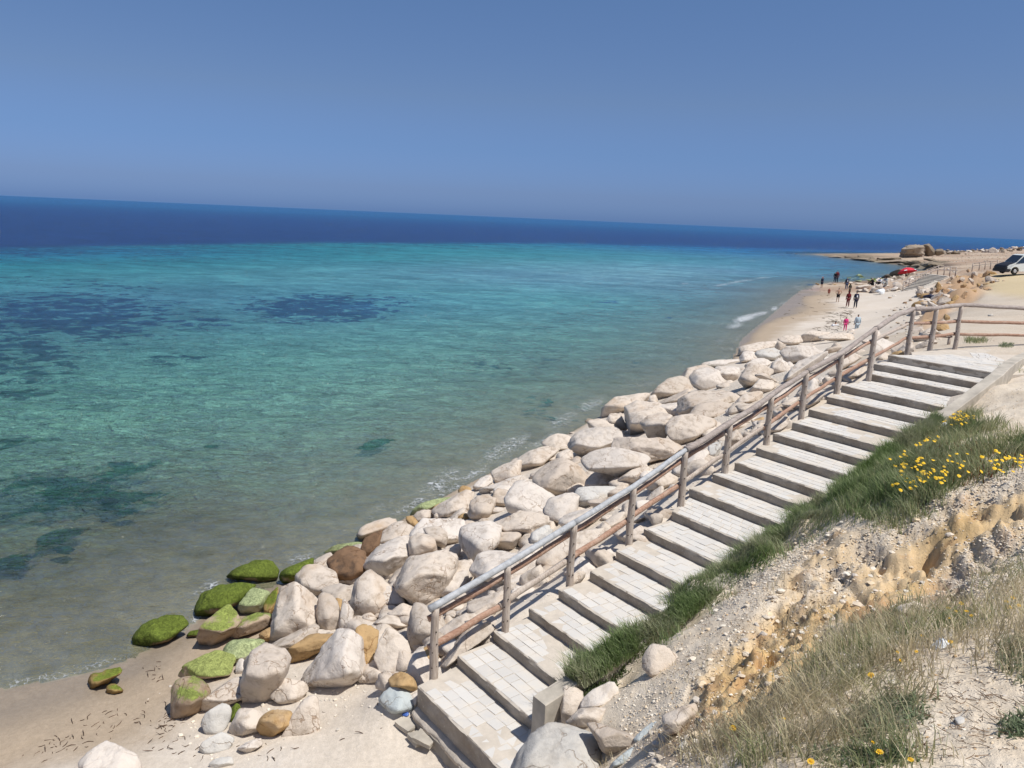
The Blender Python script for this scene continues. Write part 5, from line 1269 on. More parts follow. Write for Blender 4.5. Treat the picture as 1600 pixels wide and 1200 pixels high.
# labels for the rest: which railing post they lie level with and how far out from the railing
ORD = ['first', 'second', 'third', 'fourth', 'fifth', 'sixth', 'seventh', 'eighth', 'ninth', 'tenth', 'eleventh', 'twelfth', 'thirteenth', 'fourteenth', 'fifteenth', 'sixteenth', 'seventeenth', 'eighteenth', 'nineteenth', 'twentieth', 'twenty-first', 'twenty-second', 'twenty-third', 'twenty-fourth']
MW = {'cream': 'cream', 'white': 'white', 'tan': 'tan', 'ochre': 'ochre', 'grey': 'pale grey', 'blue': 'blue-grey', 'brown': 'brown'}
buck = {}
for o, mt in bpts:
    q = np.array(o.location)
    k = int(np.argmin([abs(np.dot((q - b_)[:2], SDIR[:2])) for b_ in PB[:13]]))
    dist = -np.dot((q - PB[k])[:2], NDIR[:2])
    buck.setdefault(k, []).append((dist, o, mt))
autoset = {o.name for o, _ in auto}
for k, L3 in buck.items():
    L3.sort(key=lambda t: t[0])
    for r_, (dist, o, mt) in enumerate(L3):
        if o.name in autoset:
            w, h = o['_px'][2:]
            sz = 'large' if max(w, h) > 60 else ('small' if max(w, h) < 30 else 'medium')
            shp = 'flat slab' if w > 2.1 * h else ('upright boulder' if h > 1.1 * w else 'boulder')
            o['label'] = f'{sz} {MW[mt]} {shp}, {ORD[r_]} out from the {ORD[k]} railing post' if r_ < 24 else f'{sz} {MW[mt]} {shp} out by the sea past the {ORD[k]} railing post'
for o, _ in bpts: del o['_px']

# ------------------------------------------------------------------ small stones wedged between the boulders
polys = [np.array(Z(*zn, pts)) for zn, mt, op, pts in BO]
rs = np.random.default_rng(77)
bank_px = [(470,1000),(560,1060),(650,1040),(760,960),(880,880),(980,800),(1070,740),(1200,640),(1310,570),(1400,520),(1330,515),(1180,545),(1060,600),(950,640),(850,700),(700,790),(560,860),(440,930)]
fill = []
tries = 0
while len(fill) < 150 and tries < 9000:
    tries += 1
    x = rs.uniform(440, 1420); y = rs.uniform(515, 1070)
    if not in_poly(np.array([x]), np.array([y]), bank_px)[0]: continue
    if any(in_poly(np.array([x]), np.array([y]), [tuple(q) for q in P.mean(0) + (P - P.mean(0)) * .86])[0] for P in polys): continue
    sc_ = 1200 / 11 * (10 / hit(x, y)) ** 1
    if any(abs(x - f[0]) < .13 * sc_ and abs(y - f[1]) < .12 * sc_ for f in fill): continue
    fill.append((x, y))
for i, (x, y) in enumerate(fill):
    d = hit(x, y); px_m = FPX / d
    w = rs.uniform(.22, .60) * px_m; h = w * rs.uniform(.5, .85)
    n = rs.integers(6, 9); a0 = rs.uniform(0, 6.28)
    poly = [(x + math.cos(a0 + 6.283 * k / n) * w / 2 * rs.uniform(.8, 1.1), y + math.sin(a0 + 6.283 * k / n) * h / 2 * rs.uniform(.8, 1.1)) for k in range(n)]
    mt = ['cream', 'cream', 'white', 'tan', 'cream'][rs.integers(0, 5)]
    o, _ = outline_boulder(poly, mt, 5000 + i, p=12, ridge=.4, thick=.8, sub=3, name='stone', depth=d - .02)
    del o['_px']
    tag(o, 'small pale stone wedged low in a gap between the big boulders of the bank', 'stone', 'small stones in the gaps of the boulder bank')

# rubble packed between the left ends of the steps and the boulders
rs = np.random.default_rng(91)
for i in range(78):
    k = rs.uniform(0, 19.6); i0 = int(k); n = NOSE[i0] * (1 - (k - i0)) + NOSE[i0 + 1] * (k - i0)
    q = n - NDIR * rs.uniform(.22, 1.25); zz = hpt(q[0], q[1]); s_ = rs.uniform(.14, .34)
    pts = [(q[0] + rs.normal() * s_ * .6, q[1] + rs.normal() * s_ * .6, zz + .02 + rs.normal() * s_ * .42) for _ in range(9)]
    X, F = rounded_hull(pts, 3, 13, .04, 8000 + i, 'stone'); org = X.mean(0); org[2] = X[:, 2].min()
    o = link('stone', np_mesh('stone', X - org, F), M[['cream', 'white', 'cream', 'tan'][rs.integers(0, 4)]]); o.location = tuple(org)
    tag(o, 'rough pale stone packed against the left ends of the steps, under the railing', 'stone', 'rubble stones under the railing')

# far heaps: beside the distant stairs, on the slope above the beach, along the skyline
def heap(poly, n, smin, smax, mats, label, group, seed, name='stone', z=None, flat=.7, cat='stone', avoid=None, lift=0.0):
    rs = np.random.default_rng(seed)
    xs = [p[0] for p in poly]; ys = [p[1] for p in poly]; k = 0; got = 0
    while got < n and k < n * 30:
        k += 1
        x = rs.uniform(min(xs), max(xs)); y = rs.uniform(min(ys), max(ys))
        if not in_poly(np.array([x]), np.array([y]), poly)[0]: continue
        d = hit(x, y)
        P0 = atd(x, y, d)
        s = rs.uniform(smin, smax) * rs.uniform(.6, 1)
        pts = [(P0[0] + rs.normal() * s * .5, P0[1] + rs.normal() * s * .5, P0[2] + s * .15 + rs.normal() * s * .5 * flat + lift) for _ in range(10)]
        X, F = rounded_hull(pts, 2, 12, .04, seed * 100 + k, name)
        org = X.mean(0); org[2] = X[:, 2].min()
        o = link(name, np_mesh(name, X - org, F, smooth=False), M[mats[rs.integers(0, len(mats))]]); o.location = tuple(org)
        tag(o, label, cat, group); got += 1
heap([(1330,457),(1345,450),(1385,438),(1420,428),(1446,424),(1440,434),(1412,452),(1400,458)], 62, .55, 1.15, ['cream', 'white', 'tan', 'cream'], 'small pale boulder in the far heap left of the distant stairs', 'boulders left of the distant stairs', 21, name='boulder', cat='boulder')
heap([(1432,458),(1450,448),(1478,452),(1500,470),(1480,482),(1440,490),(1418,500),(1430,478)], 60, .38, .85, ['cream', 'white', 'tan', 'ochre'], 'pale boulder in the heap between the beach and the upper car park', 'boulders right of the distant stairs', 22, name='boulder', cat='boulder')
heap([(1470,440),(1500,424),(1545,420),(1560,440),(1545,455),(1500,468),(1470,470)], 50, .25, .75, ['orange', 'orange', 'ochre', 'tan'], 'crumbled orange rock on the eroded edge beside the car park', 'orange rocks on the eroded edge', 23, flat=.8, name='eroded_rock', cat='rock')
heap([(1455,398),(1480,392),(1540,390),(1600,386),(1600,393),(1540,396),(1480,398)], 90, .8, 1.9, ['ruin', 'tan', 'reef', 'white', 'ruin'], 'one of the grey rubble blocks on the skyline above the sea', 'rubble blocks on the skyline', 24, flat=.7, name='rubble_block', cat='rubble block')
heap([(1378,437),(1400,430),(1412,431),(1408,437),(1390,440)], 9, .9, 1.8, ['reef'], 'dark brown sea-worn rock at the inlet below the red parasol', 'dark rocks at the inlet', 25, name='inlet_rock', cat='rock')
heap([(1308,436),(1340,433),(1378,437),(1378,441),(1340,441),(1312,438)], 18, .8, 1.5, ['pmoss', 'pmoss', 'moss'], 'low yellow-green algae rock in the shallows behind the bathers', 'algae rocks in the far shallows', 26, flat=.35, name='algae_rock', cat='rock')
heap([(1262,447),(1292,441),(1312,441),(1345,444),(1342,447),(1300,445),(1275,449)], 12, .3, .7, ['ochre', 'tan', 'brown'], 'small orange rock on the far edge of the beach', 'orange rocks at the far edge of the beach', 27, flat=.4)
heap([(1290,402),(1340,401),(1420,408),(1480,412),(1470,418),(1420,416),(1360,409),(1300,404)], 34, 1.6, 4.2, ['reef', 'ruin', 'reef'], 'flat brown ledge rock of the low reef across the inlet', 'ledge rocks of the low reef', 28, flat=.22, name='ledge_rock', cat='rock')
heap([(1180,395),(1240,393),(1275,396),(1240,400),(1190,398)], 7, .7, 1.6, ['reef'], 'dark rock awash off the tip of the reef', 'dark rocks off the reef tip', 29, flat=.3)
heap([(1412,474),(1416,472),(1420,476)], 1, .35, .4, ['brown'], 'single small dark stone on the open beach sand', 'lone beach stone', 30)
heap([(1420,520),(1450,500),(1480,500),(1470,520),(1450,545),(1400,560),(1395,545)], 26, .2, .5, ['cream', 'tan', 'ochre', 'white'], 'rough stone on the broken slope behind the top railing posts', 'stones behind the top railing posts', 31)

# the rock tower on the point
ZTW = (1400, 370, 8)
def big(poly, mat, seed, d, **k):
    o, _ = outline_boulder(poly, mat, seed, depth=d, name=k.pop('name', 'rock_outcrop'), **k); del o['_px']; return o
dT = 236
tag(big(Z(*ZTW, [(45,232),(70,170),(95,118),(250,112),(330,116),(345,150),(330,240),(200,244),(100,240)]), 'ruin', 901, dT, p=18, ridge=.8, thick=.8, rough=.07, sub=5, strata=.16, tilt=.05), 'tall flat-topped rock outcrop standing on the point above the sea', 'rock outcrop')
tag(big(Z(*ZTW, [(330,150),(350,118),(425,106),(470,160),(480,215),(400,240),(335,225)]), 'reef', 902, dT + 2, p=16, ridge=.8, thick=.8, rough=.05, sub=4, strata=.08, tilt=.05), 'darker grey-green outcrop joined to the right side of the flat-topped one', 'rock outcrop')
tag(big(Z(*ZTW, [(470,205),(500,160),(560,156),(585,180),(590,225),(500,235)]), 'reef', 903, dT + 3, p=14, ridge=.7, rough=.05, sub=3, tilt=.05), 'small low outcrop right of the dark grey-green one', 'rock outcrop')

# ------------------------------------------------------------------ distant staircase with its railing
dst = empty('distant_staircase', (0, 0, 0), 0, 'far concrete staircase climbing from the beach between boulders', 'staircase')
BL, BR = atd(1405, 457, 94.), atd(1435, 460, 91.5)
TL, TR = atd(1448, 427.5, 101.), atd(1484, 429, 97.)
nst = 15
M['fstep'] = simple_mat('far_step', (.60, .55, .48), .9, 2, .12, .2, .01, .1)
for k in range(nst):
    a = BL + (TL - BL) * k / nst; b_ = BR + (TR - BR) * k / nst; a2 = BL + (TL - BL) * (k + 1) / nst; b2 = BR + (TR - BR) * (k + 1) / nst
    zt_ = a2[2] 
    V = [(a[0], a[1]), (b_[0], b_[1]), (b2[0], b2[1]), (a2[0], a2[1])]
    vs = [(x, y, zt_) for x, y in V] + [(x, y, zt_ - .8) for x, y in V]
    me = bpy.data.meshes.new('step'); me.from_pydata(vs, [], [(0, 1, 2, 3), (0, 4, 5, 1), (1, 5, 6, 2), (2, 6, 7, 3), (3, 7, 4, 0)])
    bm = bmesh.new(); bm.from_mesh(me); bmesh.ops.recalc_face_normals(bm, faces=bm.faces); bm.to_mesh(me); bm.free()
    link('step', me, M['fstep'], dst)
    fw = (b_ - a)[:2]; fw /= np.linalg.norm(fw); ow = np.array([fw[1], -fw[0]]) * .16
    if np.dot(ow, (a - a2)[:2]) < 0: ow = -ow
    me2 = bpy.data.meshes.new('shadow_lip'); q4 = [(a[0], a[1]), (b_[0], b_[1]), (b_[0] + ow[0], b_[1] + ow[1]), (a[0] + ow[0], a[1] + ow[1])]  # overhanging lip added so each far step throws a dark line below
    hh_ = (a2[2] - a[2]) * .55
    me2.from_pydata([(x, y, zt_ + .003) for x, y in q4] + [(x, y, zt_ - hh_) for x, y in q4], [], [(0, 1, 2, 3), (0, 4, 5, 1), (1, 5, 6, 2), (2, 6, 7, 3), (3, 7, 4, 0), (4, 7, 6, 5)])
    bm = bmesh.new(); bm.from_mesh(me2); bmesh.ops.recalc_face_normals(bm, faces=bm.faces); bm.to_mesh(me2); bm.free()
    link('shadow_lip', me2, M['fstep'], dst)
kpts = [BR + (TR - BR) * t for t in np.linspace(-.02, .5, 8)]
link('kerb', sweep_box('kerb', kpts, [.45] * 8, [p[2] + .75 - .04 * i for i, p in enumerate(kpts)], [p[2] - 1 for p in kpts], seed=8), M['kerbm'], dst)
fr_ = empty('distant_railing', (0, 0, 0), 0, 'thin timber railing beside the far concrete staircase', 'railing')
fp = [(1410.5,453,441,94),(1420,447,435,95.5),(1430,442,431,97),(1438,439,428,98.5),(1446,436,425,100),(1454.5,428,421,101),(1465,426,415.6,102),(1475,427,417,103),(1484,428,417.5,103),(1493,428,418,103)]
fpos = []
for x, yb, yt, d in fp:
    b0 = atd(x, yb, d); t0 = b0.copy(); t0[2] += (yb - yt) / FPX * d * 1.02; fpos.append((b0, t0))
    link('post', tube([b0 - [0, 0, .4], t0], [.07, .06], 6, .05, sub=2, name='post'), M['post'], fr_)
for f_ in (1.0, .5):
    link('rail', tube([b0 * (1 - f_) + t0 * f_ for b0, t0 in fpos], .055, 6, .05, sub=2, name='rail'), M['greyw'], fr_)
fr2 = empty('car_park_fence', (0, 0, 0), 0, 'low timber fence on the rocky ground left of the parked van', 'fence')
fq = []
for x, yb in ((1519, 420.5), (1530, 419), (1539, 417.5), (1547.5, 417), (1558, 416.5)):
    d = 97; b0 = atd(x, yb, d); fq.append(b0)
    link('post', tube([b0 - [0, 0, .3], b0 + [0, 0, .75]], .055, 6, .05, sub=2, name='post'), M['post'], fr2)
for hh in (.7, .38):
    link('rail', tube([b0 + [0, 0, hh] for b0 in fq], .045, 6, .05, sub=2, name='rail'), M['greyw'], fr2)

# ------------------------------------------------------------------ red parasol
M['red_cloth'] = simple_mat('red_cloth', (.62, .035, .06), .75, 4, .1, .2, .005, .3)
M['white_cloth'] = simple_mat('white_cloth', (.78, .78, .77), .8, 4, .05, .2, .005, .3)
pc_ = atd(1417, 427, 104.)
par = empty('beach_parasol', tuple(pc_), 0, 'open red parasol leaning low on the far boulder heap by the inlet', 'parasol')
def dome(r, h, n=10, rings=5, thick=.02):
    V = []; F = []
    for j in range(rings + 1):
        a = j / rings
        for i in range(n):
            sc_ = (1 - .05 * a * (0 if i % 2 else 1)); t = 2 * math.pi * i / n
            V.append((math.cos(t) * r * a * sc_, math.sin(t) * r * a * sc_, h * (1 - a ** 2)))
    for j in range(rings):
        for i in range(n): F.append((j * n + i, (j + 1) * n + i, (j + 1) * n + (i + 1) % n, j * n + (i + 1) % n))
    return V, F
V, F = dome(1.22, .62)
can = link('canopy', np_mesh('canopy', V, F), M['red_cloth'], par)
sol = can.modifiers.new('thickness', 'SOLIDIFY'); sol.thickness = .02
can.rotation_euler = (R(-16), R(-8), 0); can.location = (0, 0, .15)
po = link('pole', tube([(0, 0, -1.1), (0, 0, .74)], .022, 6, 0, sub=1, name='pole'), M['pipe'], par); po.rotation_euler = (R(-16), R(-8), 0); po.location = (0, 0, .15)
for a in range(5):
    t = 2 * math.pi * (a * 2 + .5) / 10 - 1.2
    bm = bmesh.new()
    vs = [bm.verts.new((math.cos(t + u) * 1.215 * rr_, math.sin(t + u) * 1.215 * rr_, .62 * (1 - rr_ ** 2) + .03)) for rr_, u in ((.86, -.16), (.96, -.16), (.96, .16), (.86, .16))]
    bm.faces.new(vs)
    pt = link('white_print', bm_mesh('white_print', bm), M['white_cloth'], can)

# ------------------------------------------------------------------ van
M['van'] = simple_mat('white_paint', (.70, .72, .68), .28, 2, .03, .02, .001, .5)
M['vblack'] = simple_mat('black_cover', (.018, .018, .022), .5, 6, .2, .1, .002, .4)
M['glass'] = simple_mat('dark_glass', (.02, .03, .045), .06, 1, .05, .0, .001, .9)
M['tyre'] = simple_mat('tyre_rubber', (.02, .02, .02), .85, 9, .2, .2, .003, .3)
M['rim'] = simple_mat('steel_rim', (.42, .42, .43), .35, 5, .08, .05, .001, .5)
M['lens'] = simple_mat('headlamp_lens', (.58, .62, .62), .08, 4, .1, .02, .001, .8)
dV = 82.0
vb = atd(1571, 428.4, dV)
vz = vb[2]
van = empty('parked_van', (vb[0], vb[1], vz), R(6), 'white high-roofed van with a black bonnet cover parked at the right edge', 'van')
def extrude_profile(pts, y0, y1, name, taper=0.0, ztap=1.0):
    """profile in x-z, swept across y, leaning in towards the roof"""
    bm = bmesh.new(); rows = []
    zs = [p[1] for p in pts]; zm = max(zs)
    for y in (y0, y0 + (y1 - y0) * .12, y1 - (y1 - y0) * .12, y1):
        row = []
        for x, z in pts:
            lean = taper * max(0, (z - ztap)) / max(.01, zm - ztap)
            yy = y + (lean if y < (y0 + y1) / 2 else -lean)
            row.append(bm.verts.new((x, yy, z)))
        rows.append(row)
    n = len(pts)
    for a, b_ in zip(rows[:-1], rows[1:]):
        for i in range(n): bm.faces.new((a[i], a[(i + 1) % n], b_[(i + 1) % n], b_[i]))
    bm.faces.new(list(reversed(rows[0]))); bm.faces.new(rows[-1])
    bmesh.ops.recalc_face_normals(bm, faces=bm.faces)
    return bm_mesh(name, bm)
wc_x, wr = 1.02, .35
arch = [(wc_x + .46 * math.cos(a), .36 + .46 * math.sin(a)) for a in np.linspace(math.pi * .98, math.pi * .02, 9)]
arch2 = [(4.15 + .46 * math.cos(a), .36 + .46 * math.sin(a)) for a in np.linspace(math.pi * .98, math.pi * .02, 9)]
body = [(.12, .36)] + [(arch[0][0], .36)] + arch + [(arch[-1][0], .34), (arch2[0][0], .34)] + arch2 + [(arch2[-1][0], .40), (5.2, .42), (5.24, 1.2), (5.12, 2.05), (4.9, 2.14), (2.2, 2.14), (1.85, 2.04), (1.12, 1.27), (.95, 1.18), (.35, .98), (.12, .80)]
bo = link('body', extrude_profile(body, 0, 1.95, 'body', .14, 1.1), M['van'], van)
bvl = bo.modifiers.new('b', 'BEVEL'); bvl.width = .04; bvl.segments = 2; bvl.limit_method = 'ANGLE'
link('bonnet_cover', extrude_profile([(-.02, .42), (-.04, .72), (.06, .90), (.33, 1.03), (.93, 1.24), (1.05, 1.26), (.96, 1.16), (.36, .95), (.14, .78), (.14, .42)], .10, 1.85, 'bonnet_cover', .06, .9), M['vblack'], van)
link('front_bumper', extrude_profile([(-.04, .22), (-.06, .50), (.02, .56), (.52, .55), (.50, .34), (.30, .22)], -.015, 1.965, 'front_bumper'), M['vblack'], van)
for yy, sg in ((-.012, 1), (1.962, -1)):
    bm = bmesh.new(); q = [(.14, .62), (.18, .80), (.50, 1.02), (.66, 1.04), (.60, .84), (.44, .64)]
    vs = [bm.verts.new((x, yy, z)) for x, z in q]; bm.faces.new(vs if sg > 0 else list(reversed(vs)))
    r_ = bmesh.ops.extrude_face_region(bm, geom=bm.faces[:]); bmesh.ops.translate(bm, vec=(0, .02 * sg, 0), verts=[v for v in r_['geom'] if isinstance(v, bmesh.types.BMVert)]); bmesh.ops.recalc_face_normals(bm, faces=bm.faces)
    link('headlight', bm_mesh('headlight', bm), M['lens'], van)
    bm = bmesh.new(); k_ = .05 * sg
    q = [(.98, 1.14), (1.14, 1.26), (1.86, 1.96), (2.30, 1.98), (2.30, 1.30), (1.62, 1.22)]
    vs = [bm.verts.new((x, yy + .14 * max(0, z - 1.1) / 1.04 * sg, z)) for x, z in q]; bm.faces.new(vs if sg > 0 else list(reversed(vs)))
    link('side_window', bm_mesh('side_window', bm), M['glass'], van)
bm = bmesh.new(); vs = [bm.verts.new(v) for v in ((1.13, .12, 1.30), (1.13, 1.83, 1.30), (1.84, 1.74, 2.02), (1.84, .21, 2.02))]
bm.faces.new(vs); bmesh.ops.translate(bm, vec=(-.02, 0, .015), verts=bm.verts)
link('windscreen', bm_mesh('windscreen', bm), M['glass'], van)
def wheel(x, y, parent):
    bm = bmesh.new(); bmesh.ops.create_cone(bm, cap_ends=True, segments=24, radius1=wr, radius2=wr, depth=.22)
    bmesh.ops.bevel(bm, geom=[e for e in bm.edges if len(e.link_faces) == 2 and e.calc_face_angle(0) > 1], offset=.03, segments=2, affect='EDGES')
    w = link('wheel', bm_mesh('wheel', bm), M['tyre'], parent); w.rotation_euler = (R(90), 0, 0); w.location = (x, y, wr)
    bm = bmesh.new(); bmesh.ops.create_cone(bm, cap_ends=True, segments=16, radius1=.21, radius2=.15, depth=.05)
    r_ = link('rim', bm_mesh('rim', bm), M['rim'], w); r_.location = (0, 0, .12 if y < 1 else -.12)
for x in (wc_x, 4.15):
    for y in (.10, 1.85): wheel(x, y, van)

# ------------------------------------------------------------------ people
M['skin'] = simple_mat('skin', (.42, .25, .17), .6, 8, .06, .05, .001, .3)
def cloth(name, c): 
    if name not in M: M[name] = simple_mat('cloth_' + name, c, .9, 9, .1, .3, .004, .1)
    return M[name]
cloth('navy', (.022, .028, .055)); cloth('maroon', (.14, .02, .025)); cloth('black', (.015, .015, .018)); cloth('grey_blue', (.42, .50, .55)); cloth('pink', (.75, .06, .24))
cloth('denim', (.06, .09, .17)); cloth('blue', (.07, .10, .30)); cloth('wht', (.78, .78, .80)); cloth('rust', (.30, .07, .05)); cloth('hair', (.018, .013, .012)); cloth('dkbrown', (.06, .035, .025)); cloth('olive', (.07, .065, .05)); cloth('salmon', (.6, .3, .26))
def skin_obj(name, nodes_, edges, root, mat, parent, sub=1):
    me = bpy.data.meshes.new(name)
    me.from_pydata([n[0] for n in nodes_], edges, [])
    o = bpy.data.objects.new(name, me); COL.objects.link(o); me.materials.append(mat); o.parent = parent
    md = o.modifiers.new('skin', 'SKIN')
    for i, n in enumerate(nodes_):
        r = n[1]; me.skin_vertices[0].data[i].radius = (r, r) if not isinstance(r, tuple) else r
        me.skin_vertices[0].data[i].use_root = (i == root)
    md.use_smooth_shade = True
    s_ = o.modifiers.new('sub', 'SUBSURF'); s_.levels = sub; s_.render_levels = sub
    return o
def person(px, py, hpx, face, label, top, bottom, hair='hair', pose='stand', sleeves=True, skirt=False, cover=None, depth=None, pack=None, arms='down', lift=0.0, skinleg=False):
    d = depth or hit(px, py); P0 = atd(px, py, d)
    Hh = hpx / FPX * d * 1.03
    s = Hh / 1.72 if pose == 'stand' else hpx / FPX * d / .92
    root = empty('person', (P0[0], P0[1], P0[2] + lift), R(face), label, 'person', 'people on the beach')
    root.scale = (s, s, s)
    # figure faces -y ; z up ; 1.72 m tall
    if pose == 'stand':
        pel = (0, 0, .93); che = (0, .01, 1.25); nk = (0, .01, 1.47); hd = (0, -.01, 1.60); cr = (0, 0, 1.66)
        hips = [(-.09, 0, .88), (.09, 0, .88)]; kn = [(-.10, -.02, .50), (.11, .0, .50)]; an = [(-.11, .01, .09), (.14, .03, .09)]; toe = [(-.12, -.14, .03), (.16, -.11, .03)]
        sh = [(-.17, .01, 1.41), (.17, .01, 1.41)]
        if arms == 'hips': el = [(-.36, .05, 1.18), (.36, .05, 1.18)]; ha = [(-.19, -.03, 1.00), (.19, -.03, 1.00)]
        elif arms == 'front': el = [(-.22, -.02, 1.16), (.22, -.02, 1.16)]; ha = [(-.10, -.24, 1.12), (.10, -.24, 1.10)]
        else: el = [(-.23, .02, 1.14), (.24, .02, 1.14)]; ha = [(-.24, -.04, .90), (.25, -.04, .90)]
    else:
        pel = (0, 0, .12); che = (0, -.02, .44); nk = (0, -.04, .63); hd = (0, -.07, .76); cr = (0, -.07, .82)
        hips = [(-.09, 0, .11), (.09, 0, .11)]; kn = [(-.12, -.42, .34), (.13, -.42, .30)]; an = [(-.12, -.62, .0), (.13, -.66, -.02)]; toe = [(-.12, -.76, -.02), (.13, -.8, -.04)]
        sh = [(-.17, -.02, .58), (.17, -.02, .58)]; el = [(-.24, -.16, .38), (.24, -.16, .38)]; ha = [(-.14, -.38, .36), (.14, -.38, .36)]
    N = [(pel, .125), (che, .135), (nk, .055), (hd, .088), (cr, .075)]
    E_ = [(0, 1), (1, 2), (2, 3), (3, 4)]
    for k in range(2):
        b0 = len(N); sg = -1 if k == 0 else 1
        N += [(hips[k], .092), (kn[k], .058), (an[k], .038), (toe[k], .030)]; E_ += [(0, b0), (b0, b0 + 1), (b0 + 1, b0 + 2), (b0 + 2, b0 + 3)]
        b1 = len(N)
        h = Vector(ha[k]); e_ = Vector(el[k]); dr = (h - e_).normalized()
        N += [(sh[k], .055), (el[k], .042), (tuple(h), .028), (tuple(h + dr * .06), .030)]; E_ += [(1, b1), (b1, b1 + 1), (b1 + 1, b1 + 2), (b1 + 2, b1 + 3)]
        side = dr.cross(Vector((0, 0, 1)) if abs(dr.z) < .8 else Vector((0, 1, 0))).normalized()
        palm = b1 + 3
        for f_, (o_, l_) in enumerate(((-.030, .065), (-.010, .078), (.010, .073), (.028, .058))):
            f0 = len(N); a0 = h + dr * .085 + side * o_; a1 = a0 + dr * l_ * .55 + Vector((0, -.012, 0)); a2 = a1 + dr * l_ * .3 + Vector((0, -.02, 0))
            N += [(tuple(a0), .0095), (tuple(a1), .0085), (tuple(a2), .007)]; E_ += [(palm, f0), (f0, f0 + 1), (f0 + 1, f0 + 2)]
        f0 = len(N); a0 = h + dr * .03 - side * .038 * sg; a1 = a0 + dr * .035 - side * .012 * sg
        N += [(tuple(a0), .011), (tuple(a1), .009)]; E_ += [(b1 + 2, f0), (f0, f0 + 1)]
    f0 = len(N)
    N += [(tuple(Vector(hd) + Vector((0, -.10, -.01))), .014)]; E_ += [(3, f0)]
    skin_obj('body', N, E_, 0, M['skin'], root)
    L = lambda p, q, t: tuple(Vector(p).lerp(Vector(q), t))
    if top:
        n2 = [(L(pel, che, .0), .150), (che, .158), (L(che, nk, .8), .085)]; e2 = [(0, 1), (1, 2)]
        if sleeves:
            for k in range(2):
                b0 = len(n2); n2 += [(sh[k], .078), (el[k], .060), (L(el[k], ha[k], .85), .045)]; e2 += [(1, b0), (b0, b0 + 1), (b0 + 1, b0 + 2)]
        skin_obj('jacket' if sleeves else 'shirt', n2, e2, 0, M[top], root)
    if bottom:
        if skirt:
            n3 = [(L(pel, che, .1), .15), (pel, .17), (L(pel, (0, 0, .1) if pose == 'stand' else kn[0], .85), .21)]; e3 = [(0, 1), (1, 2)]
            skin_obj('skirt', n3, e3, 0, M[bottom], root)
        else:
            n3 = [(pel, .145)]; e3 = []
            for k in range(2):
                b0 = len(n3); kk = [(hips[k], .108)]
                if skinleg: kk += [(L(hips[k], kn[k], .9), .10)]
                else: kk += [(kn[k], .078), (L(kn[k], an[k], .92), .060)]
                n3 += kk; e3 += [(0, b0)] + [(b0 + q, b0 + q + 1) for q in range(len(kk) - 1)]
            skin_obj('trousers' if not skinleg else 'shorts', n3, e3, 0, M[bottom], root)
    hm_ = cover or hair
    if hm_:
        n4 = [(tuple(Vector(hd) + Vector((0, .022, .015))), .098), (tuple(Vector(cr) + Vector((0, .01, .022))), .082)]; e4 = [(0, 1)]
        if cover and cover != 'wht': n4 += [(tuple(Vector(nk) + Vector((0, .03, -.02))), .12)]; e4 += [(0, 2)]
        skin_obj('headscarf' if cover else 'hair', n4, e4, 0, M[hm_], root)
    if pack:
        skin_obj('back_panel', [(tuple(Vector(che) + Vector((0, .13, -.16))), .07), (tuple(Vector(che) + Vector((0, .14, .08))), .08)], [(0, 1)], 0, M[pack], root)
    return root
person(1283.5, 450, 17, 200, 'figure in a dark blue top with pink headwear at the left edge of the beach', 'navy', 'navy', cover='salmon', skinleg=True, arms='front')
person(1304, 441.5, 16, 150, 'child in dark clothes close against the taller person in maroon', 'black', 'navy', depth=117)
person(1306.5, 443, 20, 170, 'person in a maroon top and dark trousers looking out to sea', 'maroon', 'navy', depth=118)
person(1322, 453, 19, 180, 'person in a navy jacket with a white back panel and jeans', 'navy', 'denim', pack='wht')
person(1327, 459.5, 16, 180, 'figure in a long dark cloak just behind the maroon jacket', 'olive', 'olive', cover='black', skirt=True)
person(1324, 480, 24, 180, 'person in a maroon jacket and leggings standing beside the larger navy figure', 'maroon', 'maroon', cover='maroon', pack=None)
person(1336, 482, 26, 180, 'person in a dark navy jacket with a large white back panel, dark trousers', 'navy', 'navy', pack='wht')
person(1308.5, 472.5, 22.5, 176, 'shirtless man in dark shorts with hands on his hips', None, 'black', arms='hips', skinleg=True)
person(1294.5, 462.5, 12, 150, 'small child in a reddish outfit alone on the sand', 'rust', 'rust', skinleg=True)
person(1320, 517.5, 22, 160, 'small girl in a pink top and pink leggings near the boulders', 'pink', 'pink')
person(1336, 533, 31, 185, 'person in a pale grey-blue shirt seen from behind over the boulders', 'grey_blue', 'grey_blue', depth=56, lift=.5)
person(1303, 527, 21, 170, 'dark-haired person in white partly hidden behind the boulders', 'wht', 'navy', depth=60, pose='sit', lift=.3)
person(1362, 451, 12, 290, 'seated figure in dark clothes with pale headwear on the heap edge', 'black', 'black', cover='wht', pose='sit', lift=.5)
person(1374, 450, 12, 300, 'seated person in a white hat and white shirt between two others', 'wht', 'black', cover='wht', pose='sit', lift=.5)
person(1383, 450, 13.5, 300, 'seated woman in a long blue dress with dark hair', 'blue', 'blue', pose='sit', lift=.5, cover='dkbrown')

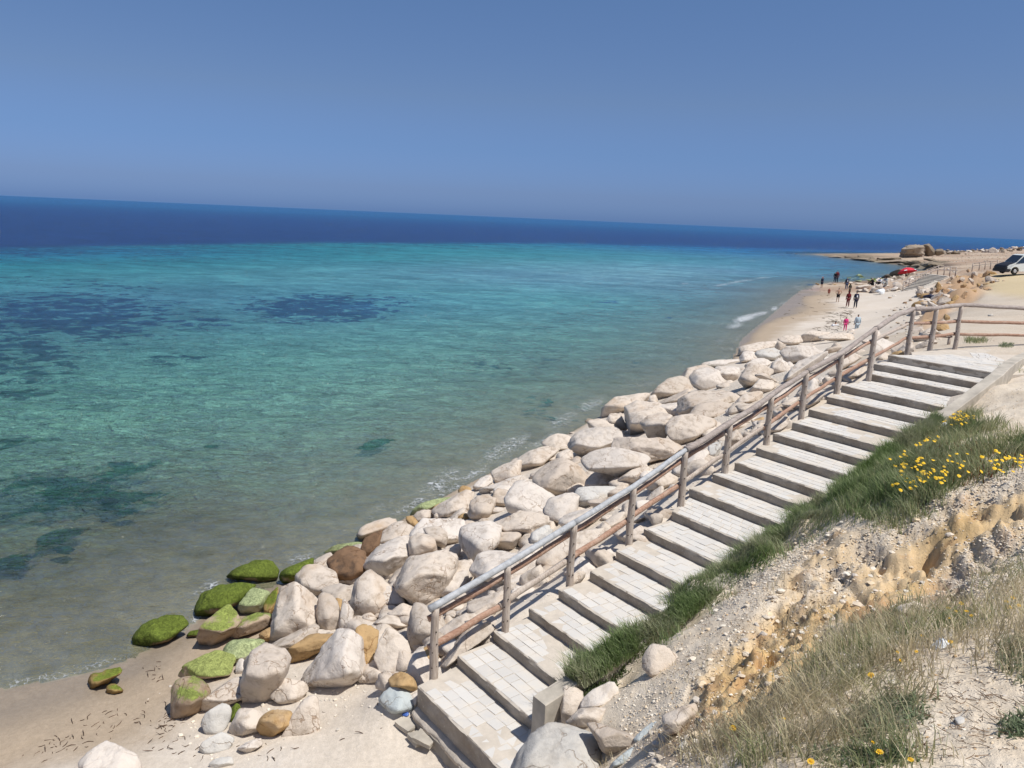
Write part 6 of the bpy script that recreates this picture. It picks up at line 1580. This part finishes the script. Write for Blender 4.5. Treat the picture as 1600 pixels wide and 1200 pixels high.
# ------------------------------------------------------------------ odds and ends lying about
def loose_block(px, py, sx, sy, rz, tilt, label, dz=0):
    P0 = atd(px, py, hit(px, py))
    bm = bmesh.new(); bmesh.ops.create_cube(bm, size=1)
    bmesh.ops.subdivide_edges(bm, edges=bm.edges, cuts=2, use_grid_fill=True)
    rr = random.Random(int(px)); 
    for v in bm.verts: v.co += Vector((rr.uniform(-.03, .03), rr.uniform(-.03, .03), rr.uniform(-.06, .06)))
    for v in bm.verts: v.co.x *= sx; v.co.y *= sy; v.co.z *= .075
    o = link('loose_paving_block', bm_mesh('loose_paving_block', bm), M['kerbm']); o.location = (P0[0], P0[1], P0[2] + .04 + dz); o.rotation_euler = (R(tilt), R(tilt * .5), R(rz))
    tag(o, label, 'paving block', 'loose paving blocks below the first step')
loose_block(635, 1137, .26, .19, -40, 6, 'pale paving block lying nearest the blue-grey stone')
loose_block(652, 1158, .24, .18, -52, -5, 'pale paving block half under another beside the lower wall')
loose_block(664, 1166, .28, .20, -28, 4, 'topmost pale paving block of the pair beside the lower wall', .07)
def bag(px, py, sc_, mat, label, cat, d=None, name='plastic_bag'):
    P0 = atd(px, py, d or hit(px, py)); rr = np.random.default_rng(int(px * 3))
    pts = [(P0[0] + rr.normal() * sc_ * .5, P0[1] + rr.normal() * sc_ * .5, P0[2] + abs(rr.normal()) * sc_ * .5) for _ in range(11)]
    X, F = rounded_hull(pts, 3, 14, .09, int(px), name); org = X.mean(0); org[2] = X[:, 2].min()
    o = link(name, np_mesh(name, X - org, F), mat); o.location = tuple(org); tag(o, label, cat)
M['plastic'] = simple_mat('white_plastic', (.75, .78, .80), .35, 20, .1, .4, .01, .5)
M['bluep'] = simple_mat('blue_plastic', (.05, .12, .40), .4, 20, .1, .3, .01, .5)
M['dpl'] = simple_mat('dark_bag', (.02, .022, .05), .6, 20, .1, .3, .01, .4)
bag(1376.5, 460, .75, M['plastic'], 'white bundle on the open sand before the seated people', 'bag')
bag(1450, 468, .5, M['dpl'], 'dark bag resting on the boulders above the beach', 'bag')
bag(1446.5, 471.5, .45, M['plastic'], 'pale blue-white bag beside the dark one on the boulders', 'bag')
bag(1474, 678, .16, M['plastic'], 'crumpled white plastic litter in the yellow flower clump', 'litter')
bag(1470, 1018, .085, M['plastic'], 'translucent white plastic cup scrap in the dry grass', 'litter')
bag(1466, 1003, .06, M['bluep'], 'dark teal scrap above the translucent plastic in the dry grass', 'litter')
bag(1022, 975, .05, M['plastic'], 'tiny pale scrap on the lower edge of the green bank', 'litter')
bag(633, 1117, .06, M['bluep'], 'blue bottle cap scrap under the blue-grey stone', 'litter')
# metal ring stand behind the railing
rp = atd(1471, 517, 24.2)
ring = empty('ring_stand', (rp[0], rp[1], hpt(rp[0], rp[1])), 0, 'rusty metal ring holder standing behind the last visible railing posts', 'bin ring')
pts = [(math.cos(a) * .32, math.sin(a) * .32, .32) for a in np.linspace(0, 2 * math.pi, 25)]
M['rust_metal'] = simple_mat('rust_metal', (.06, .035, .03), .8, 12, .2, .2, .003, .3)
link('ring', tube(pts, [.02], 6, 0, sub=1, flat=.6, name='ring', cap=False), M['rust_metal'], ring)
link('stem', tube([(.32, .05, -.1), (.32, .05, .32)], .05, 8, .05, sub=2, name='stem'), M['post'], ring)

# ------------------------------------------------------------------ plants, pebbles and wrack (uncountable)
TVg = np.stack([TX, TY, TZ], -1)
cell = (RR ** 2) * (az[1] - az[0]) * (lr[1] - lr[0])
def sample(poly_or_blobs, n, seed, weight=None):
    rs = np.random.default_rng(seed)
    w = np.zeros_like(TX)
    for q in poly_or_blobs: w = np.maximum(w, q[5] * blob(*q[:5], .5) if len(q) > 5 else blob(*q, .5))
    w = w * inland
    if weight is not None: w = w * weight
    w = (w * cell)[:-1, :-1]; c = w.ravel(); c = c / c.sum()
    idx = rs.choice(c.size, n, p=c); r, q = np.divmod(idx, NA - 1)
    u = rs.random(n)[:, None]; v = rs.random(n)[:, None]
    P = (TVg[r, q] * (1 - u) + TVg[r, q + 1] * u) * (1 - v) + (TVg[r + 1, q] * (1 - u) + TVg[r + 1, q + 1] * u) * v
    return P, rs
def blades(name, P, rs, hmin, hmax, width, cols, lean=.6, label=None, seg=2, mat=None, clump=.5, base_dark=True):
    n = len(P)
    h = rs.uniform(hmin, hmax, n)
    # growth and colour vary in patches, not blade by blade only
    pn = vnoise(P[:, 0] * 3.1, P[:, 1] * 3.1, seed=7)
    h = h * (.55 + .9 * pn)
    a = rs.uniform(0, 2 * math.pi, n); la = rs.uniform(0, 2 * math.pi, n) * (1 - clump) + clump * (vnoise(P[:, 0] * 2.2, P[:, 1] * 2.2, seed=17) * 9)
    le = rs.uniform(.15, 1, n) * lean
    dirx = np.cos(la) * le; diry = np.sin(la) * le
    wx = np.cos(a) * width / 2; wy = np.sin(a) * width / 2
    V = np.zeros((n, seg * 2 + 1, 3)); 
    for s in range(seg + 1):
        t = s / seg
        cx = P[:, 0] + dirx * h * t ** 1.7; cy = P[:, 1] + diry * h * t ** 1.7; cz = P[:, 2] - .01 + h * (t - .25 * le * t ** 2)
        k = 1 - .45 * t
        if s < seg:
            V[:, s * 2] = np.stack([cx - wx * k, cy - wy * k, cz], 1); V[:, s * 2 + 1] = np.stack([cx + wx * k, cy + wy * k, cz], 1)
        else: V[:, s * 2] = np.stack([cx, cy, cz], 1)
    base = (np.arange(n) * (seg * 2 + 1))[:, None]
    F = []
    for s in range(seg - 1):
        o_ = s * 2; F.append(base + np.array([[o_, o_ + 1, o_ + 3]])); F.append(base + np.array([[o_, o_ + 3, o_ + 2]]))
    o_ = (seg - 1) * 2; F.append(base + np.array([[o_, o_ + 1, o_ + 2]]))
    F = np.concatenate(F)
    cols = np.array(cols); ci = np.clip((vnoise(P[:, 0] * 1.9, P[:, 1] * 1.9, seed=27) * .7 + rs.random(n) * .45) * len(cols) - .3, 0, len(cols) - 1.001)
    i0 = ci.astype(int); fr = (ci - i0)[:, None]
    c = cols[i0] * (1 - fr) + cols[np.minimum(i0 + 1, len(cols) - 1)] * fr
    c = c * rs.uniform(.75, 1.2, (n, 1))
    C = np.repeat(c[:, None], seg * 2 + 1, 1)
    me = np_mesh(name, V.reshape(-1, 3), F, C.reshape(-1, 3), smooth=False)
    o = link(name, me, mat); tag(o, label, 'grass' if 'grass' in name else 'plants', kind='stuff'); return o
mgs = bpy.data.materials.new('leaf'); nt, b = nodes(mgs)
ca = nt.nodes.new('ShaderNodeVertexColor'); ca.layer_name = 'Col'
nt.links.new(ca.outputs[0], b.inputs['Base Color']); b.inputs['Roughness'].default_value = .6; b.inputs['Specular IOR Level'].default_value = .3
tl_ = nt.nodes.new('ShaderNodeBsdfTranslucent'); nt.links.new(ca.outputs[0], tl_.inputs[0]); mx = nt.nodes.new('ShaderNodeMixShader'); mx.inputs[0].default_value = .4
nt.links.new(b.outputs[0], mx.inputs[1]); nt.links.new(tl_.outputs[0], mx.inputs[2]); nt.links.new(mx.outputs[0], nt.nodes['Material Output'].inputs[0])
G1 = [(.13, .20, .065), (.20, .28, .10), (.27, .33, .16), (.40, .40, .26)]
G2 = [(.16, .22, .09), (.28, .31, .15), (.46, .42, .25), (.64, .56, .38), (.50, .42, .27)]
STRIP = [(925,1030,60,36,-42),(1000,965,78,46,-38),(1080,900,80,48,-35),(1165,850,80,42,-32),(1245,805,80,36,-28),(1310,765,60,32,-25),(1360,745,66,40,-20),(1400,765,80,38,-15),(1345,735,50,26,-15)]
P, r_ = sample(STRIP, 50000, 1, .12 + sstep(-.75, -.35, n_mid + .3 * n_big))
blades('green_grass', P, r_, .10, .27, .011, G1, .95, 'dense green grass spilling over the kerb beside the stairs', 2, mgs)
P, r_ = sample([(1460,735,90,30,-12,1),(1540,705,80,16,-10,.8),(1480,672,48,22,-8,1),(1400,700,40,12,-20,.8),(1580,700,40,20,-8,1),(1560,735,60,10,-25,.4),(1420,800,60,14,-25,.5),(1520,650,0.1,0.1,0,0),(1522,534,16,3,0,.3),(1575,581,18,4,10,.3),(1350,790,40,18,-30,.4),(1530,670,40,10,5,.5)], 15000, 2)
blades('scrub_grass', P, r_, .10, .28, .010, [G1[1], G2[0], G2[1], G2[2], G1[2]], .8, 'mixed green and straw grass around the upper end of the bank', 2, mgs)
P, r_ = sample([(1290,1075,110,42,-30,1),(1370,1015,110,42,-20,.9),(1480,990,100,36,-10,.7),(1570,1000,60,60,0,.6),(1200,1150,90,50,-20,1),(1300,1130,110,50,-10,.9),(1590,940,50,30,0,.6),(1560,900,50,24,-20,.3),(1400,1080,60,40,-20,.5),(1340,1190,120,30,0,.6),(1140,1190,60,26,0,.5)], 7000, 3)
blades('dry_grass', P, r_, .10, .30, .0075, G2, 1.0, 'dry straw and grey-green grass in the right foreground', 2, mgs, .35)
P, r_ = sample([(1250,985,60,30,-30,.5),(1130,1120,60,30,-30,.5),(1070,1170,60,20,0,.5),(890,1195,70,8,0,1.5),(1210,925,40,10,-40,.6),(1010,1000,20,12,0,.4),(1060,1060,60,30,-20,.12)], 1500, 4)
blades('sparse_dry_grass', P, r_, .06, .18, .006, G2[2:], .9, 'sparse dead grass tufts on the bare slope', 2, mgs, .3)
P, r_ = sample([(925,1040,58,36,-42),(980,1000,50,24,-40,.5)], 9000, 5)
blades('low_shrub', P, r_, .05, .17, .022, [(.05, .085, .028), (.08, .12, .04), (.11, .15, .06)], 1.2, 'dark small-leaved shrub mat at the lower end of the green bank', 2, mgs, .1)
P, r_ = sample([(1380,1130,60,26,-10,1),(1340,1190,70,14,0,.8),(1590,1140,30,16,-10,1),(1570,540,10,3,0,.2),(1590,1040,30,30,0,.4)], 2500, 6)
blades('ground_cover', P, r_, .04, .10, .014, [(.13, .19, .09), (.20, .25, .14), (.26, .28, .17)], 1.3, 'grey-green creeping leaves in the foreground sand', 2, mgs, .1)
P, r_ = sample([(1470,735,80,26,-12,1),(1550,730,60,10,-20,1),(1530,705,50,10,0,.7)], 1500, 7)
blades('ice_plant', P, r_, .06, .12, .022, [(.13, .17, .05), (.20, .19, .06), (.26, .12, .06)], .5, 'fleshy green and reddish ice plant shoots among the yellow flowers', 2, mgs, .1)

# the same grass hanging over the kerb on to the treads
rk = np.random.default_rng(41); nb = 26000
tk = rk.uniform(.04, .80, nb); ok = rk.uniform(-.10, .34, nb) + .10 * (vnoise(tk * 16, tk * 0, seed=5) - .5)
kk = vnoise(tk * 22, ok * 2, seed=6); sel = kk > .18 + .25 * np.abs(tk - .45)
tk, ok = tk[sel], ok[sel]
nk_ = np.array([SDIR[1], -SDIR[0], 0])
Pk = KA[None] * (1 - tk[:, None]) + KB[None] * tk[:, None] + nk_[None] * ok[:, None]
Pk[:, 2] += np.interp(tk, [0, .24, 1], [.48, .24, .22]) * (ok > 0) + .02 - .1 * (ok < 0)
blades('overhanging_grass', Pk, rk, .09, .27, .011, G1, 1.0, 'green grass hanging over the kerb on to the treads', 2, mgs)

def stones(name, P, rs, smin, smax, cols, label, flat=.6):
    n = len(P); D, F = ico(1)
    s = rs.uniform(smin, smax, n) * rs.uniform(.4, 1, n)
    J = rs.uniform(.7, 1.25, (n, len(D), 1))
    A = rs.uniform(0, 6.28, n); c, s_ = np.cos(A), np.sin(A)
    sc3 = np.stack([s, s * rs.uniform(.55, 1, n), s * rs.uniform(.35, 1, n) * flat], 1)
    X = D[None] * J * sc3[:, None]
    X = np.stack([X[..., 0] * c[:, None] - X[..., 1] * s_[:, None], X[..., 0] * s_[:, None] + X[..., 1] * c[:, None], X[..., 2]], -1)
    X = X + P[:, None] + np.array([0, 0, 1]) * (sc3[:, 2] * .35)[:, None, None]
    Fa = (F[None] + (np.arange(n) * len(D))[:, None, None]).reshape(-1, 3)
    cols = np.array(cols); cc = cols[rs.integers(0, len(cols), n)] * rs.uniform(.85, 1.12, (n, 1)); C = np.repeat(cc[:, None], len(D), 1)
    me = np_mesh(name, X.reshape(-1, 3), Fa, C.reshape(-1, 3), smooth=False)
    o = link(name, me, mgr); tag(o, label, 'gravel', kind='stuff')
mgr = bpy.data.materials.new('gravel'); nt, b = nodes(mgr); ca = nt.nodes.new('ShaderNodeVertexColor'); ca.layer_name = 'Col'
nt.links.new(ca.outputs[0], b.inputs['Base Color']); b.inputs['Roughness'].default_value = .95; b.inputs['Specular IOR Level'].default_value = .1
PC = [(.68, .60, .49), (.72, .66, .56), (.62, .52, .40), (.56, .50, .43), (.64, .52, .37)]
gall = gravel / max(1e-6, gravel.max())
P, r_ = sample([(1560,745,60,25,-18),(1430,810,110,22,-25,.9),(1290,905,60,30,-40,.4),(1550,880,80,50,-25),(1040,1080,75,50,-30,.12),(1170,925,50,28,-30,.25),(1120,1010,60,30,-20,.12),(1590,830,40,20,-20),(1500,790,90,12,-22,.6),(1000,1110,40,30,0,.4),(1240,870,50,14,-35,.8)], 8000, 11)
stones('gravel', P, r_, .006, .026, PC, 'pale loose gravel scattered over the eroded bank')
P, r_ = sample([(1300,950,260,180,-30,1),(1050,1150,100,60,-30,2.0),(1500,1130,160,90,0,.5),(1520,640,80,60,0,.5),(1600,800,80,60,0,.5)], 9000, 12, bank)
stones('pebbles', P, r_, .005, .020, PC + [(.48, .34, .2)], 'small pebbles and clods strewn on the bank soil')
P, r_ = sample([(1300,950,240,120,-30,1),(1060,1150,90,50,-30,1.6)], 420, 13, bank)
stones('rubble', P, r_, .03, .075, PC, 'fist-sized rubble lying on the eroded slope')
P, r_ = sample([(640,1100,30,24,0,1),(560,1030,60,50,0,.5),(640,1010,40,40,0,1),(500,1090,200,60,0,.25),(700,960,300,60,-35,.5),(1000,760,300,50,-35,.4),(330,1160,60,40,0,.4)], 5200, 14)
stones('beach_gravel', P, r_, .008, .05, PC[:2] + [(.58, .53, .46)], 'broken stone chips on the sand between the boulders')
P, r_ = sample([(1420,500,60,40,-20,1),(1500,520,60,20,0,.6),(1560,505,60,14,0,.6),(1450,460,60,30,0,.6),(1510,440,50,26,-20,1),(1480,412,120,10,0,1),(1520,400,100,6,0,1)], 3000, 15)
stones('far_rubble', P, r_, .04, .30, [(.55, .48, .40), (.62, .57, .5), (.45, .33, .22), (.38, .30, .22)], 'scattered rubble on the slope and plateau beyond the railing', .7)
# twigs on the bare sand, dried weed on the beach
def twigs(name, P, rs, lmin, lmax, w, col, label, cat):
    n = len(P); L = rs.uniform(lmin, lmax, n); a = rs.uniform(0, 6.28, n); b_ = a + rs.normal(0, .6, n)
    p1 = P + np.stack([np.cos(a) * L / 2, np.sin(a) * L / 2, L * 0 + .004], 1); p2 = p1 + np.stack([np.cos(b_) * L / 2, np.sin(b_) * L / 2, rs.uniform(-.002, .12, n) * L], 1)
    V = []
    for p, k in ((P + [0, 0, .002], .8), (p1, 1), (p2, .5)):
        pr = np.stack([-np.sin(a), np.cos(a), a * 0], 1) * w * k
        V += [p + pr, p - pr, p + np.array([0, 0, 1]) * w * 1.6 * k]
    V = np.stack(V, 1); base = (np.arange(n) * 9)[:, None]; F = []
    for s in (0, 3):
        for i in range(3):
            j = (i + 1) % 3; F.append(base + [[s + i, s + j, s + 3 + j]]); F.append(base + [[s + i, s + 3 + j, s + 3 + i]])
    C = np.repeat((np.array(col) * rs.uniform(.6, 1.3, (n, 1)))[:, None], 9, 1)
    o = link(name, np_mesh(name, V.reshape(-1, 3), np.concatenate(F), C.reshape(-1, 3), smooth=False), mgr); tag(o, label, cat, kind='stuff')
P, r_ = sample([(1500,1110,120,80,0,1),(1440,1060,60,30,0,1),(1200,950,120,60,-30,.5),(1130,1060,80,60,-30,.5)], 1500, 16, bank)
twigs('dry_twigs', P, r_, .02, .10, .0022, (.17, .11, .07), 'brown twigs and dead stems on the bare soil', 'twigs')
P, r_ = sample([(262,1135,26,14,-30,1),(300,1000,60,10,0,.1),(180,1130,90,20,-15,.3),(120,1160,80,16,-15,.3),(290,1170,60,20,0,.3),(240,1050,14,18,-40,.5),(400,1170,60,20,0,.2),(560,1130,80,30,0,.05)], 150, 17)
twigs('seaweed_wrack', P, r_, .04, .16, .006, (.10, .065, .045), 'dark dried seaweed strands on the lower beach', 'seaweed')
P, r_ = sample([(1310,500,22,14,-20,1),(1295,515,20,6,0,1),(1260,480,60,20,-20,.05)], 200, 18)
twigs('far_seaweed', P, r_, .2, .8, .02, (.15, .12, .09), 'dark weed streaks on the far beach beside the girl in pink', 'seaweed')

# ------------------------------------------------------------------ yellow flowers
M['yellow'] = simple_mat('petal_yellow', (.80, .50, .02), .6, 30, .1, .1, .001, .3)
M['ydisc'] = simple_mat('disc_orange', (.55, .28, .01), .8, 60, .2, .4, .002, .2)
M['stem'] = simple_mat('flower_stem', (.12, .17, .06), .7, 20, .2, .1, .001, .3)
def petals_mesh(n=13, r=.026):
    V = []; F = []
    for i in range(n):
        a = 2 * math.pi * i / n; w = math.pi / n * .9
        k = len(V); V += [(math.cos(a) * r * .25, math.sin(a) * r * .25, .001), (math.cos(a - w) * r * .75, math.sin(a - w) * r * .75, .004), (math.cos(a) * r, math.sin(a) * r, .001 + (i % 2) * .001), (math.cos(a + w) * r * .75, math.sin(a + w) * r * .75, .004)]
        F.append((k, k + 1, k + 2, k + 3))
    return np_mesh('petals', V, F, smooth=False)
bmd = bmesh.new(); bmesh.ops.create_uvsphere(bmd, u_segments=8, v_segments=5, radius=.0095); 
for v in bmd.verts: v.co.z = v.co.z * .5 + .003
disc_me = bm_mesh('disc', bmd); disc_me.materials.append(M['ydisc'])
pet_me = petals_mesh(); pet_me.materials.append(M['yellow'])
stem_me = tube([(0, 0, -.22), (.01, 0, -.1), (0, 0, 0)], [.0025], 5, 0, sub=1, name='stem'); stem_me.materials.append(M['stem'])
NEARF = [(1485,1003,.9,'largest daisy, alone right of the translucent plastic'),(1408,1032,.75,'yellow daisy low in the middle of the dry grass'),(1361,1055,1,'yellow daisy over a dark clump, tilted towards the viewer'),(1145,1138,1.1,'lone bright daisy at the left end of the dry grass'),(1374,1175,1,'yellow daisy near the bottom edge right of the creeping leaves'),(1267,1190,.9,'yellow daisy at the very bottom edge of the grass'),(1440,993,.7,'small yellow daisy left of the largest one'),(1402,1019,.6,'small faded yellow daisy above the low middle one'),(1432,1018,.6,'small yellow daisy right of the faded one'),(1482,950,.7,'yellow daisy at the left of the upper group of six'),(1502,943,.9,'big yellow daisy on top of the upper group of six'),(1510,955,.8,'yellow daisy right of the upper group centre'),(1518,962,.65,'rightmost small daisy of the upper group'),(1484,966,.6,'lowest small daisy of the upper group'),(1494,955,.6,'yellow daisy in the middle of the upper group'),(1573,940,.8,'leftmost daisy of the cluster at the right edge'),(1583,934,.8,'topmost daisy of the cluster at the right edge'),(1577,949,.8,'lowest daisy of the cluster at the right edge'),(1592,946,.7,'daisy at the very right edge of the picture'),(1364,1160,.5,'faded orange bud above the bottom daisy'),(1225,1123,.5,'pale yellow bud left in the dry grass'),(1423,1187,.7,'yellow daisy at the bottom, right of the others')]
def flower(px, py, s, label, group, parts=True, tiltv=None, h=.14):
    d = hit(px, py, h * .75); P0 = atd(px, py, d)
    q = Vector((P0[0], P0[1], P0[2])); f = empty('daisy', tuple(q), rf.uniform(0, 6), label, 'flower', group)
    view = (Vector(tuple(CO)) - q).normalized()
    up = (view * rf.uniform(.2, .8) + Vector((rf.uniform(-.25, .25), rf.uniform(-.25, .25), 1))).normalized()
    f.rotation_euler = up.to_track_quat('Z', 'Y').to_euler(); f.scale = (s, s, s)
    for nm, me in (('petals', pet_me), ('disc', disc_me), ('stem', stem_me)):
        o = bpy.data.objects.new(nm, me); COL.objects.link(o); o.parent = f
rf = random.Random(9)
for x, y, s, lab in NEARF: flower(x, y, s * .95, lab, 'single yellow daisies in the foreground')
# small far heads: one mesh each
def head_mesh(seed):
    rr = random.Random(seed); V = []; F = []
    n = 7; r = .026
    V.append((0, 0, .008))
    for i in range(n): a = 2 * math.pi * i / n; k = r * rr.uniform(.8, 1.1); V.append((math.cos(a) * k, math.sin(a) * k, rr.uniform(-.004, .004)))
    for i in range(n): F.append((0, 1 + i, 1 + (i + 1) % n))
    b0 = len(V); V += [(-.002, 0, 0), (.002, 0, 0), (.001, 0, -.16), (-.001, 0, -.16)]; 
    me = bpy.data.meshes.new('daisy_head'); me.from_pydata(V, [], F + [(b0, b0 + 1, b0 + 2, b0 + 3)])
    me.materials.append(M['yellow']); me.materials.append(M['stem']); me.polygons[len(F)].material_index = 1
    return me
hm3 = [head_mesh(i) for i in range(4)]
CL = [((1493,653,26,8,0),56,'small yellow daisy in the clump on the kerb near the landing','clump of daisies on the kerb'),((1450,680,26,10,-20),24,'small yellow daisy on the lower fringe of the kerb clump','daisies below the kerb clump'),((1435,742,40,18,-5),62,'small yellow daisy in the dense patch in the middle of the bank','dense patch of daisies on the bank'),((1510,722,55,14,-10),24,'small yellow daisy in the thin line right of the dense patch','thin line of daisies'),((1575,725,26,10,-15),18,'small yellow daisy at the right edge among ice plant','daisies among ice plant'),((1400,712,20,5,-10),14,'small yellow daisy above the dense patch, near the kerb','daisies near the kerb')]
for (bx, n, lab, grp) in CL:
    for _ in range(n):
        a = rf.uniform(0, 6.28); k = math.sqrt(rf.random())
        x = bx[0] + math.cos(a) * bx[2] * k * 1.15; y = bx[1] + math.sin(a) * bx[3] * k * 1.5 + (math.cos(a) * bx[2] * k) * math.tan(R(bx[4]))
        h_ = rf.uniform(.16, .24); P0 = atd(x, y, hit(x, y, h_))
        o = bpy.data.objects.new('daisy', hm3[rf.randrange(4)]); COL.objects.link(o); o.location = tuple(P0)
        o.rotation_euler = (rf.uniform(.1, .7), rf.uniform(-.3, .3), rf.uniform(-.6, .6)); s_ = rf.uniform(.7, 1.15); o.scale = (s_,) * 3
        tag(o, lab, 'flower', grp)
